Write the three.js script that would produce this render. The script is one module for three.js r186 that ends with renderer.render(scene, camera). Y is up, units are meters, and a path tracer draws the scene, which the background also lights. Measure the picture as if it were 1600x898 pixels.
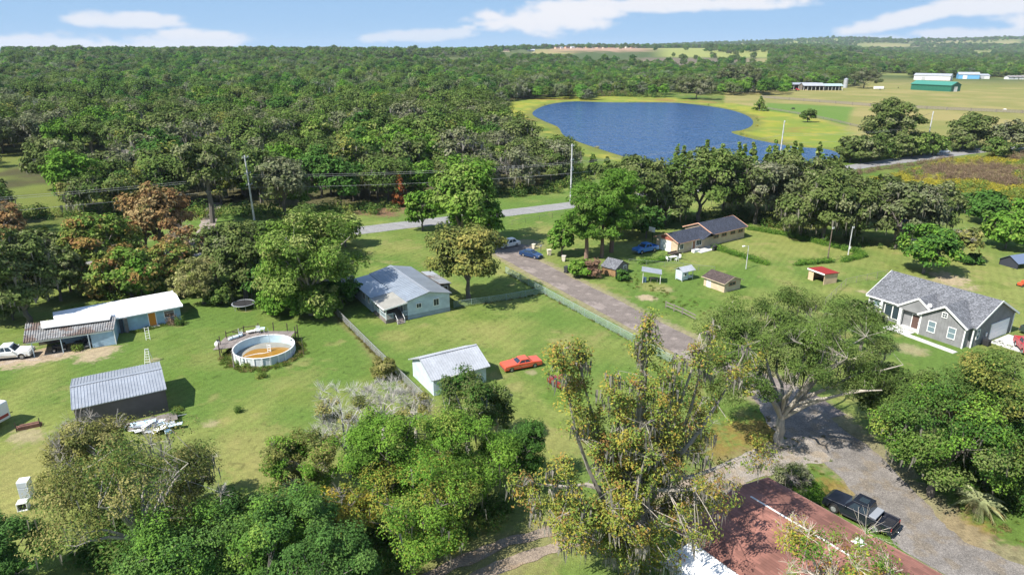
import * as THREE from 'three';
import { mergeGeometries } from 'three/addons/utils/BufferGeometryUtils.js';
import { RoundedBoxGeometry } from 'three/addons/geometries/RoundedBoxGeometry.js';

// ---------------------------------------------------------------- camera, sky, sun, exposure
const F = 1067, EYE = 40, PITCH = Math.atan((449 - 77) / F), CP = Math.cos(PITCH), SP = Math.sin(PITCH);
const scene = new THREE.Scene();
const camera = new THREE.PerspectiveCamera(2 * Math.atan(449 / F) * 180 / Math.PI, 1024 / 574, 0.5, 30000);
camera.position.set(0, EYE, 0);
camera.rotation.x = -PITCH;
const renderer = new THREE.WebGLRenderer({ antialias: true });
renderer.setSize(1024, 574);
renderer.toneMapping = THREE.LinearToneMapping;
renderer.toneMappingExposure = 1.72;
renderer.shadowMap.enabled = true;
const SUN_DIR = new THREE.Vector3(-0.675, 0.98, 0.475).normalize();
const sun = new THREE.DirectionalLight(new THREE.Color(1, 0.95, 0.87), 4.9);
sun.name = 'sun';
sun.position.copy(SUN_DIR).multiplyScalar(400); sun.position.z -= 120;
sun.target.position.set(0, 0, -120);
sun.castShadow = true;
Object.assign(sun.shadow.camera, { left: -260, right: 260, top: 260, bottom: -260, near: 1, far: 1200 });
sun.shadow.mapSize.set(4096, 4096);
scene.add(sun, sun.target);
scene.fog = new THREE.FogExp2(new THREE.Color(0.72, 0.85, 1.0), 0.00005);

// ---------------------------------------------------------------- noise and random numbers
function rng(seed) {
  let a = (seed * 2654435761) >>> 0 || 1;
  return () => { a = (a + 0x6D2B79F5) | 0; let t = Math.imul(a ^ (a >>> 15), 1 | a); t = (t + Math.imul(t ^ (t >>> 7), 61 | t)) ^ t; return ((t ^ (t >>> 14)) >>> 0) / 4294967296; };
}
const h2 = (i, j) => { let n = Math.imul(i, 374761393) + Math.imul(j, 668265263) | 0; n = Math.imul(n ^ (n >>> 13), 1274126177); return ((n ^ (n >>> 16)) >>> 0) / 4294967296; };
function vnoise(x, y) {
  const i = Math.floor(x), j = Math.floor(y), u = x - i, v = y - j, a = u * u * (3 - 2 * u), b = v * v * (3 - 2 * v);
  const p = h2(i, j), q = h2(i + 1, j), r = h2(i, j + 1), s = h2(i + 1, j + 1);
  return p + (q - p) * a + (r - p) * b + (p - q - r + s) * a * b;
}
function fbm(x, y, n = 4) { let s = 0, a = 0.5, t = 0; for (let k = 0; k < n; k++) { s += a * vnoise(x, y); t += a; a *= 0.5; x = x * 2.03 + 17.1; y = y * 2.03 + 9.7; } return s / t; }
const clamp = (x, a = 0, b = 1) => Math.min(b, Math.max(a, x)), lerp = (a, b, t) => a + (b - a) * t;
const sst = (a, b, x) => { const t = clamp((x - a) / (b - a)); return t * t * (3 - 2 * t); };
const mix3 = (a, b, t) => [a[0] + (b[0] - a[0]) * t, a[1] + (b[1] - a[1]) * t, a[2] + (b[2] - a[2]) * t];

// ---------------------------------------------------------------- the sky: air and clouds
function rayOf(px, py) { const x = (px - 800) / F, y = (449 - py) / F; return [x, y * CP - SP, -(CP + y * SP)]; }
{
  const W = 3072, H = 1536, data = new Float32Array(W * H * 4);
  const azel = (px, py) => { const d = rayOf(px, py); return [Math.atan2(d[0], -d[2]), Math.atan2(d[1], Math.hypot(d[0], d[2]))]; };
  const puffs = [[195, 32, 70, 13, .85, 0], [50, 70, 125, 17, .95, 0], [300, 64, 100, 15, .95, 0], [655, 56, 95, 11, .7, -.03], [865, 32, 125, 27, 1, -.05], [1075, 8, 200, 13, .95, 0], [1410, 30, 80, 14, .9, -.22], [1550, 10, 95, 13, .9, 0], [1545, 57, 95, 12, .75, 0], [1375, 63, 50, 8, .6, 0],
    [-160, 40, 110, 20, .9, 0], [1790, 30, 150, 20, .9, 0]]
    .map(([x, y, w, h, d, s]) => { const c = azel(x, y); return { a: c[0], e: c[1], w: w / F, h: h / F, d, s }; });
  for (let r = 0; r < H; r++) {
    const el = ((r + 0.5) / H - 0.5) * Math.PI, s = Math.max(0, Math.sin(el));
    const k = Math.pow(s, 0.55), g = mix3([0.42, 0.645, 0.90], [0.13, 0.31, 0.66], clamp(k * 1.25)), gy = el > -0.02 && el < 1.45;
    for (let c = 0; c < W; c++) {
      let cl = 0;
      if (gy) {
        const az = ((c + 0.5) / W - 0.25) * 2 * Math.PI, a = az > Math.PI ? az - 2 * Math.PI : az;
        if (el < 0.16) {
          const n = fbm(a * 26 + 40, el * 80, 5) - 0.5, n2 = fbm(a * 90 + 11, el * 240, 3) - 0.5;
          for (const p of puffs) {
            const x = (a - p.a) / p.w; if (x > 1.6 || x < -1.6) continue;
            const y = (el - p.e + p.s * (a - p.a)) / p.h, q = 1 - x * x - (y < 0 ? y * y * 1.5 : y * y) + n * 1.5 + n2 * 0.5;
            cl = Math.max(cl, sst(-0.05, 0.6, q) * p.d);
          }
        }
        // the same kind of loose cloud higher up and all round
        const hi = sst(0.07, 0.2, el);
        if (hi > 0) { const q = 0.28 / Math.tan(Math.max(el, 0.06)), X = Math.sin(a) * q * 7, Z = Math.cos(a) * q * 7; cl = Math.max(cl, hi * 0.85 * sst(0.46, 0.70, fbm(X + 5.2, Z + 1.3, 4))); }
      }
      const o = (r * W + c) * 4, t = 0.94 * cl, A = 0.61;
      data[o] = A * lerp(g[0], 0.90, t); data[o + 1] = A * lerp(g[1], 0.895, t); data[o + 2] = A * lerp(g[2], 0.93, t); data[o + 3] = 1;
    }
  }
  const sky = new THREE.DataTexture(data, W, H, THREE.RGBAFormat, THREE.FloatType);
  sky.mapping = THREE.EquirectangularReflectionMapping;
  sky.magFilter = sky.minFilter = THREE.LinearFilter; sky.needsUpdate = true;
  scene.background = sky; scene.environment = sky;
}

// ---------------------------------------------------------------- terrain
function terrain(x, z) {
  const d = Math.hypot(x, z), a = z < -1 ? x / -z : (x < 0 ? -2 : 2);
  if (d < 500) return 0;
  const left = 1 - sst(-0.1, 0.12, a), mid = (1 - left) * (1 - sst(0.38, 0.6, a)), right = 1 - left - mid, wob = fbm(x / 900 + 7, z / 900, 3) - 0.5;
  let h = left * 30 * sst(550, 2000, d) + mid * 46 * sst(850, 3300, d) + right * (9 * sst(1500, 3200, d));
  h += wob * 14 * sst(900, 2500, d) + (left + mid) * -20 * sst(3600, 5200, d);
  return h + sst(3600, 7000, d) * (12 + 85 * sst(0.02, 0.6, a) + wob * 60 * sst(-.1, .2, a));
}
// the ground point that is seen at a pixel of the 1600 x 898 photograph
function G(px, py, h = 0) {
  const d = rayOf(px, py); let t = (h - EYE) / Math.min(d[1], -0.002), y = h;
  for (let k = 0; k < 40 && py < 170; k++) { const g = h + terrain(d[0] * t, d[2] * t), t2 = (g - EYE) / Math.min(d[1], -0.0015); t = lerp(t, clamp(t2, 1, 9000), 0.4); y = g; }
  return [d[0] * t, y, d[2] * t];
}
const G2 = (px, py) => { const p = G(px, py); return [p[0], p[2]]; };
function inside(poly, x, z) {
  let c = false;
  for (let i = 0, j = poly.length - 1; i < poly.length; j = i++) { const [a, b] = poly[i], [p, q] = poly[j]; if ((b > z) !== (q > z) && x < (p - a) * (z - b) / (q - b) + a) c = !c; }
  return c;
}
function edgeDist(poly, x, z, closed = true) {
  let m = 1e9;
  for (let i = closed ? 0 : 1, j = closed ? poly.length - 1 : 0; i < poly.length; j = i++) {
    const [a, b] = poly[j], [p, q] = poly[i], dx = p - a, dz = q - b, t = clamp(((x - a) * dx + (z - b) * dz) / (dx * dx + dz * dz || 1));
    m = Math.min(m, (x - a - dx * t) ** 2 + (z - b - dz * t) ** 2);
  }
  return Math.sqrt(m);
}
function smoothLoop(pts, closed = true, n = 8) { const c = new THREE.CatmullRomCurve3(pts.map(([x, z]) => new THREE.Vector3(x, 0, z)), closed, 'centripetal'); return c.getPoints(pts.length * n).map((p) => [p.x, p.z]); }

// ---------------------------------------------------------------- scene helpers
const counts = new Map();
function numbered(name) { const k = counts.get(name) ?? 0; counts.set(name, k + 1); return k ? name + '_' + String(k).padStart(3, '0') : name; }
function shade(o) { o.traverse((m) => { if (m.isMesh) { m.castShadow = true; m.receiveShadow = true; } }); return o; }
function thing(name, label, category, [x, y, z] = [0, 0, 0], yaw = 0, group) {
  const o = new THREE.Group(); o.name = numbered(name); o.position.set(x, y, z); o.rotation.y = yaw;
  o.userData = { label, category }; if (group) o.userData.group = group;
  scene.add(o); return o;
}
function mat(color, rough = 0.85, extra = {}) {
  const m = new (extra.transmission !== undefined || extra.clearcoat !== undefined || extra.sheen !== undefined || extra.specularIntensity !== undefined ? THREE.MeshPhysicalMaterial : THREE.MeshStandardMaterial)({ roughness: rough, ...extra });
  if (Array.isArray(color)) m.color.setRGB(...color); else m.color.set(color);
  return m;
}
function meters(g) { // uv in metres by the plane that each face is nearest to
  const p = g.attributes.position, n = g.attributes.normal, uv = new Float32Array(p.count * 2);
  for (let i = 0; i < p.count; i++) {
    const ax = Math.abs(n.getX(i)), ay = Math.abs(n.getY(i)), az = Math.abs(n.getZ(i));
    if (ay >= ax && ay >= az) { uv[2 * i] = p.getX(i); uv[2 * i + 1] = p.getZ(i); } else if (ax > az) { uv[2 * i] = p.getZ(i); uv[2 * i + 1] = p.getY(i); } else { uv[2 * i] = p.getX(i); uv[2 * i + 1] = p.getY(i); }
  }
  g.setAttribute('uv', new THREE.BufferAttribute(uv, 2)); return g;
}
function join(list) { list = [].concat(list).map((g) => { g = g.index ? g.toNonIndexed() : g; for (const k of Object.keys(g.attributes)) if (!['position', 'normal', 'uv'].includes(k)) g.deleteAttribute(k); if (!g.attributes.uv) g.setAttribute('uv', new THREE.BufferAttribute(new Float32Array(g.attributes.position.count * 2), 2)); return g; }); return meters(list.length > 1 ? mergeGeometries(list) : list[0]); }
function part(parent, name, geos, material, opt = {}) {
  const m = new THREE.Mesh(join(geos), material); m.name = name; m.castShadow = m.receiveShadow = true;
  if (opt.kind) m.userData.kind = opt.kind; if (opt.label) m.userData.label = opt.label;
  parent.add(m); return m;
}
const box = (w, h, d, x = 0, y = 0, z = 0) => new THREE.BoxGeometry(w, h, d).translate(x, y + h / 2, z); // y is the base
const rbox = (w, h, d, x = 0, y = 0, z = 0, r = 0.03) => new RoundedBoxGeometry(w, h, d, 2, r).translate(x, y + h / 2, z);
const cyl = (r0, r1, h, x = 0, y = 0, z = 0, s = 10) => new THREE.CylinderGeometry(r1, r0, h, s).translate(x, y + h / 2, z);
function bar(a, b, r, s = 6) { // a round bar between two points
  const A = new THREE.Vector3(...a), B = new THREE.Vector3(...b), L = A.distanceTo(B);
  return new THREE.CylinderGeometry(r, r, L, s).applyQuaternion(new THREE.Quaternion().setFromUnitVectors(new THREE.Vector3(0, 1, 0), B.clone().sub(A).normalize())).translate((A.x + B.x) / 2, (A.y + B.y) / 2, (A.z + B.z) / 2);
}
function plank(a, b, w, t) { // a flat board between two points
  const A = new THREE.Vector3(...a), B = new THREE.Vector3(...b), L = A.distanceTo(B), m = new THREE.Matrix4().lookAt(B, A, new THREE.Vector3(0, 1, 0.001));
  return new THREE.BoxGeometry(w, t, L).applyMatrix4(m).translate((A.x + B.x) / 2, (A.y + B.y) / 2, (A.z + B.z) / 2);
}
function extrudeX(pts, x0, x1, bevel = 0) { // outline in (z, y), drawn out along x
  const s = new THREE.Shape(pts.map(([z, y]) => new THREE.Vector2(-z, y)));
  return new THREE.ExtrudeGeometry(s, { depth: x1 - x0 - 2 * bevel, bevelEnabled: bevel > 0, bevelSize: bevel, bevelThickness: bevel, bevelSegments: 2, curveSegments: 6 }).rotateY(Math.PI / 2).translate(x0 + bevel, 0, 0);
}
function hull8(b, t) { // two four-cornered rings [x, y, z], bottom and top, both counter-clockwise from above
  const P = [...b, ...t], q = [[3, 2, 1, 0], [4, 5, 6, 7], [0, 1, 5, 4], [1, 2, 6, 5], [2, 3, 7, 6], [3, 0, 4, 7]], v = [];
  for (const [i, j, k, l] of q) for (const n of [i, j, k, i, k, l]) v.push(...P[n]);
  const g = new THREE.BufferGeometry(); g.setAttribute('position', new THREE.Float32BufferAttribute(v, 3)); g.computeVertexNormals(); return g;
}
function noiseTex(size, fn, repeat, srgb = true) { // fn(u, v, i, j) gives [r, g, b] 0..1; wraps
  const d = new Uint8Array(size * size * 4);
  for (let j = 0; j < size; j++) for (let i = 0; i < size; i++) { const c = fn(i / size, j / size, i, j), o = (j * size + i) * 4; for (let k = 0; k < 3; k++) d[o + k] = clamp(c[k]) * 255; d[o + 3] = 255; }
  const t = new THREE.DataTexture(d, size, size); t.wrapS = t.wrapT = THREE.RepeatWrapping; t.magFilter = THREE.LinearFilter; t.minFilter = THREE.LinearMipmapLinearFilter; t.generateMipmaps = true;
  if (srgb) t.colorSpace = THREE.SRGBColorSpace; t.repeat.set(1 / repeat, 1 / repeat); t.needsUpdate = true; return t;
}
// noise that wraps at the edges of a tile
function tile(u, v, f, n = 4, seed = 0) { let s = 0, a = 0.5, t = 0; for (let k = 0; k < n; k++) { const x = u * f, y = v * f, i = Math.floor(x), j = Math.floor(y), p = x - i, q = y - j, A = p * p * (3 - 2 * p), B = q * q * (3 - 2 * q), w = (m) => ((m % f) + f) % f, H = (i, j) => h2(w(i) + seed * 57 + k * 131, w(j) + seed * 91); s += a * lerp(lerp(H(i, j), H(i + 1, j), A), lerp(H(i, j + 1), H(i + 1, j + 1), A), B); t += a; a *= 0.55; f *= 2; } return s / t; }
const grey = (v) => [v, v, v];
// ---------------------------------------------------------------- ground: zones in plan, metres
const loop = (px) => px.map(([x, y]) => G2(x, y));
const POND = smoothLoop(loop([[832, 178], [846, 167], [870, 161], [900, 158.5], [950, 160], [1025, 160], [1062, 161], [1100, 165], [1122, 168], [1150, 174], [1173, 184], [1175, 196], [1160, 203], [1143, 206], [1172, 216], [1205, 223], [1250, 230], [1290, 233], [1312, 241], [1300, 252], [1240, 257], [1150, 262], [1060, 262], [985, 247], [935, 232], [905, 222], [882, 212], [871, 198], [850, 189]]));
const SHORE = smoothLoop(loop([[782, 182], [796, 158], [850, 152], [930, 149], [1030, 151], [1090, 156], [1140, 160], [1200, 168], [1340, 202], [1345, 232], [1318, 262], [1150, 272], [1000, 268], [930, 247], [880, 238], [845, 222], [838, 200]]));
const FOREST = loop([[-900, 330], [-260, 420], [150, 345], [330, 330], [420, 334], [560, 330], [640, 318], [760, 306], [870, 300], [905, 285], [862, 252], [812, 228], [800, 200], [772, 184], [798, 158], [880, 148], [930, 112], [820, 100], [-1500, 100]]);
const MARSH = loop([[1330, 290], [1400, 270], [1480, 252], [1620, 232], [1720, 300], [1590, 330], [1480, 318], [1380, 305]]);
const EMERALD = loop([[1180, 172], [1192, 160], [1260, 163], [1342, 167], [1335, 182], [1330, 200], [1262, 181]]);
const HIGHWAY = [[-170, -77], [-120, -106], [-83, -127.5], [-34, -156], [13, -181], [60, -208], [116, -242], [160, -268.5], [200, -291], [260, -318], [420, -380], [700, -470]];
const STREET = [[2.5, -143], [-0.7, -137.5], [2.2, -131], [9.7, -117], [18, -102], [25.5, -88], [32.5, -75.5], [35, -68.5], [36, -60.5], [36.3, -54], [37.5, -48], [39.5, -45.2], [44, -40]];
const LANE = [[-82, -186], [-76, -168], [-72, -156], [-70, -146], [-74, -136], [-82, -126]];
const DRIVE = smoothLoop([G2(1280, 700), G2(1215, 712), G2(1150, 738), G2(1060, 775), G2(960, 808), G2(880, 836), G2(800, 862), G2(700, 905), G2(560, 975)], false, 6);
const LOT_FENCE = [[-29.8, -104.2], [-18.2, -85.2], [-12, -75.5], [-6, -66]];
const DIRT = [ // bare, dry or weedy spots: [x, y of the photo, radius in metres, kind, strength]
  [150, 552, 3.2, 'sand', .9], [60, 556, 4.5, 'sand', 1], [20, 558, 4, 'sand', .9], [95, 548, 3, 'sand', .8], [355, 657, 1.7, 'dry', .9], [330, 662, 1.2, 'sand', .5], [1010, 465, 1.6, 'sand', .9], [960, 410, 1, 'dry', .5], [1036, 452, 1.6, 'sand', .5], [1020, 448, 3, 'dry', .6], [755, 615, 1.1, 'sand', .8], [620, 525, 3, 'dry', .5], [1300, 425, 3, 'dry', .6], [1480, 437, 5, 'sand', .9], [1455, 440, 3, 'dry', .5], [1350, 455, 1.6, 'sand', .7],
  [1420, 545, 2, 'sand', .5], [830, 582, .9, 'sand', .5], [240, 562, 1.2, 'sand', .5], [900, 540, 5, 'dry', .4], [760, 520, 6, 'dry', .45], [450, 600, 5, 'dry', .4], [330, 560, 5, 'dry', .35], [700, 410, 6, 'dry', .55], [620, 385, 6, 'dry', .5], [860, 360, 7, 'dry', .5], [60, 730, 6, 'dry', .8], [30, 790, 5, 'dry', .8], [380, 700, 5, 'dry', .6], [420, 730, 4, 'dry', .7], [1330, 770, 2.5, 'rust', .8], [1380, 770, 2, 'rust', .8], [1500, 830, 3.5, 'rust', .9], [1180, 690, 6, 'rust', .8], [1130, 700, 4, 'rust', .7], [850, 815, 2, 'dry', .7], [800, 880, 4, 'dry', .6], [1050, 690, 5, 'dry', .6], [870, 690, 4, 'dry', .6],
  [600, 330, 8, 'clay', .9], [640, 325, 6, 'clay', .8], [430, 480, 3, 'dry', .4], [1190, 400, 4, 'dry', .4], [1270, 395, 4, 'dry', .4], [40, 680, 2.5, 'sand', .6], [300, 455, 2.2, 'clay', .6], [1250, 190, 16, 'rust', .8], [1330, 620, 3, 'dry', .5], [880, 620, 4, 'green', .6], [1100, 470, 4, 'green', .5], [930, 460, 5, 'green', .7], [560, 500, 5, 'green', .5], [740, 490, 6, 'green', .5], [270, 590, 6, 'green', .4]]
  .map(([x, y, r, k, s]) => { const p = G(x, y); return { x: p[0], z: p[2], r, k, s }; });
const TONE = { sand: [.42, .33, .22], dry: [.27, .255, .085], rust: [.26, .17, .05], clay: [.20, .11, .07], green: [.10, .18, .025] };
const pondBox = [-20, 320, -640, -190];
function groundColor(x, z) {
  const d = Math.sqrt(x * x + z * z), a = x / Math.max(1, -z);
  const n1 = fbm(x * 0.035 + 3, z * 0.035, 4), n2 = fbm(x * 0.16 + 31, z * 0.16 + 7, 4), n3 = d < 300 ? vnoise(x * 1.1, z * 1.1) * 0.5 + vnoise(x * 3.3 + 9, z * 3.3) * 0.5 : 0.5, n4 = vnoise(x * 0.4 + 70, z * 0.4);
  let c = mix3([.112, .185, .034], [.218, .245, .066], sst(0.36, 0.66, n1 * 0.55 + n2 * 0.45));
  c = mix3(c, [.10, .165, .024], 0.45 * sst(0.55, 0.75, n2 * 0.5 + n4 * 0.5));
  c = mix3(c, [.29, .25, .10], 0.5 * sst(0.66, 0.85, fbm(x * 0.3 + 100, z * 0.3, 3)));
  if (d < 260) for (const q of DIRT) {
    const ex = x - q.x, ez = z - q.z, e2 = ex * ex + ez * ez; if (e2 > 2.56 * q.r * q.r) continue; const e = Math.sqrt(e2) / q.r;
    c = mix3(c, TONE[q.k], q.s * sst(1.05, 0.35, e + (n3 - 0.5) * 0.9 + (n2 - 0.5) * 1.3));
  }
  if (d < 330) { // worn verges along the road, street and drive
    if (x > -12 && z > -156) { const s = edgeDist(STREET, x, z, false); if (s < 9) c = mix3(c, [.30, .25, .16], 0.75 * sst(4.9, 3.4, s + (n3 - .5) * 2.2)); }
    const e = z > -76 && x > -30 ? edgeDist(DRIVE, x, z, false) : 99; if (e < 6) c = mix3(c, [.24, .21, .10], 0.6 * sst(3.6, 1.6, e + (n3 - .5) * 2));
    const f = x < 0 && x > -34 ? edgeDist(LOT_FENCE, x, z, false) : 99; if (f < 2) c = mix3(c, [.22, .17, .08], 0.5 * sst(1.3, 0.2, f + (n3 - .5)));
  }
  if (d > 120) {
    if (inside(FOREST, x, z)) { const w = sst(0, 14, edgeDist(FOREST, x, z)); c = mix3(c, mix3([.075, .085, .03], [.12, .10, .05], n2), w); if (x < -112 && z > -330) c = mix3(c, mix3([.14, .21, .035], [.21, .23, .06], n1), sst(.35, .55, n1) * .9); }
    if (z < -215 && a > 0.02) {
      let p = mix3([.27, .265, .085], [.36, .31, .12], sst(.35, .65, n1)); p = mix3(p, [.22, .25, .07], .6 * sst(.5, .75, fbm(x / 60, z / 16, 3)));
      const w = a > 0.3 ? sst(-295, -330, z - 0 * x) : 0; c = mix3(c, p, w);
    }
    if (x > pondBox[0] && x < pondBox[1] && z > pondBox[2] && z < pondBox[3] && inside(SHORE, x, z)) {
      const w = sst(0, 9, edgeDist(SHORE, x, z) + (n2 - .5) * 12), pd = edgeDist(POND, x, z);
      let s = mix3([.30, .33, .045], [.22, .29, .05], sst(.35, .6, n1)); s = mix3(s, [.42, .36, .07], sst(.5, .7, n2) * .7); s = mix3(s, [.30, .19, .07], .7 * sst(.62, .75, fbm(x / 30 + 4, z / 30, 3)));
      s = mix3(s, [.16, .18, .05], sst(9, 2, pd + (n2 - .5) * 9) * .75);
      c = mix3(c, s, w);
    }
    if (inside(MARSH, x, z)) {
      const w = sst(0, 8, edgeDist(MARSH, x, z)), m = fbm(x / 26 + 2, z / 12, 4);
      let s = mix3([.37, .32, .03], [.25, .25, .055], sst(.4, .55, m)); s = mix3(s, [.22, .165, .085], .75 * sst(.58, .74, fbm(x / 34 + 20, z / 14 + 4, 4) + .12 * sst(165, 215, x) - .05)); c = mix3(c, s, w);
    }
    if (inside(EMERALD, x, z)) c = mix3(c, [.135, .245, .045], .9 * sst(0, 5, edgeDist(EMERALD, x, z)));
    if (d > 900) { // far farmland
      const q = fbm(x / 420 + 9, z / 260, 3), far = sst(900, 1300, d);
      let p = mix3([.25, .28, .09], [.34, .31, .13], sst(.4, .6, q)); p = mix3(p, [.09, .13, .045], a < 0.03 ? .85 : sst(.52, .6, fbm(x / 300 + 50, z / 500, 3)));
      if (a > 0.02 && a < 0.45) { // the bare hill with its building sites, the ploughed strip and the green slope
        const px = 800 + F * a / (CP + .05); p = mix3(p, [.46, .30, .20], sst(40, 90, px - 790) * sst(1035, 975, px + (n1 - .5) * 60) * sst(2250, 2600, d + (n1 - .5) * 500));
        p = mix3(p, [.20, .165, .12], sst(960, 1010, px) * sst(1190, 1130, px) * sst(1150, 1300, d) * sst(2050, 1850, d + (n2 - .5) * 200));
        p = mix3(p, [.33, .36, .11], sst(1000, 1040, px) * sst(1900, 2100, d));
      }
      c = mix3(c, p, far);
    }
  }
  const g = 0.90 + 0.2 * n3;
  return [c[0] * g, c[1] * g, c[2] * g];
}
const grainTex = noiseTex(256, (u, v) => { const t = tile(u, v, 16, 4, 3), s = tile(u, v, 64, 2, 5); return grey(0.62 + 0.5 * (0.5 * t + 0.5 * s)); }, 3.1);
const grainBump = noiseTex(256, (u, v) => grey(0.55 * tile(u, v, 24, 3, 8) + 0.45 * tile(u, v, 90, 1, 2)), 2.3, false);
{
  const radii = [0.5, 20, 60, 90]; for (let r = 100; r < 9500; r *= r < 620 ? 1.012 : 1.018) radii.push(r);
  const cols = []; for (let a = -Math.PI; a < Math.PI - 1e-6;) { cols.push(a); a += Math.abs(a) < 0.86 ? 0.0042 : 0.06; } cols.push(Math.PI);
  const P = [], C = [], U = [], I = [], n = cols.length;
  for (const r of radii) for (const a of cols) {
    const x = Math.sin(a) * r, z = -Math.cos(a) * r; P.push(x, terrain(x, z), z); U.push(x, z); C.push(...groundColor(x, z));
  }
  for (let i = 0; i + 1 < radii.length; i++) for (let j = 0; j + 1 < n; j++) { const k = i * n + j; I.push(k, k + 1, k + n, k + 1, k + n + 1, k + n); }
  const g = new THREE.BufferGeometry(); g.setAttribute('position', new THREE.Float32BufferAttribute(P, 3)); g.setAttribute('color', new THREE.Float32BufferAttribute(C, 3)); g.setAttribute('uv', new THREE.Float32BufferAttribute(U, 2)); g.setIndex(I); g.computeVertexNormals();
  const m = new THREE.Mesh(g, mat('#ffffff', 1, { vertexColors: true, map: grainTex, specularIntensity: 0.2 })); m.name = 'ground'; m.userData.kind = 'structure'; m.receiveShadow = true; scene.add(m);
}
{ // mown grass of the yards, computed at about 10 cm a texel
  const X0 = -108, X1 = 112, Z0 = -236, Z1 = -16, N = 2048, d = new Uint8Array(N * N * 4);
  const enc = (v) => 255 * Math.pow(clamp(v), 1 / 2.2);
  for (let j = 0; j < N; j++) for (let i = 0; i < N; i++) {
    const x = X0 + (i + .5) / N * (X1 - X0), z = Z0 + (j + .5) / N * (Z1 - Z0), o = (j * N + i) * 4;
    const vis = z > -30 || Math.abs(x) > -z * 0.86 + 12;
    if (vis) { d[o] = 110; d[o + 1] = 125; d[o + 2] = 60; d[o + 3] = 255; continue; }
    const c = groundColor(x, z), weed = sst(.80, .9, vnoise(x * 1.9 + 400, z * 1.9)) * sst(.45, .6, fbm(x * .12 + 9, z * .12, 2)), f = (0.74 + 0.30 * h2(i, j) + 0.22 * vnoise(x * 4.2, z * 4.2) + .05 * Math.sin((x * .85 + z * .52) * 4.6 + 2 * vnoise(x * .2, z * .2))) * (1 - .28 * weed);
    for (let k = 0; k < 3; k++) d[o + k] = enc(c[k] * f); d[o + 3] = 255;
  }
  const t = new THREE.DataTexture(d, N, N); t.colorSpace = THREE.SRGBColorSpace; t.magFilter = THREE.LinearFilter; t.needsUpdate = true;
  const b = grainBump.clone(); b.repeat.set(220 / 2.3, 220 / 2.3); b.needsUpdate = true;
  const g = new THREE.BufferGeometry(), P = [], U = [], I = [], n = 56;
  for (let j = 0; j <= n; j++) for (let i = 0; i <= n; i++) { P.push(lerp(X0, X1, i / n), 0.012, lerp(Z0, Z1, j / n)); U.push(i / n, j / n); }
  for (let j = 0; j < n; j++) for (let i = 0; i < n; i++) { const k = j * (n + 1) + i; I.push(k, k + n + 1, k + 1, k + 1, k + n + 1, k + n + 2); }
  g.setAttribute('position', new THREE.Float32BufferAttribute(P, 3)); g.setAttribute('uv', new THREE.Float32BufferAttribute(U, 2)); g.setIndex(I); g.computeVertexNormals();
  const m = new THREE.Mesh(g, mat('#ffffff', 1, { map: t, bumpMap: b, bumpScale: 0.09, specularIntensity: 0.2 })); m.name = 'lawn'; m.userData.kind = 'structure'; m.receiveShadow = true; scene.add(m);
}
// a sheet along a line: w(s, x, z) gives the half width at each side
function ribbon(name, line, half, y, material, rough = 0.25, step = 0.8) {
  const curve = new THREE.CatmullRomCurve3(line.map(([x, z]) => new THREE.Vector3(x, 0, z)), false, 'centripetal'), L = curve.getLength(), n = Math.ceil(L / step), K = 6, P = [], U = [], I = [];
  for (let i = 0; i <= n; i++) {
    const p = curve.getPointAt(i / n), t = curve.getTangentAt(i / n), s = i / n * L, nx = -t.z, nz = t.x;
    const wl = (typeof half === 'function' ? half(s, -1) : half) + (fbm(s * 0.5, 3.3 + y * 900, 3) - 0.5) * 2 * rough, wr = (typeof half === 'function' ? half(s, 1) : half) + (fbm(s * 0.5, 40.7 + y * 900, 3) - 0.5) * 2 * rough;
    for (let k = 0; k <= K; k++) { const w = lerp(-wl, wr, k / K), x = p.x + nx * w, z = p.z + nz * w; P.push(x, terrain(x, z) + y, z); U.push(s, w); }
  }
  for (let i = 0; i < n; i++) for (let k = 0; k < K; k++) { const a = i * (K + 1) + k, b = a + K + 1; I.push(a, a + 1, b, a + 1, b + 1, b); }
  const g = new THREE.BufferGeometry(); g.setAttribute('position', new THREE.Float32BufferAttribute(P, 3)); g.setAttribute('uv', new THREE.Float32BufferAttribute(U, 2)); g.setIndex(I); g.computeVertexNormals();
  if (g.attributes.normal.getY(0) < 0) { for (let i = 0; i < I.length; i += 3) [I[i], I[i + 1]] = [I[i + 1], I[i]]; g.setIndex(I); g.computeVertexNormals(); }
  const m = new THREE.Mesh(g, material); m.name = name; m.userData.kind = 'structure'; m.receiveShadow = true; scene.add(m); return m;
}
const asphaltTex = noiseTex(512, (u, v) => { const a = tile(u, v, 8, 4, 1), b = tile(u, v, 90, 2, 4), k = Math.abs(tile(u, v, 6, 4, 9) - .5) < .008 ? -.16 : 0; return grey(.86 + .16 * (a - .5) + .22 * (b - .5) + k); }, 9);
const streetTex = noiseTex(512, (u, v) => { const a = tile(u, v, 8, 4, 2), b = tile(u, v, 80, 2, 6), s = tile(u, v * 0.999, 4, 2, 12), k = Math.abs(tile(u, v, 10, 4, 19) - .5) < .012 ? -.15 : 0, p = sst(.62, .7, tile(u, v, 5, 4, 22)) * .16, w = .84 + .17 * (a - .5) + .2 * (b - .5) + .10 * (s - .5) + k * .7 + p * .8; return [w, w * .985, w * .965]; }, 11);
const gravelTex = noiseTex(512, (u, v, i, j) => { const a = tile(u, v, 6, 4, 7), b = tile(u, v, 100, 2, 3), h = h2(i >> 1, j >> 1), w = .80 + .24 * (a - .5) + .34 * (b - .5) + .22 * (h - .5), q = sst(.5, .7, tile(u, v, 7, 3, 31)) * .35; return [w * (1 - .02 * q), w * (.985 - .1 * q), w * (.97 - .25 * q)]; }, 8);
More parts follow.
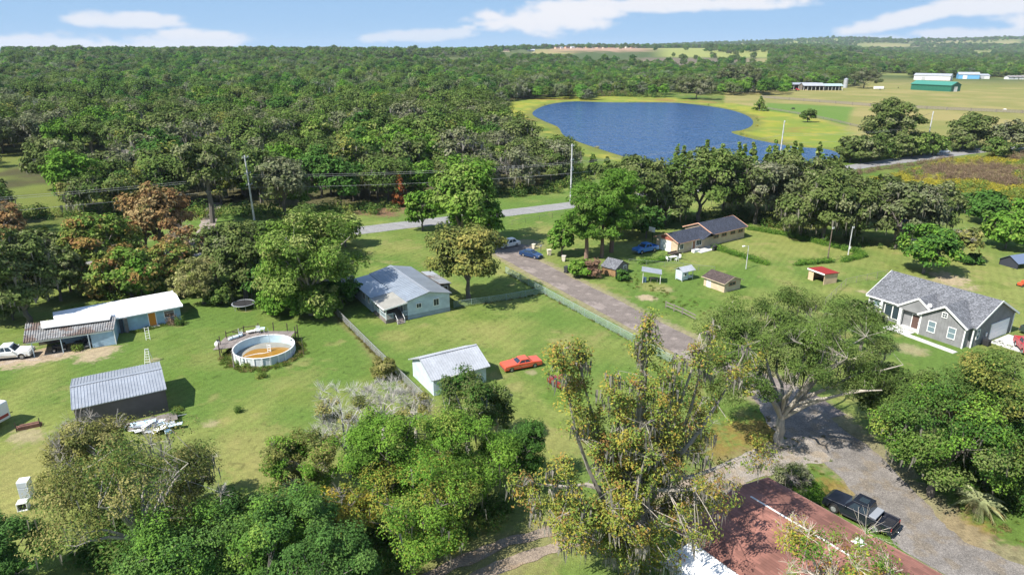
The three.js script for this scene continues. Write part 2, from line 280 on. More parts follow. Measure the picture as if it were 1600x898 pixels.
const gravelBump = noiseTex(256, (u, v, i, j) => grey(.5 * h2(i, j) + .5 * tile(u, v, 60, 2, 3)), 2.5, false);
ribbon('main_road', HIGHWAY, (s) => 3.5 + 1.0 * sst(330, 380, s), 0.035, mat([.33, .325, .315], .9, { map: asphaltTex }), 0.2, 1.2);
ribbon('side_street', STREET.slice(0, 8), (s, k) => 2.85 + (s > 74 ? 1.2 * sst(74, 80, s) : 0), 0.032, mat([.265, .228, .208], .92, { map: streetTex, bumpMap: gravelBump, bumpScale: .02 }), 0.3);
ribbon('gravel_road', [[33, -76], G2(1262, 668), G2(1310, 700), G2(1352, 735), G2(1392, 785), G2(1436, 832), G2(1500, 872), G2(1556, 900), G2(1640, 935)], (s, k) => 3.0 + 0.9 * sst(1, 6, s) * sst(17, 9, s), 0.040, mat([.34, .32, .30], .95, { map: gravelTex, bumpMap: gravelBump, bumpScale: .05 }), 0.8, .5);
ribbon('gravel_drive', DRIVE.slice(0, 22), (s) => 2.4 - 0.6 * sst(2, 14, s), 0.048, mat([.47, .43, .38], .95, { map: gravelTex, bumpMap: gravelBump, bumpScale: .05 }), 0.6, .4);
for (const off of [-1.05, 1.05]) {
  const l = DRIVE.slice(14).map(([x, z], i, a) => { const [p, q] = a[Math.min(i + 1, a.length - 1)], [r, s] = a[Math.max(i - 1, 0)], m = Math.hypot(p - r, q - s) || 1; return [x - (q - s) / m * off, z + (p - r) / m * off]; });
  ribbon('dirt_track', l, 0.62, 0.056 + (off > 0 ? .004 : 0), mat([.45, .37, .29], .97, { map: gravelTex, bumpMap: gravelBump, bumpScale: .04 }), 0.5, .3);
}
ribbon('dirt_lane', LANE, 1.8, 0.027, mat([.42, .37, .33], .95, { map: gravelTex }), 0.5);
ribbon('dirt_drive', [G2(-90, 590), G2(0, 562), G2(60, 555), G2(100, 551)], 1.7, 0.030, mat([.50, .42, .33], .97, { map: gravelTex }), 0.9, .4);
{ // the pond
  const s = new THREE.Shape(POND.map(([x, z]) => new THREE.Vector2(x, -z))), g = new THREE.ShapeGeometry(s).rotateX(-Math.PI / 2).translate(0, 0.06, 0), p = g.attributes.position;
  for (let i = 0; i < p.count; i++) { g.attributes.uv.setXY(i, p.getX(i), p.getZ(i)); p.setY(i, 0.06 + Math.max(0, terrain(p.getX(i), p.getZ(i)))); }
  const rip = noiseTex(512, (u, v) => grey(.5 * tile(u, v, 12, 4, 2) + .5 * tile(u, v, 44, 2, 5)), 60, false);
  const m = new THREE.Mesh(g, mat([.008, .055, .16], .16, { bumpMap: rip, bumpScale: 1.5, specularIntensity: .65 })); m.name = 'pond_water'; m.userData.kind = 'structure'; m.receiveShadow = true; scene.add(m);
}
// ---------------------------------------------------------------- materials of built things
const wearTex = noiseTex(256, (u, v) => grey(.90 + .20 * (tile(u, v, 5, 5, 3) - .40)), 4);
const streakTex = noiseTex(256, (u, v) => grey(.85 + .24 * (.6 * tile(u, v * .999, 6, 4, 5) + .4 * tile(u * 1, v, 32, 3, 8) - .25)), 6);
const shingleTex = noiseTex(512, (u, v, i, j) => { const r = Math.floor(v * 32), c = Math.floor(u * 24 + (r % 2) * .5 + h2(r, 3)), e = (v * 32) % 1; return grey(.60 + .34 * h2(c, r) + .10 * (tile(u, v, 6, 3, 2) - .5) - (e < .16 ? .18 : 0)); }, 4.2);
const rustTex = noiseTex(256, (u, v) => { const n = tile(u, v, 5, 5, 14), k = .55 * sst(.54, .70, n), g = .72 + .35 * (tile(u, v, 20, 3, 2) - .5); return [lerp(g, g * .62, k), lerp(g, g * .42, k), lerp(g, g * .32, k)]; }, 7);
const boardTex = noiseTex(256, (u, v) => { const g = .80 + .3 * (tile(u, v, 6, 5, 7) - .4) + .1 * (h2(Math.floor(u * 16), 2) - .5); return grey(g); }, 2.5);
const roofRedTex = noiseTex(512, (u, v, i, j) => { const r = Math.floor(v * 34), c = Math.floor(u * 10 + h2(r, 8) * 4), e = (v * 34) % 1; const g = .74 + .14 * (h2(c, r) - .5) + .34 * (tile(u, v, 4, 5, 9) - .45) - (e < .13 ? .10 : 0); return [g, g * .97, g * .95]; }, 9);
const MT = {
  shingleDark: mat([.062, .074, .11], .95, { map: shingleTex }), shingleGrey: mat([.25, .26, .285], .95, { map: shingleTex }), shingleBrown: mat([.13, .095, .085], .95, { map: shingleTex }), shingleRed: mat([.45, .215, .17], .95, { map: roofRedTex }),
  metal: mat([.42, .45, .49], .45, { map: streakTex, metalness: .25 }), metalPale: mat([.52, .54, .57], .45, { map: streakTex, metalness: .2 }), metalBlue: mat([.37, .42, .48], .48, { map: streakTex, metalness: .25 }), metalOld: mat([.52, .52, .51], .7, { map: rustTex }), metalDull: mat([.36, .35, .31], .8, { map: streakTex }),
  white: mat([.80, .80, .78], .6, { map: wearTex }), whiteRoof: mat([.93, .93, .92], .7, { map: noiseTex(256, (u, v) => grey(.90 + .12 * tile(u, v, 5, 5, 33)), 8) }), trim: mat([.82, .82, .80], .5),
  blueWall: mat([.42, .60, .72], .8, { map: wearTex }), paleBlue: mat([.62, .73, .79], .8, { map: wearTex }), skirt: mat([.36, .43, .50], .85, { map: wearTex }), orange: mat([.62, .22, .02], .6),
  darkSiding: mat([.135, .115, .115], .7, { map: wearTex }), greyWall: mat([.262, .264, .272], .8, { map: wearTex }), tan: mat([.66, .53, .37], .85, { map: wearTex }), tanTrim: mat([.45, .24, .16], .8), wood: mat([.42, .25, .12], .9, { map: boardTex }), greyWood: mat([.30, .26, .23], .95, { map: boardTex }), deckWood: mat([.31, .265, .24], .95, { map: boardTex }), darkWood: mat([.10, .075, .055], .9, { map: boardTex }),
  glass: mat([.03, .045, .06], .06), glassPale: mat([.16, .22, .25], .08), dark: mat([.02, .02, .022], .8), rubber: mat([.022, .022, .023], .85), steel: mat([.45, .46, .47], .4, { metalness: .6 }), galv: mat([.50, .51, .52], .5, { metalness: .3 }), concrete: mat([.62, .61, .58], .9, { map: wearTex }), poleGrey: mat([.60, .61, .62], .8, { map: wearTex }), poleWood: mat([.22, .17, .13], .95, { map: boardTex }), brickRed: mat([.40, .13, .09], .9, { map: wearTex }), green: mat([.02, .155, .10], .55, { map: wearTex }), greenRoof: mat([.06, .27, .20], .5, { map: wearTex }),
};
// ---------------------------------------------------------------- parts of buildings; x runs along the ridge, z towards the front
function gableWalls(L, W, e, h) { return extrudeX([[0, 0], [0, e], [-W / 2, h], [-W, e], [-W, 0]], 0, L); }
function gableRoof(L, W, e, h, o = .35, t = .12, oe = o) {
  const s = (h - e) / (W / 2), d = o * s;
  return extrudeX([[o, e - d], [-W / 2, h], [-W - o, e - d], [-W - o, e - d + t], [-W / 2, h + t], [o, e - d + t]], -oe, L + oe);
}
function slope(a, b, c, d, t) { // a flat sheet with thickness over four corners, counter-clockwise from above
  const up = (p) => [p[0], p[1] + t, p[2]]; return hull8([a, b, c, d], [a, b, c, d].map(up));
}
function ribsOn(a, b, c, d, n, w = .05, hgt = .045) { // n ribs from edge a-b (eave) up to edge d-c (ridge)
  const out = [], L = (p, q, t) => p.map((v, i) => v + (q[i] - v) * t);
  for (let i = 0; i <= n; i++) { const p = L(a, b, i / n), q = L(d, c, i / n); p[1] += hgt / 2; q[1] += hgt / 2; out.push(plank(p, q, w, hgt)); }
  return out;
}
// a window in a wall: face 'z' looks along +z, 'x' along +x, '-x', '-z'; x, y, z is the middle of the opening on the wall's face
function window_(parent, x, y, z, w, h, face = 'z', frame = MT.trim, bars = [1, 1], glass = MT.glass, name = 'window') {
  const g = new THREE.Group(); g.name = name; g.position.set(x, y, z); g.rotation.y = { z: 0, x: Math.PI / 2, '-x': -Math.PI / 2, '-z': Math.PI }[face];
  parent.add(g); const b = .09, f = [box(w + 2 * b, b, .08, 0, h / 2, .03), box(w + 2 * b, b, .08, 0, -h / 2 - b, .03), box(b, h, .08, -w / 2 - b / 2, -h / 2, .03), box(b, h, .08, w / 2 + b / 2, -h / 2, .03)];
  for (let i = 1; i < bars[0]; i++) f.push(box(.04, h, .05, -w / 2 + w * i / bars[0], -h / 2, .03));
  for (let i = 1; i < bars[1]; i++) f.push(box(w, .05, .054, 0, -h / 2 + h * i / bars[1] - .025, .03));
  part(g, 'frame', f, frame); part(g, 'pane', box(w, h, .02, 0, -h / 2, .015), glass); return g;
}
function door_(parent, x, y, z, w, h, face, material, handle = true) {
  const g = new THREE.Group(); g.name = 'door'; g.position.set(x, y, z); g.rotation.y = { z: 0, x: Math.PI / 2, '-x': -Math.PI / 2 }[face]; parent.add(g);
  part(g, 'frame', [box(w + .2, .1, .09, 0, h, .03), box(.1, h, .09, -w / 2 - .05, 0, .03), box(.1, h, .09, w / 2 + .05, 0, .03)], MT.trim); part(g, 'leaf', box(w, h, .04, 0, 0, .02), material);
  if (handle) part(g, 'handle', new THREE.SphereGeometry(.05, 8, 6).translate(w * .38, 1.0, .08), MT.steel);
}
function garageDoor(parent, x, y, z, w, h, face, n = 4, material = MT.trim) {
  const g = new THREE.Group(); g.name = 'garage_door'; g.position.set(x, y, z); g.rotation.y = { z: 0, x: Math.PI / 2, '-x': -Math.PI / 2 }[face]; parent.add(g);
  for (let i = 0; i < n; i++) part(g, 'panel', rbox(w, h / n - .02, .05, 0, i * h / n + .01, .03, .012), material);
  part(g, 'frame', [box(w + .3, .15, .1, 0, h, .04), box(.15, h, .1, -w / 2 - .075, 0, .04), box(.15, h, .1, w / 2 + .075, 0, .04)], MT.trim);
}
function laps(L, y0, y1, x0, z, n, axis = 'z', t = .03) { // lapped boards on a wall
  const out = [], hgt = (y1 - y0) / n;
  for (let i = 0; i < n; i++) { const g = new THREE.BoxGeometry(L, hgt * .98, t).rotateX(-.09).translate(x0 + L / 2, y0 + hgt * (i + .5), z); if (axis === 'x') g.translate(-x0 - L / 2, 0, -z).rotateY(Math.PI / 2).translate(z, 0, x0 - L / 2); out.push(g); }
  return out;
}
const GRID = .545; // the streets and most houses stand at this angle

{ // ---- large grey house on the right
  const o = thing('grey_house', 'large grey board-sided house with white trim, front gable and grey shingle roof', 'house', [60.476, 0, -93.761], -1.031);
  const wl = 6.26, e = 3.25, h = 6.1, W = 11.2, gz = 1.3, L = 15.2, x0 = wl - L, x1 = wl + .5;
  part(o, 'wall', [gableWalls(L + .5, W, e, h).translate(x0, 0, -gz)], MT.greyWall);
  const fw = extrudeX([[0, 0], [0, e], [-wl / 2, 5.4], [-wl, e], [-wl, 0]], 0, 5).rotateY(-Math.PI / 2).translate(0, 0, -5);
  part(o, 'front_wing', fw, MT.greyWall);
  const bt = []; for (let i = 1; i < 15; i++) { const x = wl * i / 15, top = e + (5.4 - e) * (1 - Math.abs(x - wl / 2) / (wl / 2)) - .12; bt.push(box(.045, top, .03, x, 0, .012)); } for (let i = 1; i < 26; i++) { const z = -gz - W * i / 26, top = e + (h - e) * (1 - Math.abs(z + gz + W / 2) / (W / 2)) - .15; bt.push(box(.03, top, .045, x1 + .012, 0, z)); }
  part(o, 'batten', bt, MT.greyWall, { kind: 'stuff' });
  const roof = part(o, 'roof', [gableRoof(L + .5, W, e, h, .4).translate(x0, 0, -gz)], MT.shingleGrey);
  part(o, 'front_roof', gableRoof(7.2, wl, e, 5.4, .38, .12, .4).rotateY(-Math.PI / 2).translate(0, .01, -7.2), MT.shingleGrey);
  // entry gable left of the wing, over the porch
  part(o, 'entry_roof', gableRoof(6.6, 5.2, e, 5.15, .35, .11, .3).rotateY(-Math.PI / 2).translate(-3.6, .02, -7.3), MT.shingleGrey);
  part(o, 'entry_wall', extrudeX([[0, e - .45], [0, e], [-2.6, 5.12], [-5.2, e], [-5.2, e - .45]], 0, .18).rotateY(-Math.PI / 2).translate(-3.6, 0, -.7), MT.greyWall);
  part(o, 'porch_post', box(.42, e - .4, .42, -3.35, 0, -.65), MT.trim);
  part(o, 'porch_floor', box(3.4, .18, 2.4, -1.85, 0, -1.3), MT.concrete);
  door_(o, -1.3, .18, -gz + .01, 1.0, 2.1, 'z', mat([.10, .055, .045], .6));
  const rake = (x, y0, z0, y1, z1) => plank([x, y0, z0], [x, y1, z1], .06, .26), r2 = (z, x0, y0, x1, y1) => plank([x0, y0, z], [x1, y1, z], .06, .26);
  part(o, 'fascia', [rake(x1 + .43, e - .15, -gz + .42, h + .02, -gz - W / 2), rake(x1 + .43, e - .15, -gz - W - .42, h + .02, -gz - W / 2), rake(x0 - .43, e - .15, -gz + .42, h + .02, -gz - W / 2), rake(x0 - .43, e - .15, -gz - W - .42, h + .02, -gz - W / 2),
    r2(.43, -.40, e - .18, wl / 2, 5.42), r2(.43, wl + .40, e - .18, wl / 2, 5.42), r2(-.36, -3.98, e - .14, -1.0, 5.17), r2(-.36, 2.0, e - .14, -1.0, 5.17), box(5.3, .22, .06, x0 + 2.25, e - .26, -gz + .46)], MT.trim);
  for (const [x, z] of [[.03, 0], [wl - .03, 0], [x0 + .03, -gz], [x1 - .03, -gz - W], [x1 - .03, -gz]]) part(o, 'corner_board', box(.16, e - .1, .16, x, 0, z), MT.trim); part(o, 'downpipe', box(.1, e, .1, x1 + .1, 0, -gz - W + .3), MT.trim);
  window_(o, 1.75, 1.75, .03, .95, 1.55, 'z', MT.trim, [1, 2], MT.glassPale); window_(o, 4.55, 1.75, .03, .95, 1.55, 'z', MT.trim, [1, 2], MT.glassPale);
  window_(o, wl / 2 + .05, 4.05, .03, .62, .62, 'z', MT.trim, [2, 2], MT.glass);
  window_(o, -7.6, 1.8, -gz + .02, .95, 1.5, 'z', MT.trim, [1, 2], MT.glassPale); window_(o, -5.6, 1.6, -gz + .02, 1.1, 2.0, 'z', MT.trim, [1, 1], MT.glass); window_(o, -4.35, 1.6, -gz + .02, 1.1, 2.0, 'z', MT.trim, [1, 1], MT.glass);
  part(o, 'porch_post', box(.3, e - .3, .3, -6.55, 0, -gz + .45), MT.trim);
  part(o, 'gable_vent', new THREE.CylinderGeometry(.34, .34, .06, 8).rotateX(Math.PI / 2).translate(.55, 4.55, -.66), MT.trim);
  window_(o, x1 + .02, 1.85, -gz - 1.25, .7, 1.3, 'x', MT.trim, [1, 2], MT.glassPale);
  garageDoor(o, x1 + .02, 0.02, -gz - 7.2, 4.9, 2.5, 'x');
  part(o, 'heat_pump', [rbox(.8, .85, .8, x1 + .7, .05, -gz - 2.9, .06), cyl(.3, .3, .03, x1 + .7, .9, -gz - 2.9, 12)], MT.dark);
  part(o, 'meter_box', rbox(.15, .5, .35, x1 + .09, 1.1, -gz - 3.6, .02), MT.trim);
  const ew = new THREE.Mesh(join([box(3.6, .1, 2.2, -2.2, 0, 1.2), plank([-.6, .05, 1.9], [6.6, .05, 2.3], 1.05, .1)]), MT.concrete); ew.name = 'front_walk'; ew.position.copy(o.position); ew.rotation.y = -1.031; ew.userData.kind = 'structure'; ew.receiveShadow = true; scene.add(ew);
  const dw = new THREE.Mesh(join([box(7.5, .07, 5.6, x1 + 4.1, 0, -gz - 7.2)]), MT.concrete); dw.name = 'driveway'; dw.position.copy(o.position); dw.rotation.y = -1.031; dw.userData.kind = 'structure'; dw.receiveShadow = true; scene.add(dw);
}
{ // ---- light blue manufactured home with porch
  const o = thing('mobile_home', 'long pale blue manufactured home with grey metal gable roof and corner porch', 'house', [-16.3, 0, -99.35], .548);
  const W = 7.3, L = 15.6, e = 3.15, h = 3.95, pw = 3.6; // ridge runs along z here
  const turn = (g) => g.rotateY(-Math.PI / 2);
  part(o, 'wall', [turn(gableWalls(L, W, e, h)).translate(0, 0, -L)], MT.paleBlue);
  part(o, 'siding', [...laps(W, .75, 3.0, 0, .016, 16), ...laps(L, .75, 3.0, L * 0, 0, 1).slice(1)], MT.paleBlue, { kind: 'stuff' });
  part(o, 'skirting', [box(W + .04, .72, .04, W / 2, 0, .022), box(.04, .72, L, W + .02, 0, -L / 2)], MT.skirt);
  part(o, 'room_addition', [box(pw, 2.62, L - 6.6, -pw / 2, 0, -(L + 5.6) / 2)], MT.paleBlue);
  const rf = part(o, 'roof', turn(gableRoof(L, W, e, h, .3, .1, .35)).translate(0, 0, -L), MT.metalBlue);
  const R = [], s = (h - e) / (W / 2), el = e - .3 * s + .1;
  R.push(...ribsOn([-.3, el, .3], [-.3, el, -L - .3], [W / 2, h + .1, -L - .3], [W / 2, h + .1, .3], 26, .05, .05), ...ribsOn([W + .3, el, .3], [W + .3, el, -L - .3], [W / 2, h + .1, -L - .3], [W / 2, h + .1, .3], 26, .05, .05), plank([W / 2, h + .13, .36], [W / 2, h + .13, -L - .36], .4, .04));
  part(rf, 'roof_rib', R, MT.metal, { kind: 'stuff' });
  part(o, 'addition_roof', slope([-.1, 3.02, -5.35], [-.1, 3.02, -L - .3], [-pw - .4, 2.62, -L - .3], [-pw - .4, 2.62, -5.35], .1), MT.metalBlue);
  part(o, 'porch_roof', slope([-.12, 2.98, .35], [-.12, 2.98, -5.3], [-pw - .4, 2.5, -5.3], [-pw - .4, 2.5, .35], .12), MT.metalDull);
  part(o, 'porch_trim', [plank([-pw - .42, 2.52, .37], [-pw - .42, 2.52, -5.3], .05, .22), plank([-.1, 2.98, .38], [-pw - .42, 2.5, .38], .05, .2)], MT.trim);
  part(o, 'porch_floor', box(pw, .62, 5.0, -pw / 2, 0, -2.65), MT.greyWood);
  for (const [x, z] of [[-pw + .08, -.1], [-pw + .08, -2.6], [-pw + .08, -5.0]]) part(o, 'porch_post', box(.13, 2.0, .13, x, .6, z), MT.trim);
  const side = [], fr = []; for (const y of [.78, 1.5]) { side.push(box(.06, .07, 4.9, -pw + .08, y, -2.6)); fr.push(box(1.25, .07, .06, -pw + .7, y, -.1)); }
  for (let i = 0; i < 34; i++) side.push(box(.035, .7, .035, -pw + .08, .8, -.2 - i * .145)); for (let i = 0; i < 9; i++) fr.push(box(.035, .7, .035, -pw + .2 + i * .13, .8, -.1));
  part(o, 'railing', side, MT.paleBlue); part(o, 'railing', fr, MT.paleBlue); part(o, 'railing', [box(.8, .07, .06, -.4, .78, -.1), box(.8, .07, .06, -.4, 1.5, -.1), ...[0, 1, 2, 3, 4].map((i) => box(.035, .7, .035, -.1 - i * .15, .8, -.1))], MT.paleBlue);
  for (let i = 0; i < 4; i++) part(o, 'step', box(1.15, .14, .32, -1.55, .02 + i * .15, .95 - i * .26), MT.deckWood);
  part(o, 'stair_rail', [-2.15, -.95].flatMap((x) => [bar([x, .75, 1.05], [x, 1.55, -.05], .035), box(.06, .75, .06, x, 0, 1.05)]), MT.trim);
  door_(o, -.02, .64, -2.2, .9, 2.0, '-x', mat([.20, .24, .27], .6));
  part(o, 'porch_wall', box(pw - .2, 2.0, .1, -pw / 2, .62, -5.25), mat([.22, .16, .11], .9, { map: boardTex }));
  window_(o, 1.9, 2.05, .05, .75, .65, 'z', MT.trim, [2, 1]); window_(o, 4.9, 2.05, .05, .85, 1.05, 'z', MT.trim, [2, 1]);
  window_(o, -pw - .02, 1.75, -7.2, .6, 1.0, '-x'); window_(o, -pw - .02, 1.75, -9.4, 1.1, 1.0, '-x', MT.trim, [2, 1]); window_(o, W + .02, 2.0, -5, 1, 1, 'x');
  const a = thing('lean_to_shed', 'small flat-roofed tin shed behind the pale blue manufactured home', 'shed', [-12.2, 0, -109.3], .548);
  part(a, 'wall', box(1.8, 2.2, 7.2, 1.0, 0, -3.7), MT.greyWood);
  part(a, 'roof', slope([2.1, 2.25, .2], [2.1, 2.25, -7.7], [-.1, 2.5, -7.7], [-.1, 2.5, .2], .09), MT.metalOld);
  for (let i = 0; i < 3; i++) part(a, 'roof_sheet', slope([2.08, 2.35 + i * .004, -2.6 * i + .12], [2.08, 2.35 + i * .004, -2.6 * i - 2.4], [-.08, 2.6 + i * .004, -2.6 * i - 2.4], [-.08, 2.6 + i * .004, -2.6 * i + .12], .03), [MT.metal, MT.metalOld, MT.metalPale][i]);
  door_(a, 1.0, 0, -.09, .8, 1.9, 'z', MT.darkWood);
  const b = thing('dark_shed', 'dark weathered shed under the tree left of the manufactured home', 'shed', [-30.8, 0, -108.2], .548);
  part(b, 'wall', gableWalls(4.6, 3.6, 2.2, 3.0).translate(0, 0, 0), MT.greyWood); part(b, 'roof', gableRoof(4.6, 3.6, 2.2, 3.0, .35), MT.metalOld); door_(b, 2.2, 0, .01, .9, 1.9, 'z', MT.darkWood);
}
{ // ---- small pale blue garage with bright metal roof
  const o = thing('metal_roof_garage', 'small pale blue open-front garage with bright ribbed metal roof beside the orange car', 'garage', [-9.55, 0, -74.4], .54);
  const L = 7.3, W = 6.4, e = 2.4, h = 3.8, c = .12;
  part(o, 'wall', [box(c, e, W, c / 2, 0, -W / 2), extrudeX([[0, e], [-W / 2, h], [-W, e]], 0, c), box(c, e, W, L - c / 2, 0, -W / 2), extrudeX([[0, e], [-W / 2, h], [-W, e]], L - c, L), box(L - 2 * c, e, c, L / 2, 0, -W + c / 2), box(1.5, e - .25, c, L - .9, 0, -c / 2), box(.9, e - .25, c, .6, 0, -c / 2)], MT.paleBlue);
  part(o, 'siding', [...laps(1.5, .05, e - .3, L - 1.65, .01, 9), ...laps(.9, .05, e - .3, .15, .01, 9)], MT.paleBlue, { kind: 'stuff' });
  part(o, 'header', box(L, .26, .14, L / 2, e - .25, -.05), MT.trim);
  const rf = part(o, 'roof', gableRoof(L, W, e, h, .42, .09, .4), MT.metalPale), s = (h - e) / (W / 2), d = .42 * s;
  part(rf, 'roof_rib', [...ribsOn([-.38, e - d + .09, .42], [L + .38, e - d + .09, .42], [L + .38, h + .09, -W / 2], [-.38, h + .09, -W / 2], 24, .045, .05), ...ribsOn([-.38, e - d + .09, -W - .42], [L + .38, e - d + .09, -W - .42], [L + .38, h + .09, -W / 2], [-.38, h + .09, -W / 2], 24, .045, .05), plank([-.4, h + .12, -W / 2], [L + .4, h + .12, -W / 2], .35, .04)], MT.metalPale, { kind: 'stuff' });
  part(o, 'floor', box(L - .3, .05, W - .3, L / 2, 0, -W / 2), MT.concrete);
  part(o, 'workbench', [box(2.4, .06, .7, 2.0, .9, -W + .6), box(.08, .9, .6, .9, .05, -W + .6), box(.08, .9, .6, 3.1, .05, -W + .6)], MT.wood);
}
{ // ---- grey metal shed at the left
  const o = thing('steel_shed', 'grey steel gable shed with dark horizontal siding on the left lawn', 'shed', [-47.88, 0, -66.0], .541);
  const L = 8.95, W = 8.2, e = 2.95, h = 3.75;
  part(o, 'wall', gableWalls(L, W, e, h), MT.darkSiding);
  part(o, 'siding', [...laps(L, .04, e - .2, 0, .02, 13, 'z', .035), ...[...Array(13)].map((_, i) => box(.035, .2, W - .1, L + .012, .06 + i * .215, -W / 2))], MT.darkSiding, { kind: 'stuff' });
  const rf = part(o, 'roof', gableRoof(L, W, e, h, .22, .09, .22), MT.metal), s = (h - e) / (W / 2), d = .22 * s;
  part(rf, 'roof_rib', [...ribsOn([-.2, e - d + .09, .22], [L + .2, e - d + .09, .22], [L + .2, h + .09, -W / 2], [-.2, h + .09, -W / 2], 30, .06, .05), ...ribsOn([-.2, e - d + .09, -W - .22], [L + .2, e - d + .09, -W - .22], [L + .2, h + .09, -W / 2], [-.2, h + .09, -W / 2], 30, .06, .05), plank([-.22, h + .12, -W / 2], [L + .22, h + .12, -W / 2], .4, .05)], MT.metal, { kind: 'stuff' });
  part(o, 'trim', [box(.1, e, .1, L + .02, 0, .02), box(L, .12, .06, L / 2, e - .16, .06), box(.1, e, .1, .02, 0, .02)], MT.darkSiding);
  garageDoor(o, L + .03, 0, -W / 2, 2.6, 2.3, 'x', 4, MT.galv);
}
{ // ---- white-roofed blue house with carport, far left
  const o = thing('white_roof_house', 'low blue house with bright white roof and orange door at left', 'house', [-64.5, 0, -89.85], .619);
  const L = 15.8, W = 7.6, e = 2.45, h = 3.05;
  part(o, 'wall', gableWalls(L, W, e, h), MT.blueWall);
  part(o, 'siding', laps(8, .05, 2.35, L - 8, .015, 11), MT.blueWall, { kind: 'stuff' });
  const rf = part(o, 'roof', gableRoof(L, W, e, h, .4, .14, .4), MT.whiteRoof);
  part(rf, 'fascia', [box(L + .8, .16, .05, L / 2, e - .12, .43), box(.05, .16, W + .8, L + .43, e + .05, -W / 2)], MT.trim);
  part(rf, 'roof_vent', cyl(.07, .07, .3, 9.5, 2.75, -1.6, 8), MT.galv);
  door_(o, L - 4.0, .15, .03, .95, 2.05, 'z', MT.orange, false); part(o, 'step', box(1.5, .15, .7, L - 4, 0, .4), MT.concrete);
  const w = window_(o, L - 1.6, 1.55, .03, 1.35, .9, 'z', MT.trim, [1, 3], MT.dark); part(w, 'shutter', [0, 1, 2, 3].map((i) => box(1.3, .1, .03, 0, -.42 + i * .23, .05)), mat([.28, .18, .13], .9));
  part(o, 'wall_panel', box(.5, 2.3, .1, L - 7.6, 0, .5), MT.greyWood, { label: 'weathered upright board' }); part(o, 'wall_panel', box(.5, 2.2, .06, L - 8.2, 0, .25), mat([.05, .06, .075], .8)); 
  // carport across the left half of the front
  const c = thing('carport', 'rusty corrugated carport roof on pale posts joined to the white-roofed house', 'carport', [-66.0, 0, -85.4], .42);
  const CL = 10.2, CW = 4.6;
  const cr = part(c, 'roof', slope([-.5, 2.3, .2], [CL, 2.3, -.2], [CL, 2.72, -CW], [-1.3, 2.72, -CW - 2.0], .06), MT.metalOld);
  part(cr, 'corrugation', ribsOn([-.5, 2.36, .2], [CL, 2.36, -.2], [CL, 2.78, -CW], [-1.3, 2.78, -CW - 2.0], 36, .13, .10), MT.metalOld, { kind: 'stuff' });
  part(cr, 'roof_sheet', slope([1.2, 2.92, -3.0], [9.6, 2.92, -2.9], [9.7, 3.08, -5.6], [.6, 3.08, -5.8], .07), mat([.62, .62, .60], .7, { map: streakTex }), { label: 'flat pale roof sheet' });
  part(c, 'beam', plank([-.3, 2.2, .05], [CL - .2, 2.2, -.3], .1, .16), MT.trim);
  for (const x of [.3, 3.7, 7.0]) part(c, 'post', box(.11, 2.15, .11, x, 0, -.05), MT.paleBlue);
  part(c, 'storage_room', box(2.9, 2.2, 4.0, CL - 1.5, 0, -2.35), MT.blueWall); part(c, 'siding', laps(2.9, .1, 2.1, CL - 2.95, -.33, 9), MT.blueWall, { kind: 'stuff' });
  part(c, 'back_wall', box(7, 2.2, .1, 3.6, 0, -4.5), mat([.12, .10, .09], .9));
  part(c, 'corner_post', box(.12, 2.3, .12, CL - .02, 0, -.35), MT.trim);
}
{ // ---- tan ranch house behind
  const o = thing('ranch_house', 'long tan ranch house with dark shingle roof and pink fascia beside the blue pickup', 'house', [34.2, 0, -135.7], .628);
  const e = 2.45, h = 3.75, W = 5.9, L1 = 11, L = 22.3;
  part(o, 'wall', [gableWalls(L1, W, e, h), gableWalls(L - L1, W + 1.6, e + .25, h + .5).translate(L1, 0, 0)], MT.tan);
  part(o, 'roof', [gableRoof(L1 - .35, W, e, h, .45, .12, .4), gableRoof(L - L1, W + 1.6, e + .25, h + .5, .45, .12, .4).translate(L1, 0, 0)], MT.shingleDark);
  part(o, 'entry_roof', gableRoof(3.4, 4.2, e, 3.3, .35, .1, .3).rotateY(-Math.PI / 2).translate(6.6, .02, -2.2), MT.shingleDark);
  const f = (x, W, e, h) => [plank([x, e - .06, .46], [x, h + .06, -W / 2], .05, .2), plank([x, e - .06, -W - .46], [x, h + .06, -W / 2], .05, .2)];
  part(o, 'fascia', [...f(-.42, W, e, h), ...f(L1 - .42, W + 1.6, e + .25, h + .5), ...f(L + .42, W + 1.6, e + .25, h + .5), box(6, .17, .05, 3.2, e - .28, .47), box(L - L1 + .8, .17, .05, (L + L1) / 2, e - .03, .47)], mat([.62, .36, .25], .8));
  part(o, 'brick_gable', box(.06, .7, 3.2, -.035, e + .05, -W / 2), MT.brickRed);
  garageDoor(o, -.02, 0, -W / 2 - .2, 2.6, 2.1, '-x'); 
  window_(o, 1.2, 1.4, .02, 1.0, 1.0, 'z', MT.trim, [2, 1]); door_(o, 5.0, .1, .02, .9, 2.0, 'z', mat([.25, .13, .08], .7)); window_(o, 6.6, 1.4, .02, 1.6, 1.1, 'z', MT.trim, [3, 1]);
  for (const x of [12.3, 15, 18, 20.7]) window_(o, x, 1.9, .02, 1.5, .75, 'z', MT.tanTrim, [2, 1]);
  part(o, 'patio', box(6, .12, 2.6, 7.5, 0, 1.3), MT.concrete);
}
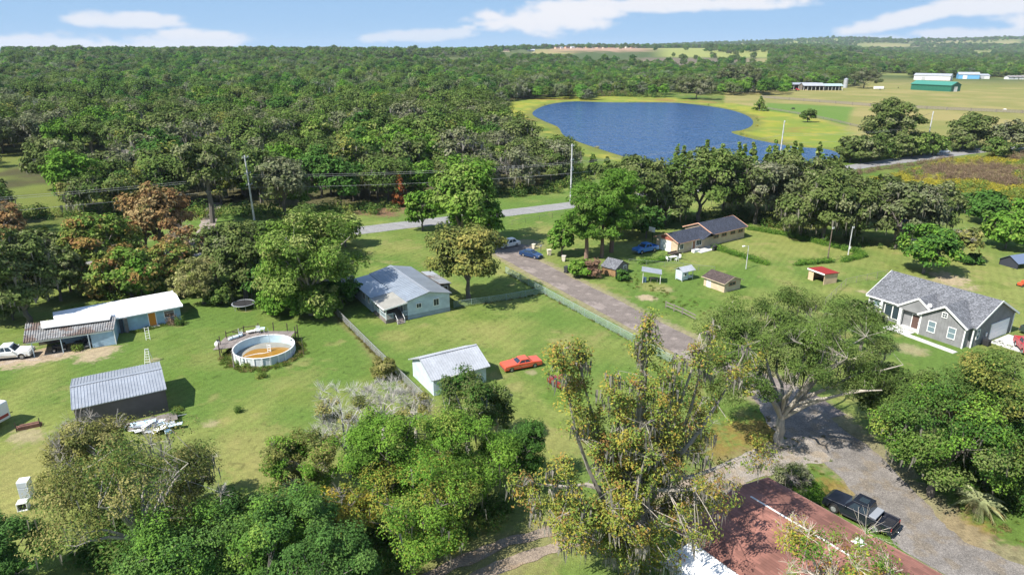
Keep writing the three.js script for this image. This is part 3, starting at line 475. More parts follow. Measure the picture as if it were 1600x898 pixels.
{ // ---- sheds round the ranch yard
  const o = thing('plywood_shed', 'plywood shed with grey gable roof beside the street', 'shed', [19.2, 0, -120.55], 7.097 - 2 * Math.PI);
  // x along the gable wall, ridge along z
  part(o, 'wall', gableWalls(3.1, 4.25, 1.6, 2.7).rotateY(-Math.PI / 2).translate(0, 0, -3.1), MT.wood); part(o, 'roof', gableRoof(3.1, 4.25, 1.6, 2.7, .25, .08, .2).rotateY(-Math.PI / 2).translate(0, 0, -3.1), MT.shingleGrey);
  part(o, 'gable_panel', extrudeX([[-.1, .05], [-.1, 1.55], [-2.12, 2.6], [-4.15, 1.55], [-4.15, .05]], 0, .03).rotateY(-Math.PI / 2).translate(0, 0, .005), MT.greyWood);
  door_(o, 2.9, 0, .045, .8, 1.6, 'z', MT.greyWood);
  const s = thing('tin_shelter', 'open lean-to shelter with pale tin roof and posts near the plywood shed', 'shelter', [23.6, 0, -117.2], -.2);
  part(s, 'roof', slope([-.2, 2.3, .3], [3.4, 1.9, .3], [3.4, 2.0, -2.3], [-.2, 2.4, -2.3], .06), MT.metal); for (const [x, z] of [[.1, 0], [3.2, 0], [.1, -2], [3.2, -2]]) part(s, 'post', box(.1, x > 1 ? 1.92 : 2.28, .1, x, 0, z), MT.white);
  part(s, 'storage_bin', rbox(.7, .9, .7, .4, 0, -.6, .05), mat([.05, .10, .16], .6)); part(s, 'work_table', [box(1.4, .06, .8, 2.1, .8, -.9), box(.06, .8, .06, 1.5, 0, -.6), box(.06, .8, .06, 2.7, 0, -.6), box(.06, .8, .06, 1.5, 0, -1.2), box(.06, .8, .06, 2.7, 0, -1.2)], MT.greyWood);
  const b = thing('coop', 'little pale blue coop on legs with tin gable roof on the grass', 'coop', [31.0, 0, -117.8], GRID);
  part(b, 'wall', box(1.5, 1.7, 1.7, .75, .25, -.9), MT.paleBlue); part(b, 'roof', gableRoof(2.9, 1.9, 1.95, 2.5, .25, .06, .15), MT.metalPale); for (const [x, z] of [[.1, -.1], [2.7, -.1], [.1, -1.7], [2.7, -1.7]]) part(b, 'leg', box(.1, 2.0, .1, x, 0, z), MT.white);
  part(b, 'platform', box(2.8, .08, 1.7, 1.4, .45, -.9), MT.white); part(b, 'rail', [box(1.3, .06, .05, 2.1, .95, -.1), box(1.3, .06, .05, 2.1, .7, -.1)], MT.white); window_(b, .75, 1.3, -.04, .5, .4, 'z', MT.trim);
  const t = thing('tan_shed', 'tan block shed with brown shingle roof in the ranch yard', 'shed', [34.43, 0, -115.9], -1.01);
  part(t, 'wall', gableWalls(4.7, 4.1, 1.75, 2.55), MT.tan); part(t, 'roof', gableRoof(4.7, 4.1, 1.75, 2.55, .38, .1, .3), MT.shingleBrown); part(t, 'fascia', [box(5.3, .13, .04, 2.35, 1.58, .41), plank([5.03, 1.68, .4], [5.03, 2.6, -2.05], .04, .13), plank([5.03, 1.68, -4.5], [5.03, 2.6, -2.05], .04, .13)], MT.tan); window_(t, 4.72, 1.35, -1.9, 1.5, .5, 'x', MT.tanTrim, [2, 1]); door_(t, 1.2, 0, .02, .8, 1.6, 'z', MT.white);
  const r = thing('red_roof_shelter', 'small cream animal shelter with red roof and dark open front', 'shelter', [54.6, 0, -119.5], -1.166);
  part(r, 'wall', [box(.1, 1.95, 3.2, 3.65, 0, -1.6), box(.1, 1.95, 3.2, .05, 0, -1.6), box(3.7, 1.9, .1, 1.85, 0, -3.15), box(1.2, 1.95, .1, .6, 0, -.05)], mat([.74, .55, .36], .8, { map: wearTex }));
  const q = part(r, 'roof', slope([-.15, 2.0, .2], [3.85, 2.0, .2], [3.85, 1.85, -3.4], [-.15, 1.85, -3.4], .09), mat([.34, .035, .03], .55)); part(q, 'roof_rib', ribsOn([-.15, 2.09, .2], [3.85, 2.09, .2], [3.85, 1.94, -3.4], [-.15, 1.94, -3.4], 10, .05, .04), mat([.34, .035, .03], .55), { kind: 'stuff' }); part(q, 'fascia', box(4.02, .26, .05, 1.85, 1.86, .23), MT.trim);
  const k = thing('brick_cottage', 'small red and tan cottage with dark roof half hidden by trees', 'house', [84.6, 0, -146.5], -1.03);
  part(k, 'wall', gableWalls(7, 7.5, 2.5, 4.2), MT.tan); part(k, 'brick_gable', extrudeX([[-.05, 0], [-.05, 2.4], [-3.75, 4.1], [-7.45, 2.4], [-7.45, 0]], 7.0, 7.05), MT.brickRed); part(k, 'roof', gableRoof(7, 7.5, 2.5, 4.2, .4, .12), MT.shingleDark); window_(k, 7.07, 1.5, -2.2, 1.0, 1.0, 'x'); window_(k, 2.4, 1.5, .02, 1.2, 1.0, 'z'); door_(k, 4.6, 0, .02, .9, 2, 'z', MT.trim);
}
{ // ---- red-roofed house in the foreground: a short slope to the lane side, a long one away from it
  const yaw = -.956, o = thing('red_roof_house', 'foreground house with low faded red shingle roof and white ridge cap', 'house', [23.6, 0, -53.6], yaw);
  const L = 24, a = 4.9, b = 7.4, e = 2.7, h = 3.6, el = 2.35; // x along the eave towards the viewer, +z to the left slope
  part(o, 'wall', extrudeX([[.5, 0], [.5, e - .05], [a, h - .08], [a + b - .4, el - .05], [a + b - .4, 0]], .5, L), mat([.55, .45, .36], .85, { map: wearTex }));
  const rf = part(o, 'roof', [slope([0, e, 0], [0, h, a], [L, h, a], [L, e, 0], .14), slope([0, h, a], [0, el, a + b], [L, el, a + b], [L, h, a], .142)], MT.shingleRed);
  part(rf, 'ridge_cap', plank([1.6, h + .16, a], [10.6, h + .16, a], .15, .05), MT.white); part(rf, 'ridge_cap', plank([13.6, h + .16, a], [18, h + .16, a], .15, .05), MT.white);
  part(rf, 'drip_edge', [box(L, .10, .06, L / 2, e - .0, -.035), plank([-.035, e + .04, 0], [-.035, h + .04, a], .06, .12), plank([-.035, h + .04, a], [-.035, el + .04, a + b], .06, .12)], mat([.62, .52, .46], .6));
  part(rf, 'roof_vent', [cyl(.24, .20, .22, 9.8, 3.2, 2.25, 14), new THREE.SphereGeometry(.34, 14, 6, 0, 6.3, 0, 1.6).scale(1, .55, 1).translate(9.8, 3.40, 2.25), slope([9.4, 3.17, 1.85], [9.4, 3.34, 2.75], [10.25, 3.34, 2.75], [10.25, 3.17, 1.85], .02)], MT.trim);
  window_(o, 6, 1.5, .48, 1.2, 1.0, '-z'); window_(o, 11, 1.5, .48, 1.2, 1.0, '-z'); window_(o, .48, 1.5, 5, 1.2, 1.0, '-x');
  const c = thing('patio_roof', 'bright white ribbed metal patio roof attached to the red-roofed house', 'patio roof', [23.6, 0, -53.6], yaw);
  const z0 = a + b + .05, z1 = z0 + 3.6, cr = part(c, 'roof', slope([1.6, el + .14, z0], [1.6, 2.3, z1], [L, 2.3, z1], [L, el + .14, z0], .05), MT.whiteRoof), rr = [];
  for (let i = 0; i <= 55; i++) rr.push(plank([1.6 + i * .4, el + .2, z0 + .02], [1.6 + i * .4, 2.36, z1], .05, .04));
  part(cr, 'roof_rib', rr, MT.whiteRoof, { kind: 'stuff' }); part(cr, 'edge_trim', box(22.4, .1, .07, 12.8, el + .19, z0 + .02), MT.trim);
  const bolts = []; for (let i = 0; i < 52; i++) bolts.push(box(.07, .03, .07, 2.0 + i * .4, el + .295, z0 + .03)); part(cr, 'bolt', bolts, MT.rubber, { kind: 'stuff' });
  for (const x of [1.9, 6.5, 11, 15.5, 20]) part(c, 'post', box(.1, 2.3, .1, x, 0, z1 - .2), MT.white);
}
{ // ---- far farm buildings
  const gb = (name, label, cat, [x, z], yaw, L, W, e, h, wall, roof) => { const o = thing(name, label, cat, [x, terrain(x, z), z], yaw); part(o, 'wall', gableWalls(L, W, e, h), wall); part(o, 'roof', gableRoof(L, W, e, h, .6, .25), roof); return o; };
  const open = (label, [x, z], yaw, L, W, e, h, roof, n) => { const o = thing('open_barn', label, 'barn', [x, terrain(x, z), z], yaw); part(o, 'back_wall', box(L, e, .25, L / 2, 0, -W), MT.greyWood); for (const X of [0, L - .25]) part(o, 'side_wall', extrudeX([[-W * .35, 0], [-W * .35, e], [-W / 2, h - .3], [-W, e], [-W, 0]], X, X + .25), MT.greyWood); part(o, 'roof', gableRoof(L, W, e, h, .6, .25), roof); for (let i = 0; i <= n; i++) part(o, 'post', box(.35, e - .1, .35, i * (L - .35) / n + .17, 0, -.3), MT.white); return o; };
  let o = gb('green_barn', 'long dark green metal barn with white door on the far pasture', 'barn', [419.2, -746], -1.1, 42.4, 15.3, 6.2, 9.2, MT.green, MT.greenRoof);
  garageDoor(o, 42.45, 0, -7.5, 5, 4.6, 'x', 4); part(o, 'fascia', box(43.6, .5, .1, 21.2, 5.55, .66), MT.green);
  const at = (px, py) => { const p = G(px, py); return [p[0], p[2]]; };
  o = gb('white_barn', 'white metal barn standing behind the green barn', 'barn', at(1428, 124.5), -.72, 44, 16, 6, 8.5, MT.white, MT.metalPale); garageDoor(o, 44.05, 0, -8, 6, 4.5, 'x', 3, MT.galv); garageDoor(o, 12, 0, .05, 5, 4.5, 'z', 3, MT.galv);
  o = gb('blue_barn', 'blue and white metal barn right of the white barn', 'barn', at(1498, 123), -.35, 26, 14, 6, 9, mat([.14, .38, .62], .6), MT.metalPale); garageDoor(o, 26.05, 0, -7, 5, 4.5, 'x', 3); garageDoor(o, 8, 0, .05, 5, 4.5, 'z', 3);
  const p2 = thing('farm_shed', 'white lean-to shed joined to the blue barn', 'shed', [at(1524, 123)[0], terrain(...at(1524, 123)), at(1524, 123)[1]], -.35); part(p2, 'wall', box(18, 4.5, 12, 9, 0, -6), MT.white); part(p2, 'roof', slope([-.5, 4.5, .5], [18.5, 4.5, .5], [18.5, 6.5, -12.5], [-.5, 6.5, -12.5], .25), MT.metalPale); garageDoor(p2, 9, 0, .05, 5, 3.6, 'z', 3, MT.galv);
  o = gb('farm_shed', 'low pale farm building at the right end of the far pasture', 'shed', at(1577, 124), .1, 26, 9, 3.2, 5, MT.white, MT.metalOld); window_(o, 8, 1.8, .03, 2, 1.2, 'z'); door_(o, 15, 0, .03, 1.4, 2.4, 'z', MT.dark);
  o = open('open-sided hay barn with white roof left of the round oak', at(1256, 141), -.1, 20, 16, 4.6, 7, MT.metalPale, 5); part(o, 'hay_bale', cyl(.8, .8, 1.3, 3, 0, -2, 12), MT.tan);
  o = open('long open equipment barn with grey roof behind the white-roofed hay barn', at(1233, 139.5), -.05, 30, 12, 5, 6.5, MT.metal, 6);
  o = open('open stable with green-grey roof beside the pale silo', at(1289, 141), -.08, 18, 14, 4.4, 6.2, mat([.33, .42, .42], .6), 5);
  const s = thing('silo', 'small pale grey silo beside the far stable', 'silo', [at(1321, 137)[0], terrain(...at(1321, 137)), at(1321, 137)[1]]); part(s, 'body', cyl(2.3, 2.3, 9, 0, 0, 0, 18), MT.metalPale); part(s, 'cap', new THREE.ConeGeometry(2.4, 1.5, 18).translate(0, 9.75, 0), MT.metal);
  const tr = thing('horse_trailer', 'white trailer parked on the pasture right of the round oak', 'trailer', [at(1366, 140)[0], terrain(...at(1366, 140)), at(1366, 140)[1]], .05); part(tr, 'body', rbox(10, 2.6, 2.6, 5, .7, 0, .3), MT.trim); for (const x of [5.5, 6.6]) part(tr, 'wheel', new THREE.CylinderGeometry(.5, .5, .3, 14).rotateX(Math.PI / 2).translate(x, .5, 1.35), MT.rubber); part(tr, 'hitch', bar([0, .6, 0], [-1.8, .55, 0], .08), MT.dark);
  const tk = thing('farm_tractor', 'red farm tractor under the far open barn', 'tractor', [at(1245, 142)[0], terrain(...at(1245, 142)), at(1245, 142)[1]], -.3); part(tk, 'body', [rbox(2.2, 1, 1, 1.6, .9, 0, .2), rbox(1.4, 1.7, 1.5, -.2, .9, 0, .2)], mat([.5, .03, .03], .5)); for (const z of [-.95, .95]) { part(tk, 'wheel', new THREE.CylinderGeometry(.9, .9, .5, 18).rotateX(Math.PI / 2).translate(-.4, .9, z), MT.rubber); part(tk, 'wheel', new THREE.CylinderGeometry(.5, .5, .35, 14).rotateX(Math.PI / 2).translate(2.1, .5, z), MT.rubber); }
  // houses on the far rise and in the haze
  const far = [[545, 79, 16, 'white far house among the treetops of the left horizon', MT.trim, MT.metalPale], [735, 80, 20, 'white far house on the horizon left of the bare hill', MT.trim, MT.shingleGrey], [752, 81, 10, 'small pale far shed right of the white horizon house', MT.white, MT.metal], [786, 79.5, 22, 'tan far house on the horizon at the edge of the bare hill', MT.tan, MT.shingleBrown], [770, 79.5, 12, 'low tan far house left of the tan horizon house', MT.tan, MT.metal], [825, 76, 24, 'white far building at the left end of the bare hill', MT.white, MT.metalPale],
    [1382, 99, 26, 'grey-roofed far house among the dark tree bands right of the round oak', MT.white, MT.metal], [1424, 100, 26, 'white far house among the dark tree bands above the white barn', MT.trim, MT.metalPale], [1460, 96, 20, 'white far shed in the tree band above the green barn', MT.trim, MT.metalPale], [1503, 93, 40, 'long tan far building in the dark tree band at right', MT.tan, MT.shingleBrown], [1545, 92, 34, 'long white far building in the dark tree band at right', MT.white, MT.metalPale], [1582, 93, 26, 'pale far house near the right edge in the tree band', MT.white, MT.metal], [1204, 82, 26, 'pale far building on the wooded slope above the oaks', MT.white, MT.metalPale]];
  for (const [px, py, L, label, wall, roof] of far) { const q = rayOf(px, py), D = px < 850 ? 2250 : 0, c = D ? [D * q[0], D * q[2]] : at(px, py); const f = gb('far_house', label, 'house', c, h2(px, 3) * .8 - .4, L, L * .45, 4, 7.5, wall, roof); window_(f, L * .3, 2, .05, 2, 1.6, 'z'); window_(f, L * .7, 2, .05, 2, 1.6, 'z'); }
  const dev = ['#d9b9a0', '#e6d6c6', '#caa48c', '#efe6dc']; 
  for (let i = 0; i < 16; i++) { const px = 868 + i * 8.2 + h2(i, 5) * 4, q = rayOf(px, 76), D = 2900 + 300 * h2(i, 9), c = [D * q[0], D * q[2]], f = gb('hilltop_house', 'pale new house in the building site on the bare far hill', 'house', c, h2(i, 2), 22, 14, 5, 9, mat(dev[i % 4], .8), i % 2 ? MT.metal : MT.shingleBrown); f.userData.group = 'new houses on the bare far hill'; }
}
// ---------------------------------------------------------------- vehicles: x forward, z to the right side
const paint = (c, rough = .35) => mat(c, rough, { clearcoat: .6, clearcoatRoughness: .12 });
const CHROME = mat([.62, .63, .65], .22, { metalness: .9 }), LAMP = mat([.85, .86, .85], .15), TAIL = mat([.45, .02, .02], .3);
function wheel(o, x, z, r = .36, w = .24, rimR = .6) {
  const t = part(o, 'wheel', new THREE.LatheGeometry([[r * rimR, -w / 2], [r * .93, -w / 2], [r, -w * .36], [r, w * .36], [r * .93, w / 2], [r * rimR, w / 2], [r * rimR, -w / 2]].map(([a, b]) => new THREE.Vector2(a, b)), 20).rotateX(Math.PI / 2).translate(x, r, z), MT.rubber);
  const s = [cyl(r * rimR, r * rimR, w * .7, 0, -w * .35, 0, 14).rotateX(Math.PI / 2).translate(x, r, z)]; for (let k = 0; k < 5; k++) s.push(box(r * .16, r * .5, w * .84, 0, r * .1, 0).rotateZ(k * 1.2566).translate(x, r, z));
  part(t, 'rim', s, MT.steel);
}
function bodySide(out, wheels, r) { // the outline (x, y) from the rear along the top to the front, and arches along the bottom from front to rear
  const s = new THREE.Shape(); s.moveTo(...out[0]); for (const p of out.slice(1)) s.lineTo(...p);
  const y = out[0][1]; for (const x of wheels) { s.lineTo(x + r, y); s.absarc(x, Math.max(y, r * .78), r, 0, Math.PI, false); s.lineTo(x - r, y); }
  s.closePath(); return s;
}
function slab(shape, w, bevel = .07) { return new THREE.ExtrudeGeometry(shape, { depth: w - 2 * bevel, bevelEnabled: true, bevelSize: bevel, bevelThickness: bevel, bevelSegments: 3, curveSegments: 10 }).translate(0, 0, -w / 2 + bevel); }
function pane4(a, b, c, d, out = .012) { // a thin pane over four corners, moved outwards
  const A = new THREE.Vector3(...a), n = new THREE.Vector3(...b).sub(A).cross(new THREE.Vector3(...d).sub(A)).normalize(), up = (p, k) => [p[0] + n.x * k, p[1] + n.y * k, p[2] + n.z * k];
  return hull8([a, b, c, d].map((p) => up(p, -.01)), [a, b, c, d].map((p) => up(p, out)));
}
const mixP = (p, q, t) => p.map((v, i) => v + (q[i] - v) * t);
function cabin(o, b, t, paintM, posts, name = 'cabin', glass = MT.glass) { // b, t: [rearX, frontX, halfWidth, y]
  const B = [[b[0], b[3], b[2]], [b[1], b[3], b[2]], [b[1], b[3], -b[2]], [b[0], b[3], -b[2]]], T = [[t[0], t[3], t[2]], [t[1], t[3], t[2]], [t[1], t[3], -t[2]], [t[0], t[3], -t[2]]];
  part(o, name, [hull8(B, T), rbox(t[1] - t[0] + .1, .07, t[2] * 2 + .06, (t[0] + t[1]) / 2, t[3] - .02, 0, .03)], paintM);
  const face = (i, j, u0, u1, v0 = .14, v1 = .86) => { const p = (u, v) => mixP(mixP(B[i], B[j], u), mixP(T[i], T[j], u), v); return pane4(p(u0, v0), p(u1, v0), p(u1, v1), p(u0, v1)); };
  part(o, 'windshield', face(1, 2, .06, .94), glass); part(o, 'rear_window', face(3, 0, .08, .92, .2, .85), glass);
  for (const [u, v] of posts) { part(o, 'side_window', face(0, 1, u, v), glass); part(o, 'side_window', face(2, 3, 1 - v, 1 - u), glass); }
}
function sedan(o, m, q = {}) {
  const L = q.L ?? 4.7, w = q.w ?? 1.82, H = q.h ?? 1.45, a = L / 2, W = [q.fw ?? a - .95, -(a - 1.0)];
  const top = q.old ? [[-a, .36], [-a - .02, .62], [-a + .05, .84], [-a + 1.2, .93], [.95, .95], [a - .15, .84], [a, .70], [a - .02, .36]] : [[-a + .05, .30], [-a, .62], [-a + .08, .92], [-a + .7, .98], [.95, .95], [a - .55, .80], [a - .06, .62], [a, .32]];
  part(o, 'body', slab(bodySide(top, W, .40), w), m);
  if (q.old) cabin(o, [-a + 1.15, .95, w / 2 - .10, .92], [-a + 1.85, .25, w / 2 - .30, H], m, [[.12, .48], [.52, .92]]); else cabin(o, [-a + .45, 1.2, w / 2 - .08, .92], [-a + 1.25, .25, w / 2 - .30, H], m, [[.14, .50], [.54, .88]]);
  for (const x of W) for (const z of [-1, 1]) wheel(o, x, z * (w / 2 - .12), .33, .21);
  for (const z of [-1, 1]) { part(o, 'headlight', rbox(.06, .15, .36, a - .01, .60, z * (w / 2 - .30), .02), LAMP); part(o, 'taillight', rbox(.06, .14, .38, -a + .02, .66, z * (w / 2 - .30), .02), TAIL); part(o, 'side_mirror', rbox(.12, .12, .2, .75, .95, z * (w / 2 + .06), .03), m); }
  part(o, 'bumper', rbox(.12, .16, w - .1, a + .02, .36, 0, .04), q.old ? CHROME : m); part(o, 'bumper', rbox(.12, .16, w - .1, -a - .02, .38, 0, .04), q.old ? CHROME : m);
  part(o, 'grille', box(.04, .14, w - .9, a - .0, .56, 0), q.old ? CHROME : MT.dark);
}
function pickup(o, m, q = {}) {
  const L = q.L ?? 5.8, w = q.w ?? 2.0, a = L / 2, r = q.r ?? .41, W = [a - 1.0, -a + 1.25], bx = -a + (q.bed ?? 1.75), y1 = q.belt ?? 1.18, H = q.h ?? 1.92, fl = .62;
  const top = [[-a, .45], [-a, fl + .16], [bx, fl + .16], [bx, y1], [1.05, y1], [a - .25, y1 - .08], [a - .02, y1 - .22], [a, .45]];
  part(o, 'body', slab(bodySide(top, W, r + .09), w, .06), m);
  part(o, 'cabin_floor', box(L - .3, .2, w - .3, 0, .34, 0), MT.dark);
  cabin(o, [bx + .04, 1.25, w / 2 - .07, y1 - .01], [bx + .28, .55, w / 2 - .24, H], m, q.crew === false ? [[.10, .40], [.46, .86]] : [[.07, .40], [.45, .82]]);
  const side = (z) => rbox(bx + a, y1 - fl - .1, .12, (bx - a) / 2, fl + .1, z, .04); for (const z of [-1, 1]) part(o, 'bed_side', side(z * (w / 2 - .06)), m);
  part(o, 'bed_floor', box(bx + a - .1, .03, w - .24, (bx - a) / 2, fl + .165, 0), MT.dark); part(o, 'tailgate', rbox(.10, y1 - fl - .1, w - .02, -a + .05, fl + .1, 0, .03), m);
  for (const x of W) for (const z of [-1, 1]) { wheel(o, x, z * (w / 2 - .10), r, .28); part(o, 'fender_flare', new THREE.TorusGeometry(r + .10, .05, 6, 14, Math.PI).translate(x, r, z * (w / 2 + .0)), q.flare ?? m); }
  for (const z of [-1, 1]) { part(o, 'headlight', rbox(.07, .2, .34, a - .02, y1 - .42, z * (w / 2 - .24), .03), LAMP); part(o, 'taillight', rbox(.06, .34, .15, -a - .005, y1 - .46, z * (w / 2 - .10), .02), TAIL); part(o, 'side_mirror', rbox(.14, .22, .26, .95, y1 + .02, z * (w / 2 + .12), .04), q.mirror ?? m); }
  part(o, 'grille', box(.05, .34, w - .9, a + .0, y1 - .56, 0), q.grille ?? MT.dark); part(o, 'bumper', rbox(.16, .22, w - .06, a + .05, .46, 0, .05), q.bumper ?? CHROME); part(o, 'bumper', rbox(.16, .18, w - .1, -a - .08, .50, 0, .05), q.bumper ?? CHROME);
}
const heading = (a, b) => Math.atan2(-(b[1] - a[1]), b[0] - a[0]); // from the rear point to the front point
{
  let o = thing('classic_car', 'orange-red classic coupe parked on the lawn beside the metal-roofed garage', 'car', [1.2, .02, -82.4], heading([3.7, -83.5], [-1.4, -81.3]));
  sedan(o, paint([.62, .085, .035], .4), { L: 5.3, w: 1.9, h: 1.36, old: true });
  part(o, 'trim_strip', [box(5.0, .04, .02, 0, .62, .955), box(5.0, .04, .02, 0, .62, -.955)], CHROME);
  o = thing('small_red_car', 'dark red small car half hidden behind the tall yellow-leaved tree', 'car', [6.4, .02, -76.6], -.9); sedan(o, paint([.20, .022, .02], .45), { L: 4.1, w: 1.7, h: 1.38 });
  o = thing('pickup_truck', 'black crew-cab pickup with folded grey bed cover beside the red roof', 'pickup truck', [31.35, .05, -51.3], heading([33.6, -48.9], [29.6, -53.5]));
  const blk = paint([.012, .015, .026], .3); pickup(o, blk, { L: 5.9, w: 2.03, r: .44, h: 1.98, bed: 1.85, belt: 1.22, flare: MT.dark, grille: MT.dark, bumper: mat([.05, .055, .06], .35, { metalness: .6 }) });
  part(o, 'bed_cover', [rbox(.62, .16, 1.84, -1.30, 1.22, 0, .04), rbox(.10, .2, 1.8, -.98, 1.20, 0, .03)], mat([.26, .28, .31], .7)); part(o, 'bed_liner', [0, 1, 2, 3, 4, 5, 6].map((i) => box(1.6, .03, .12, -2.0, .82, -.72 + i * .24)), MT.rubber);
  part(o, 'sunroof', pane4([-.55, 2.04, .35], [.2, 2.04, .35], [.2, 2.04, -.35], [-.55, 2.04, -.35]), MT.glass); part(o, 'tow_hitch', [box(.3, .07, .08, -3.15, .42, 0), new THREE.SphereGeometry(.05, 8, 6).translate(-3.25, .53, 0)], CHROME); part(o, 'running_board', [box(2.3, .06, .18, .1, .40, 1.05), box(2.3, .06, .18, .1, .40, -1.05)], MT.dark);
  o = thing('pickup_truck', 'bright blue crew-cab pickup on the drive of the tan ranch house', 'pickup truck', [27.9, .04, -137.2], heading([30.5, -138.9], [25.2, -135.5])); pickup(o, paint([.02, .16, .48], .3), { L: 5.8 });
  o = thing('pickup_truck', 'white extended-cab pickup nosing towards the carport at the left edge', 'pickup truck', [-69.0, .04, -85.3], heading([-71.7, -84.6], [-66.3, -86.0])); pickup(o, paint([.80, .80, .79], .35), { L: 5.7, crew: false, bed: 2.0, grille: CHROME });
  part(o, 'lower_stripe', [box(5.2, .22, .02, 0, .48, 1.005), box(5.2, .22, .02, 0, .48, -1.005)], mat([.42, .38, .32], .4));
  o = thing('sedan', 'dark blue sedan parked at the street corner by the white bins', 'car', [3.9, .04, -133.6], heading([1.9, -135.0], [5.8, -132.0])); sedan(o, paint([.006, .035, .11], .3), { L: 4.8 });
  o = thing('sedan', 'white car parked behind the dark blue sedan under the yellowish oak', 'car', [-.6, .04, -141.4], heading([1.4, -142.8], [-2.4, -140])); sedan(o, paint([.8, .8, .8], .35), { L: 4.8, h: 1.7 });
  const w = G(1477, 239); o = thing('sedan', 'white car driving on the main road beyond the yellow marsh', 'car', [w[0], .05, w[2]], .52); sedan(o, paint([.8, .8, .8], .35), { L: 5, h: 1.6 });
  o = thing('small_truck', 'red old truck in front of the white garage door at the right edge', 'truck', [72.2, .08, -87.6], -1.9); pickup(o, paint([.42, .055, .06], .5), { L: 5.0, w: 1.9, belt: 1.25, h: 1.85 });
  o = thing('jeep', 'dark green off-road car cut by the right edge beside the white garage', 'car', [77.5, .05, -92.5], -1.1); pickup(o, paint([.03, .05, .04], .5), { L: 4.3, bed: .6, belt: 1.25, h: 1.9 });
  const quad = (name, label, cat, x, z, yaw, c) => { const g = thing(name, label, cat, [x, .02, z], yaw); part(g, 'body', [rbox(1.7, .34, .6, 0, .5, 0, .08), rbox(.5, .3, .62, .55, .75, 0, .08)], mat(c, .4)); part(g, 'seat', rbox(.8, .16, .34, -.25, .84, 0, .06), MT.rubber); for (const X of [-.62, .62]) for (const z of [-.45, .45]) wheel(g, X, z, .30, .26, .5); part(g, 'handlebar', [bar([.3, 1.2, -.38], [.3, 1.2, .38], .025), bar([.45, .8, 0], [.3, 1.2, 0], .03)], MT.dark); part(g, 'rack', [0, 1, 2].map((i) => box(.5, .03, .04, -.65, .95, -.25 + i * .25)), MT.dark); };
  quad('quad_bike', 'black quad bike at the open end of the carport', 'quad bike', -63.6, -87.7, .5, [.02, .02, .024]);
  quad('quad_bike', 'dark grey quad bike deeper under the corrugated carport', 'quad bike', -61.4, -89.2, .9, [.06, .062, .07]);
  o = thing('riding_mower', 'grey riding mower in the shade beside the storage room of the carport', 'mower', [-60.2, .02, -88.9], .4); part(o, 'body', [rbox(.9, .5, .7, .4, .4, 0, .08), rbox(.8, .2, 1.1, -.3, .25, 0, .05)], mat([.16, .17, .17], .5)); part(o, 'seat', [rbox(.45, .12, .5, -.45, .65, 0, .04), rbox(.1, .45, .5, -.68, .7, 0, .04)], MT.rubber); for (const z of [-.42, .42]) { wheel(o, -.5, z, .28, .22, .5); wheel(o, .6, z, .2, .16, .5); } part(o, 'steering_wheel', new THREE.TorusGeometry(.2, .02, 6, 14).rotateX(1.2).translate(.05, 1.05, 0), MT.dark);
  o = thing('utility_trailer', 'flat dark utility trailer beside the tan ranch garage', 'trailer', [33.3, .03, -134.2], .55); part(o, 'deck', [box(2.6, .08, 1.4, 0, .52, 0), box(2.6, .3, .05, 0, .55, .7), box(2.6, .3, .05, 0, .55, -.7)], MT.darkWood); for (const z of [-.82, .82]) wheel(o, 0, z, .28, .18, .5); part(o, 'hitch', [bar([1.3, .5, .4], [2.2, .45, 0], .04), bar([1.3, .5, -.4], [2.2, .45, 0], .04)], MT.steel);
  o = thing('camper', 'white and maroon camper cut by the left edge of the photograph', 'camper', [-58.5, .03, -65.8], 1.35); part(o, 'body', rbox(5.6, 2.2, 2.3, 0, .6, 0, .2), MT.trim); part(o, 'stripe', [box(5.0, .35, .02, 0, 1.0, 1.155), box(.02, .35, 1.9, 2.805, 1.0, 0)], mat([.34, .05, .05], .5)); for (const z of [-1, 1]) { wheel(o, -.4, z * 1.06, .34, .2); } window_(o, .8, 1.9, 1.16, 1.2, .6, 'z', MT.galv); part(o, 'hitch', bar([2.8, .6, 0], [3.9, .55, 0], .05), MT.dark);
}
// ---------------------------------------------------------------- poles, wires, fences
function utilityPole(name, label, cat, [x, z], h, lean, opt = {}, group) {
  const o = thing(name, label, cat, [x, terrain(x, z), z], opt.yaw ?? .5, group);
  part(o, 'pole', cyl(opt.r ?? .26, (opt.r ?? .26) * .62, h, 0, 0, 0, 12), opt.wood ? MT.poleWood : MT.poleGrey);
  if (opt.arms !== false) for (const y of opt.arms ?? [h - .6, h - 4.4, h - 7.2]) { part(o, 'crossarm', [box(opt.w ?? 1.9, .13, .13, 0, y, .16)], opt.wood ? MT.poleWood : MT.galv); for (const s of [-.85, .85]) part(o, 'insulator', cyl(.08, .06, .34, s * (opt.w ?? 1.9) / 2, y + .13, .16, 8), mat([.55, .56, .58], .4)); }
  return o;
}
const poles = [[-150, -122, 15], [-64, -165.5, 16], [16.2, -186, 16], [97.5, -250, 16], [166, -276.5, 17], [250, -330, 16]];
const poleText = ['', 'tall pale concrete utility pole at left, wires leading to both sides', 'pale concrete utility pole in the middle beside the main road', 'thin pale utility pole standing against the pond', 'pale utility pole at the right beside the yellow marsh, leaning a little', ''];
poles.forEach(([x, z, h], i) => { if (!poleText[i]) return; const o = utilityPole('utility_pole', poleText[i], 'utility pole', [x, z], h, 0, { yaw: .5 + Math.PI / 2 - 1.05 }, 'utility poles along the main road'); if (i === 1) o.rotation.z = .03; if (i === 4) { o.rotation.z = -.05; part(o, 'pole_tag', box(.34, .5, .03, 0, 6, .25), MT.trim); } if (i === 2) part(o, 'transformer', cyl(.3, .3, .8, .45, 9.0, 0, 12), MT.galv); });
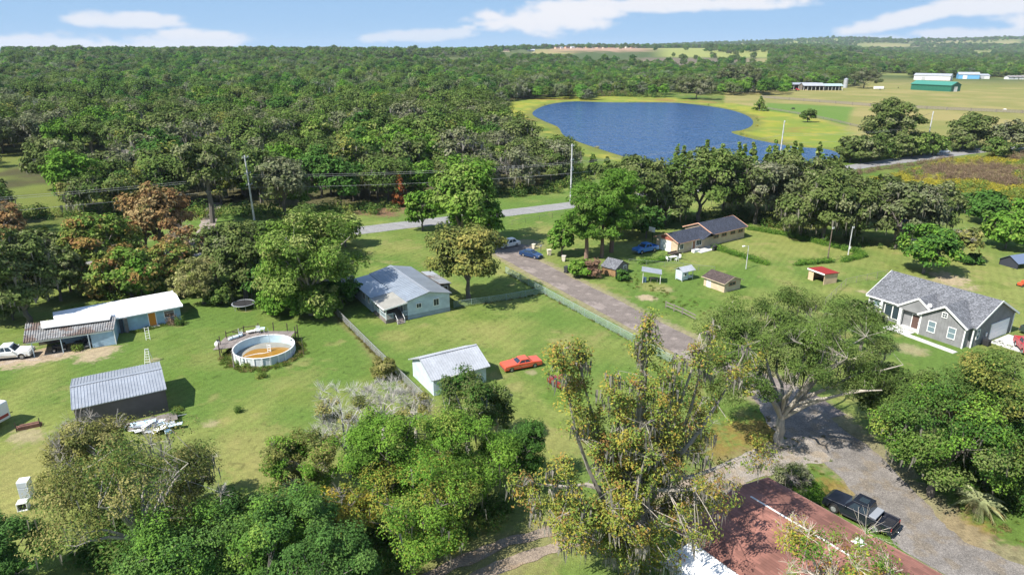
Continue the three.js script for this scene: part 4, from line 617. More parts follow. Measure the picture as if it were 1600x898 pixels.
function wire(a, b, sag, r, label) {
  const c = new THREE.QuadraticBezierCurve3(new THREE.Vector3(...a), new THREE.Vector3((a[0] + b[0]) / 2, (a[1] + b[1]) / 2 - 2 * sag, (a[2] + b[2]) / 2), new THREE.Vector3(...b));
  const m = new THREE.Mesh(new THREE.TubeGeometry(c, 24, r, 5), mat([.40, .40, .40], .6)); m.name = numbered('power_line'); m.userData = { label, category: 'wire', group: 'power lines along the main road' }; m.castShadow = true; scene.add(m);
}
{
  const hs = [[.8, 11.3, 'topmost'], [-.8, 10.6, 'middle'], [.3, 8.2, 'lowest']], where = ['from the left edge to the tall left pole', 'between the tall left pole and the middle pole', 'between the middle pole and the pole at the pond', 'between the pole at the pond and the right pole', 'beyond the right pole'];
  for (let i = 0; i < 4; i++) for (const [s, y, k] of hs) wire([poles[i][0] + s * .5, y, poles[i][1] + s * .8], [poles[i + 1][0] + s * .5, y, poles[i + 1][1] + s * .8], .8, .022, `${k} power line ${where[i]}`);
}
{
  let o = utilityPole('yard_light', 'white yard light pole with lamp head beside the ranch hedge', 'lamp post', [45.2, -125.6], 4.6, 0, { r: .09, arms: false }); part(o, 'lamp_arm', bar([0, 4.5, 0], [-1.1, 4.75, 0], .04), MT.galv); part(o, 'lamp_head', rbox(.6, .22, .32, -1.3, 4.6, 0, .08), MT.trim);
  utilityPole('service_pole', 'brown wooden pole with vine at its foot behind the red-roofed shelter', 'utility pole', [62.7, -129.8], 7.2, 0, { r: .13, wood: true, arms: [6.8], w: .5 });
  o = utilityPole('service_pole', 'pale pole with meter box right of the brown wooden pole', 'utility pole', [69.4, -135.2], 6.0, 0, { r: .12, arms: [5.6], w: .5 }); part(o, 'meter_box', rbox(.3, .5, .2, 0, 1.3, .2, .02), MT.trim);
  o = thing('metal_post', 'thin dark iron post standing alone right of the round pool', 'post', [-28.9, 0, -86.4], .4); part(o, 'post', bar([-.12, 2.7, 0], [0, 0, 0], .045), mat([.09, .07, .06], .8)); 
  o = thing('basketball_hoop', 'basketball hoop with white backboard beside the blue pickup', 'basketball hoop', [30.6, 0, -143.8], -.9); part(o, 'pole', bar([0, 0, 0], [0, 3.0, 0], .06), MT.dark); part(o, 'backboard', rbox(1.7, 1.05, .06, 0, 2.7, .35, .02), MT.trim); part(o, 'rim', new THREE.TorusGeometry(.24, .02, 6, 16).rotateX(Math.PI / 2).translate(0, 3.0, .65), MT.orange);
  const bin = (x, y, label, c, s = 1) => { const p = G(x, y), b = thing('bin', label, 'bin', [p[0], .02, p[2]], h2(x, y) * 2); part(b, 'body', hull8([[-.28, 0, .28], [.28, 0, .28], [.28, 0, -.28], [-.28, 0, -.28]].map((q) => q.map((v) => v * s)), [[-.36, 1, .36], [.36, 1, .36], [.36, 1, -.36], [-.36, 1, -.36]].map((q) => q.map((v) => v * s))), c); part(b, 'lid', rbox(.8 * s, .09, .8 * s, 0, 1.0 * s, 0, .03), c); for (const k of [-1, 1]) part(b, 'wheel', new THREE.CylinderGeometry(.12, .12, .08, 10).rotateX(Math.PI / 2).translate(-.3 * s, .12, k * .3 * s), MT.rubber); };
  bin(834, 388.5, 'pale bin at the kerb just right of the dark blue sedan', mat([.62, .56, .45], .7), .95); bin(858, 398.5, 'middle one of the three pale bins along the street', mat([.66, .58, .46], .7), 1.1); bin(881, 408, 'pale bin with lid nearest to the black bin on the street verge', mat([.60, .55, .46], .7), 1.05); bin(885.5, 426, 'black bin on the gravel verge beside the bright green bush', mat([.035, .04, .045], .6), 1.15);
  const mp = G(845, 393); const mb = thing('mailbox', 'small pale mailbox on a post between the pale bins', 'mailbox', [mp[0], 0, mp[2]], .5); part(mb, 'post', box(.1, 1.1, .1, 0, 0, 0), MT.poleWood); part(mb, 'box', rbox(.5, .25, .22, 0, 1.1, 0, .05), MT.galv);
}
// chain-link: an even mesh of wire too fine to build wire by wire at this distance
const linkTex = (() => { const n = 64, d = new Uint8Array(n * n * 4); for (let j = 0; j < n; j++) for (let i = 0; i < n; i++) { const a = (i + j) % 32, b = (i - j + 64) % 32, on = a < 3.5 || b < 3.5, o = (j * n + i) * 4; d[o] = d[o + 1] = d[o + 2] = on ? 255 : 0; d[o + 3] = 255; } const t = new THREE.DataTexture(d, n, n); t.wrapS = t.wrapT = THREE.RepeatWrapping; t.magFilter = THREE.LinearFilter; t.repeat.set(5, 5); t.needsUpdate = true; return t; })();
function chainFence(label, pts, h, color, post = 3, name = 'chain_link_fence', wires = false) {
  const o = thing(name, label, 'fence', [pts[0][0], 0, pts[0][1]]), cm = mat(color, .6, { metalness: .3 }), lm = mat(color, .6, { alphaMap: linkTex, transparent: true, side: THREE.DoubleSide });
  for (let i = 0; i + 1 < pts.length; i++) {
    const a = [pts[i][0] - pts[0][0], pts[i][1] - pts[0][1]], b = [pts[i + 1][0] - pts[0][0], pts[i + 1][1] - pts[0][1]], L = Math.hypot(b[0] - a[0], b[1] - a[1]), n = Math.max(1, Math.round(L / post)), yaw = Math.atan2(-(b[1] - a[1]), b[0] - a[0]);
    for (let k = i ? 1 : 0; k <= n; k++) part(o, 'post', cyl(.04, .04, h + .08, lerp(a[0], b[0], k / n), 0, lerp(a[1], b[1], k / n), 7), cm);
    part(o, 'top_rail', bar([a[0], h, a[1]], [b[0], h, b[1]], .032), cm);
    if (wires) { for (const q of [.3, .62]) part(o, 'wire', bar([a[0], h * q, a[1]], [b[0], h * q, b[1]], .012, 4), cm); continue; }
    const g = new THREE.BoxGeometry(L, h - .06, .012); const m = new THREE.Mesh(meters(g.toNonIndexed()), lm); m.name = 'mesh_panel'; m.castShadow = true; m.geometry.rotateY(yaw).translate((a[0] + b[0]) / 2, h / 2, (a[1] + b[1]) / 2); o.add(m);
  }
}
chainFence('grey chain-link fence running diagonally between the pool lawn and the pale blue homes', [[-30.6, -105.5], [-18.2, -85.2], [-10.5, -72.8]], 1.25, [.36, .37, .37]);
chainFence('green-grey chain-link fence along the lot side of the brown street', [[-1.2, -123], [8.5, -106], [17.5, -90.5], [21.5, -83.5]], 1.25, [.33, .43, .38]);
chainFence('low wire fence with green posts crossing the lawn behind the pale blue home', [[-9.5, -104.5], [-1, -108], [5.6, -111.5]], 1.15, [.30, .40, .36]);
chainFence('wire fence in the field between the main road and the dark blue sedan', [[0, -160], [13.5, -170], [30, -178]], 1.2, [.22, .21, .18], 4, 'wire_fence', true);
chainFence('wire fence across the yard behind the grey house', [[52, -106], [60, -116], [70, -121]], 1.2, [.30, .27, .22], 3, 'wire_fence', true);
chainFence('wire fence crossing the grass between the ranch sheds and the street', [[23, -128.5], [33, -125.5], [38.5, -123.5]], 1.1, [.2, .22, .18], 3, 'wire_fence', true);
function railFence(label, pts, h, step = 3, rails = 3, m = MT.greyWood, t = .1) {
  const o = thing('rail_fence', label, 'fence', [pts[0][0], terrain(...pts[0]), pts[0][1]]);
  for (let i = 0; i + 1 < pts.length; i++) {
    const L = Math.hypot(pts[i + 1][0] - pts[i][0], pts[i + 1][1] - pts[i][1]), n = Math.max(1, Math.round(L / step));
    const at = (k) => { const x = lerp(pts[i][0], pts[i + 1][0], k / n), z = lerp(pts[i][1], pts[i + 1][1], k / n); return [x - pts[0][0], terrain(x, z) - terrain(...pts[0]), z - pts[0][1]]; };
    for (let k = 0; k < n; k++) { const a = at(k), b = at(k + 1); part(o, 'post', box(t * 1.3, h + .1, t * 1.3, a[0], a[1], a[2]), m); for (let r = 1; r <= rails; r++) part(o, 'rail', plank([a[0], a[1] + h * r / rails - .08, a[2]], [b[0], b[1] + h * r / rails - .08, b[2]], t * .5, t * 1.4), m); }
  }
}
railFence('short broken wooden rail fence on the grass near the street', [[25.2, -104.5], [27.2, -101.5], [28.6, -98.6]], 1.1, 2.2, 2, MT.greyWood, .12);
railFence('long dark rail fence across the far pasture below the green barn', [G2(1190, 153), G2(1360, 166), G2(1480, 172), G2(1640, 179)], 2.0, 14, 3, MT.greyWood, .3);
railFence('rail fence along the near edge of the bright green field by the pond', [G2(1196, 170), G2(1262, 181), G2(1300, 189), G2(1345, 200)], 1.3, 12, 2, MT.greyWood, .2);
// ---------------------------------------------------------------- yard things
{ // pool with its deck
  const cx = -34.4, cz = -86.6, R = 4.05, h = 1.2;
  let o = thing('above_ground_pool', 'round white above-ground pool half drained with rusty brown water', 'pool', [cx, 0, cz]);
  const N = 24, wallM = mat([.74, .79, .80], .6, { map: wearTex }), lin = mat([.60, .78, .86], .6, { map: wearTex });
  for (let k = 0; k < N; k++) { const g = new THREE.CylinderGeometry(R, R, h, 2, 1, true, k / N * 2 * Math.PI + .012, 2 * Math.PI / N - .024).translate(0, h / 2, 0), gi = new THREE.CylinderGeometry(R - .05, R - .05, h - .02, 2, 1, true, k / N * 2 * Math.PI, 2 * Math.PI / N).translate(0, h / 2 + .02, 0); const p = part(o, 'wall_panel', [g], wallM); p.material.side = THREE.DoubleSide; part(p, 'liner', [gi], Object.assign(lin, { side: THREE.DoubleSide })); }
  for (let k = 0; k < N; k++) part(o, 'rim', new THREE.TorusGeometry(R, .09, 6, 3, 2 * Math.PI / N - .008).rotateX(Math.PI / 2).scale(1, .6, 1).rotateY(k / N * 2 * Math.PI).translate(0, h, 0), MT.trim);
  for (let k = 0; k < N; k++) part(o, 'upright', box(.09, h, .2, R + .05, 0, 0).rotateY(k / N * 2 * Math.PI), MT.trim);
  part(o, 'floor', new THREE.CircleGeometry(R - .06, 48).rotateX(-Math.PI / 2).translate(0, .05, 0), mat([.30, .29, .25], .95, { map: wearTex }));
  const s = new THREE.Shape(); for (let k = 0; k < 40; k++) { const a = k / 40 * 2 * Math.PI, r = Math.min(R - .09, 3.2 + 1.3 * Math.cos(a + 1.15) + .25 * Math.sin(a * 3)); s[k ? 'lineTo' : 'moveTo'](r * Math.cos(a), r * Math.sin(a)); }
  part(o, 'brown_water', new THREE.ShapeGeometry(s, 8).rotateX(-Math.PI / 2).translate(0, .11, 0), mat([.30, .155, .02], .22));
  part(o, 'skimmer_pole', bar([.55, .1, -.9], [.2, 3.2, -1.7], .03), MT.steel); part(o, 'pool_ladder', [[-1, 0], [-.55, 0]].flatMap(([x]) => [bar([x + 1.2, .1, -.6], [x + 1.1, 1.1, -.9], .03)]).concat([0, 1, 2].map((i) => box(.45, .04, .12, .42, .3 + i * .3, -.7 - i * .1))), MT.trim); part(o, 'hose', new THREE.TubeGeometry(new THREE.CatmullRomCurve3([[-2.4, .13, 1.2], [-1.2, .14, .3], [0, .13, -.1], [.6, .13, -.7]].map((p) => new THREE.Vector3(...p))), 20, .05, 6), MT.trim);
  o = thing('pool_deck', 'weathered wooden deck curving behind the round pool, cluttered with pale junk', 'deck', [cx, 0, cz]);
  for (let k = 0; k < 26; k++) { const x = -6.4 + k * .36, inner = Math.abs(x) < R ? Math.sqrt(R * R - x * x) + .12 : 0, z1 = Math.abs(x) < R + .1 ? -inner : 1.2 - (x + 6.4) * .3, z0 = Math.min(-5.3 + (x < -4 ? (-4 - x) * .9 : 0), z1 - .3); if (x < 3.1) part(o, 'board', box(.33, .05, z1 - z0, x, 1.18 + (k % 3) * .006, (z0 + z1) / 2), MT.deckWood); }
  for (const [x, z] of [[-6.3, -2.8], [-6.2, -.4], [-4.6, -5.0], [-2.6, -5.4], [-.4, -5.4], [1.6, -5.4], [3.1, -5.3], [3.1, -4.2], [-5.8, 1.0]]) part(o, 'post', box(.11, 2.1 + h2(x * 9 | 0, z * 9 | 0) * .5, .11, x, 0, z), MT.darkWood);
  part(o, 'rail', [plank([-4.6, 2.0, -5.0], [-2.6, 2.0, -5.4], .05, .1), plank([-6.3, 1.9, -2.8], [-4.6, 1.9, -5.0], .05, .1)], MT.darkWood); part(o, 'joist', [box(9.4, .16, .08, -1.7, 1.0, -5.2), box(.08, .16, 3.6, -6.3, 1.0, -1), box(.08, .16, 3.2, 3.0, 1.0, -4.0)], MT.darkWood);
  const y = 1.24, junk = (name, label, cat, x, z, yaw, build) => { const j = thing(name, label, cat, [cx + x, y, cz + z], yaw); build(j); };
  const chair = (j) => { part(j, 'seat', rbox(.55, .05, .55, 0, .42, 0, .02), MT.white); part(j, 'backrest', rbox(.55, .6, .05, 0, .45, -.27, .02), MT.white); for (const [a, b] of [[-.22, -.22], [.22, -.22], [-.22, .22], [.22, .22]]) part(j, 'leg', box(.05, .43, .05, a, 0, b), MT.white); for (const a of [-.27, .27]) part(j, 'armrest', rbox(.06, .05, .5, a, .64, 0, .02), MT.white); };
  junk('plastic_chair', 'pale plastic chair on the pool deck nearest the pool edge', 'chair', -2.3, -4.55, .4, chair); junk('plastic_chair', 'white plastic chair beside the lounger on the pool deck', 'chair', -4.5, -3.6, 1.9, chair);
  junk('lounger', 'white folding lounger lying on the pool deck', 'lounger', -3.4, -4.5, .5, (j) => { part(j, 'seat', rbox(1.2, .06, .6, 0, .3, 0, .02), MT.trim); part(j, 'backrest', plank([.55, .33, 0], [1.15, .75, 0], .6, .06), MT.trim); for (const a of [-.5, .5]) for (const b of [-.25, .25]) part(j, 'leg', box(.04, .3, .04, a, 0, b), MT.trim); });
  junk('plastic_table', 'low pale blue plastic table on the pool deck', 'table', -2.0, -5.0, .2, (j) => { part(j, 'top', rbox(.9, .05, .9, 0, .5, 0, .02), mat([.55, .72, .78], .6)); for (const a of [-.35, .35]) for (const b of [-.35, .35]) part(j, 'leg', box(.06, .5, .06, a, 0, b), MT.trim); });
  junk('pool_cover_roll', 'rolled pale pool cover on the left part of the deck', 'pool cover', -4.9, -2.6, .9, (j) => { part(j, 'roll', new THREE.CapsuleGeometry(.22, 1.8, 4, 10).rotateZ(Math.PI / 2).translate(0, .22, 0), mat([.66, .78, .82], .6)); part(j, 'strap', [cyl(.235, .235, .08, 0, -.04, 0, 12).rotateZ(Math.PI / 2).translate(-.5, .22, 0), cyl(.235, .235, .08, 0, -.04, 0, 12).rotateZ(Math.PI / 2).translate(.5, .22, 0)], MT.dark); });
  const b = thing('sand_filter', 'white pool filter tank standing on the grass left of the deck', 'pool filter', [-41.5, 0, -88.3]); part(b, 'tank', new THREE.SphereGeometry(.5, 14, 10).translate(0, .75, 0), MT.white); part(b, 'base', cyl(.3, .35, .3, 0, 0, 0, 12), MT.dark); part(b, 'valve', rbox(.25, .25, .25, 0, 1.22, 0, .04), MT.dark);
  const bp = thing('wooden_post', 'weathered wooden post at the near left of the round pool', 'post', [-36.9, 0, -82.0]); part(bp, 'post', box(.14, 2.5, .14), MT.greyWood); part(bp, 'cap', rbox(.2, .08, .2, 0, 2.5, 0, .02), MT.greyWood);
}
{ // trampoline
  const o = thing('trampoline', 'round black trampoline under the trees left of the big light-green tree', 'trampoline', [-43.9, 0, -104.4]);
  part(o, 'mat', new THREE.CylinderGeometry(1.5, 1.5, .03, 36).translate(0, .9, 0), MT.dark); part(o, 'rim', new THREE.TorusGeometry(1.72, .13, 6, 40).rotateX(Math.PI / 2).scale(1, .5, 1).translate(0, .9, 0), mat([.24, .26, .28], .6));
  for (let k = 0; k < 6; k++) { const a = k * Math.PI / 3; part(o, 'leg', bar([1.7 * Math.cos(a), 0, 1.7 * Math.sin(a)], [1.7 * Math.cos(a), .88, 1.7 * Math.sin(a)], .03), MT.galv); part(o, 'net_pole', bar([1.75 * Math.cos(a), .9, 1.75 * Math.sin(a)], [1.75 * Math.cos(a), 2.5, 1.75 * Math.sin(a)], .025), MT.dark); }
  // fridge and washer
  let p = G(43, 777), f = thing('refrigerator', 'white upright refrigerator standing on the grass at the lower left', 'refrigerator', [p[0], 0, p[2]], .25);
  part(f, 'body', rbox(.95, 1.95, .85, 0, .04, 0, .04), MT.trim); part(f, 'door', rbox(.9, 1.2, .06, 0, .1, .45, .02), mat([.50, .54, .58], .4)); part(f, 'door', rbox(.9, .55, .06, 0, 1.36, .45, .02), mat([.50, .54, .58], .4)); for (const q of [.8, 1.4]) part(f, 'handle', rbox(.04, .4, .06, .38, q, .5, .015), MT.trim);
  p = G(37, 795); f = thing('washing_machine', 'white boxy appliance with open dark front below the refrigerator', 'appliance', [p[0], 0, p[2]], .35); part(f, 'body', [rbox(.85, .1, .8, 0, .75, 0, .03), rbox(.08, .8, .8, -.39, 0, 0, .02), rbox(.08, .8, .8, .39, 0, 0, .02), rbox(.8, .8, .08, 0, 0, -.36, .02), rbox(.8, .1, .8, 0, 0, 0, .02)], MT.trim); part(f, 'drum', new THREE.CylinderGeometry(.3, .3, .5, 16).rotateX(Math.PI / 2).translate(0, .42, 0), MT.dark);
  // scrap heap at the shed
  const jm = [MT.white, MT.galv, mat([.50, .66, .76], .6), MT.metal, MT.trim, MT.greyWood], c = G(236, 672); const R = rng(77);
  for (let k = 0; k < 26; k++) {
    const t = R(), x = c[0] - 2.2 + 4.6 * R(), z = c[2] - .9 + 1.7 * R(), yaw = .54 + (R() - .5) * .7, s = thing(t < .5 ? 'scrap_sheet' : t < .75 ? 'scrap_pipe' : 'plastic_crate', t < .5 ? 'bent pale metal sheet in the scrap heap beside the steel shed' : t < .75 ? 'pale pipe in the scrap heap beside the steel shed' : 'pale blue plastic crate in the scrap heap beside the steel shed', t < .5 ? 'scrap metal' : t < .75 ? 'pipe' : 'crate', [x, .05 + .75 * R() * (1 - Math.abs(x - c[0]) / 3), z], yaw, t < .5 ? 'metal sheets in the scrap heap' : t < .75 ? 'pipes in the scrap heap' : 'crates in the scrap heap');
    if (t < .5) { const L = 1.2 + R() * 1.6; part(s, 'sheet', [plank([-L / 2, R() * .3, 0], [L / 2, R() * .5, 0], .5 + R() * .4, .03)], jm[k % 5]); part(s, 'rib', [plank([-L / 2, .18, .1], [L / 2, .28, .1], .05, .05)], jm[(k + 1) % 5]); } else if (t < .75) { const L = 1.6 + R() * 1.5, y = R() * .5; part(s, 'tube', bar([-L / 2, y, 0], [L / 2, .1, R() - .5], .06, 8), jm[k % 5]); part(s, 'collar', bar([-L / 2 - .02, y, 0], [-L / 2 + .1, y, .02], .09, 8), jm[(k + 2) % 5]); } else { part(s, 'crate', [box(.6, .04, .5), box(.6, .35, .03, 0, 0, .24), box(.6, .35, .03, 0, 0, -.24), box(.03, .35, .5, .29, 0, 0), box(.03, .35, .5, -.29, 0, 0)], jm[2]); part(s, 'handle', [box(.03, .05, .2, .31, .25, 0), box(.03, .05, .2, -.31, .25, 0)], MT.white); }
  }
  const tr = thing('flat_trailer', 'low wooden flat trailer under the scrap beside the steel shed', 'trailer', [c[0] - .3, .02, c[2] - 1.0], .54); for (let k = 0; k < 7; k++) part(tr, 'board', box(5.0, .05, .26, 0, .5, -.9 + k * .29), MT.greyWood); for (const z of [-1.1, 1.1]) wheel(tr, .2, z, .3, .18); part(tr, 'hitch', bar([2.5, .45, 0], [3.5, .4, 0], .05), MT.steel);
  // ladder at the white house and its kin by the shed
  const lad = (name, label, pos, yaw, A) => { const l = thing(name, label, 'ladder', pos, yaw); A(l); };
  let q = G(231, 531); lad('ladder', 'white ladder leaning on the grass before the orange door', [q[0], 0, q[2]], .5, (l) => { for (const x of [-.25, .25]) part(l, 'rail', bar([x, 0, .0], [x, 1.75, -.75], .035), MT.trim); for (let i = 0; i < 5; i++) part(l, 'rung', bar([-.25, .25 + i * .34, -.11 - i * .145], [.25, .25 + i * .34, -.11 - i * .145], .025), MT.trim); });
  q = G(232, 566); lad('step_ladder', 'open white step ladder behind the grey steel shed', [q[0], 0, q[2]], .2, (l) => { for (const x of [-.35, .35]) { part(l, 'rail', bar([x, 0, .6], [x * .6, 1.9, 0], .035), MT.trim); part(l, 'rail', bar([x, 0, -.6], [x * .6, 1.9, 0], .035), MT.trim); } for (let i = 0; i < 5; i++) part(l, 'rung', bar([-.33 + i * .02, i * .33 + .3, .51 - i * .1], [.33 - i * .02, i * .33 + .3, .51 - i * .1], .03), MT.trim); part(l, 'cap', box(.5, .06, .25, 0, 1.9, 0), MT.galv); });
  // ranch patio: white table and chairs
  const wp = [32.3, -131.4];
  const tb = thing('picnic_table', 'white outdoor table on the grass in front of the ranch house', 'table', [wp[0], 0, wp[1]], .5); for (let i = 0; i < 4; i++) part(tb, 'board', box(1.8, .05, .2, 0, .74, -.36 + i * .24), MT.trim); for (const x of [-.75, .75]) part(tb, 'leg', [box(.07, .75, .07, x, 0, .35), box(.07, .75, .07, x, 0, -.35)], MT.trim);
  [[-1.4, .1, 1.6, 'white chair at the left end of the white outdoor table'], [1.5, .2, -1.5, 'white chair at the right end of the white outdoor table'], [.2, 1.0, 3.1, 'white chair in front of the white outdoor table']].forEach(([x, z, yaw, label]) => { const c = thing('garden_chair', label, 'chair', [wp[0] + x * .87 + z * .48, 0, wp[1] - x * .48 + z * .87], .5 + yaw); part(c, 'seat', rbox(.6, .05, .55, 0, .42, 0, .02), MT.trim); part(c, 'backrest', rbox(.6, .6, .05, 0, .45, -.27, .02), MT.trim); for (const [a, b] of [[-.25, -.25], [.25, -.25], [-.25, .25], [.25, .25]]) part(c, 'leg', box(.05, .43, .05, a, 0, b), MT.trim); });
  const gr = thing('grill', 'dark barbecue grill by the entrance of the ranch house', 'grill', [42.6, 0, -138.2], .6); part(gr, 'body', new THREE.SphereGeometry(.45, 12, 8).scale(1.3, .8, .9).translate(0, .95, 0), MT.dark); for (const x of [-.4, .4]) part(gr, 'leg', box(.06, .8, .5, x, 0, 0), MT.dark); part(gr, 'shelf', box(.5, .04, .5, .8, .85, 0), MT.darkWood);
  const wb = thing('bath_tub', 'white tub standing by the ranch house front wall', 'tub', [38.4, 0, -137.2], .6); part(wb, 'shell', [rbox(1.7, .6, .1, 0, 0, .35, .04), rbox(1.7, .6, .1, 0, 0, -.35, .04), rbox(.1, .6, .75, .82, 0, 0, .04), rbox(.1, .6, .75, -.82, 0, 0, .04), box(1.6, .08, .7)], MT.trim); part(wb, 'tap', bar([.7, .6, 0], [.6, .85, 0], .03), MT.steel);
  // covered thing at the far right edge
  const tp = G(1590, 421), t = thing('tarp_tent', 'dark blue tarp tent on the lawn at the right edge', 'tent', [tp[0], 0, tp[2]], .35); part(t, 'cover', gableRoof(4.4, 3.6, 1.2, 2.3, .2, .05), mat([.13, .17, .26], .7)); part(t, 'side_panel', [extrudeX([[0, 0], [0, 1.2], [-1.8, 2.25], [-3.6, 1.2], [-3.6, 0]], .1, .15), box(4.2, 1.2, .05, 2.2, 0, -3.55)], mat([.03, .035, .05], .8)); for (const x of [.05, 4.3]) for (const z of [0, -3.6]) part(t, 'pole', bar([x, 0, z], [x, 1.25, z], .04), MT.dark);
  const kp = G(1597, 447), k = thing('lawn_mower', 'orange-red lawn machine on the grass at the right edge', 'mower', [kp[0], 0, kp[2]], .4); part(k, 'deck', rbox(1.4, .5, .9, 0, .2, 0, .1), mat([.55, .09, .03], .5)); part(k, 'hood', rbox(.8, .4, .6, .4, .65, 0, .1), mat([.55, .09, .03], .5)); for (const x of [-.5, .5]) for (const z of [-.45, .45]) wheel(k, x, z, .22, .16, .5);
  // brown stack beside the camper at the left edge
  const bs = G(45, 668), fr = thing('board_stack', 'reddish brown stacked boards left of the grey bare shrub', 'boards', [bs[0], 0, bs[2]], .5); for (let i = 0; i < 8; i++) part(fr, 'board', box(1.8 + h2(i, 1) * .6, .1, .25, (h2(i, 2) - .5) * .3, .02 + (i >> 1) * .11, (i % 2) * .4 - .2), mat([.26, .13, .09], .9, { map: boardTex })); for (const x of [-1.1, 1.1]) part(fr, 'stake', box(.08, 1.2, .08, x, 0, .5), MT.darkWood);
  // cattle
  const cow = (px, py, c, label) => { const p = G(px, py), o = thing('cow', label, 'cow', p, h2(px, py) * 3);
    const sk = (pts) => new THREE.TubeGeometry(new THREE.CatmullRomCurve3(pts.map((v) => new THREE.Vector3(...v))), 10, 1, 8);
    const b = new THREE.SphereGeometry(1, 16, 10).scale(1.05, .50, .40).translate(0, 1.05, 0), chest = new THREE.SphereGeometry(1, 12, 8).scale(.5, .52, .38).translate(.6, 1.05, 0), neck = new THREE.CylinderGeometry(.17, .27, .8, 9).rotateZ(-1.9).translate(1.2, 1.05, 0), head = new THREE.SphereGeometry(1, 10, 8).scale(.32, .17, .15).rotateZ(-.7).translate(1.62, .72, 0), legs = []; 
    for (const z of [-.22, .22]) { legs.push(new THREE.CylinderGeometry(.13, .08, .45, 7).translate(.68, .72, z), new THREE.CylinderGeometry(.07, .06, .5, 7).translate(.68, .27, z), new THREE.CylinderGeometry(.17, .09, .5, 7).rotateZ(.15).translate(-.74, .78, z), new THREE.CylinderGeometry(.075, .06, .55, 7).rotateZ(-.12).translate(-.80, .29, z), new THREE.ConeGeometry(.06, .2, 5).rotateX(z > 0 ? 1.3 : -1.3).translate(1.5, .92, z * .9)); }
    part(o, 'body', [b, chest, neck, head, ...legs, new THREE.CylinderGeometry(.03, .02, .8, 5).rotateZ(-.2).translate(-1.1, .85, 0)], mat(c, .8)); void sk; };
  cow(1240, 171.5, [.015, .014, .013], 'black cow grazing on the bright green field by the pond'); cow(1571, 173.5, [.75, .73, .70], 'white grazing animal by the far rail fence at right'); cow(1404, 138, [.02, .018, .016], 'black cow left of the green barn');
}
// ---------------------------------------------------------------- trees: trunk and limbs, leaf by leaf crowns, hanging moss
class Buf {
  constructor(n) { this.p = new Float32Array(n * 9); this.c = new Float32Array(n * 9); this.k = 0; }
  tri(a, b, c, col) {
    if ((this.k + 1) * 9 > this.p.length) { const p = new Float32Array(this.p.length * 2), q = new Float32Array(this.c.length * 2); p.set(this.p); q.set(this.c); this.p = p; this.c = q; }
    const o = this.k++ * 9, P = this.p, C = this.c; P[o] = a[0]; P[o + 1] = a[1]; P[o + 2] = a[2]; P[o + 3] = b[0]; P[o + 4] = b[1]; P[o + 5] = b[2]; P[o + 6] = c[0]; P[o + 7] = c[1]; P[o + 8] = c[2];
    for (let i = 0; i < 9; i += 3) { C[o + i] = col[0]; C[o + i + 1] = col[1]; C[o + i + 2] = col[2]; }
  }
  geo() { const g = new THREE.BufferGeometry(); g.setAttribute('position', new THREE.BufferAttribute(this.p.slice(0, this.k * 9), 3)); g.setAttribute('color', new THREE.BufferAttribute(this.c.slice(0, this.k * 9), 3)); g.computeVertexNormals(); return g; }
}
const vadd = (a, b, s = 1) => [a[0] + b[0] * s, a[1] + b[1] * s, a[2] + b[2] * s];
const vnorm = (a) => { const l = Math.hypot(...a) || 1; return [a[0] / l, a[1] / l, a[2] / l]; };
const vcross = (a, b) => [a[1] * b[2] - a[2] * b[1], a[2] * b[0] - a[0] * b[2], a[0] * b[1] - a[1] * b[0]];
const bez = (a, b, c, t) => { const u = 1 - t; return [0, 1, 2].map((i) => u * u * a[i] + 2 * u * t * b[i] + t * t * c[i]); };
function limb(buf, pts, r0, r1, sides, col, R) {
  let prev = null;
  for (let i = 0; i < pts.length; i++) {
    const d = vnorm(vadd(pts[Math.min(i + 1, pts.length - 1)], pts[Math.max(i - 1, 0)], -1)), u = vnorm(vcross(d, Math.abs(d[1]) > .9 ? [1, 0, 0] : [0, 1, 0])), v = vcross(d, u), r = lerp(r0, r1, i / (pts.length - 1)) * (0.92 + .16 * R());
    const ring = []; for (let k = 0; k < sides; k++) { const a = k / sides * 2 * Math.PI; ring.push(vadd(vadd(pts[i], u, Math.cos(a) * r), v, Math.sin(a) * r)); }
    if (prev) for (let k = 0; k < sides; k++) { const n = (k + 1) % sides, q = .75 + .5 * R(), c = [col[0] * q, col[1] * q, col[2] * q]; buf.tri(prev[k], prev[n], ring[k], c); buf.tri(prev[n], ring[n], ring[k], c); }
    prev = ring;
  }
}
function leafAt(buf, p, n, size, col, R, ratio = .55) {
  let t = vnorm(vcross(n, [R() - .5, R() - .5, R() - .5])), b = vcross(n, t); const L = size * (.65 + .7 * R()), w = L * ratio * .5, f = L * .12;
  const a = vadd(p, t, -L / 2), c = vadd(p, t, L / 2), l = vadd(vadd(p, b, w), n, f), r = vadd(vadd(p, b, -w), n, f);
  buf.tri(a, r, c, col); buf.tri(a, c, l, col);
}
function pick(pal, R) { let s = 0; for (const p of pal) s += p[3] ?? 1; let q = R() * s; for (const p of pal) { q -= p[3] ?? 1; if (q <= 0) return p; } return pal[0]; }
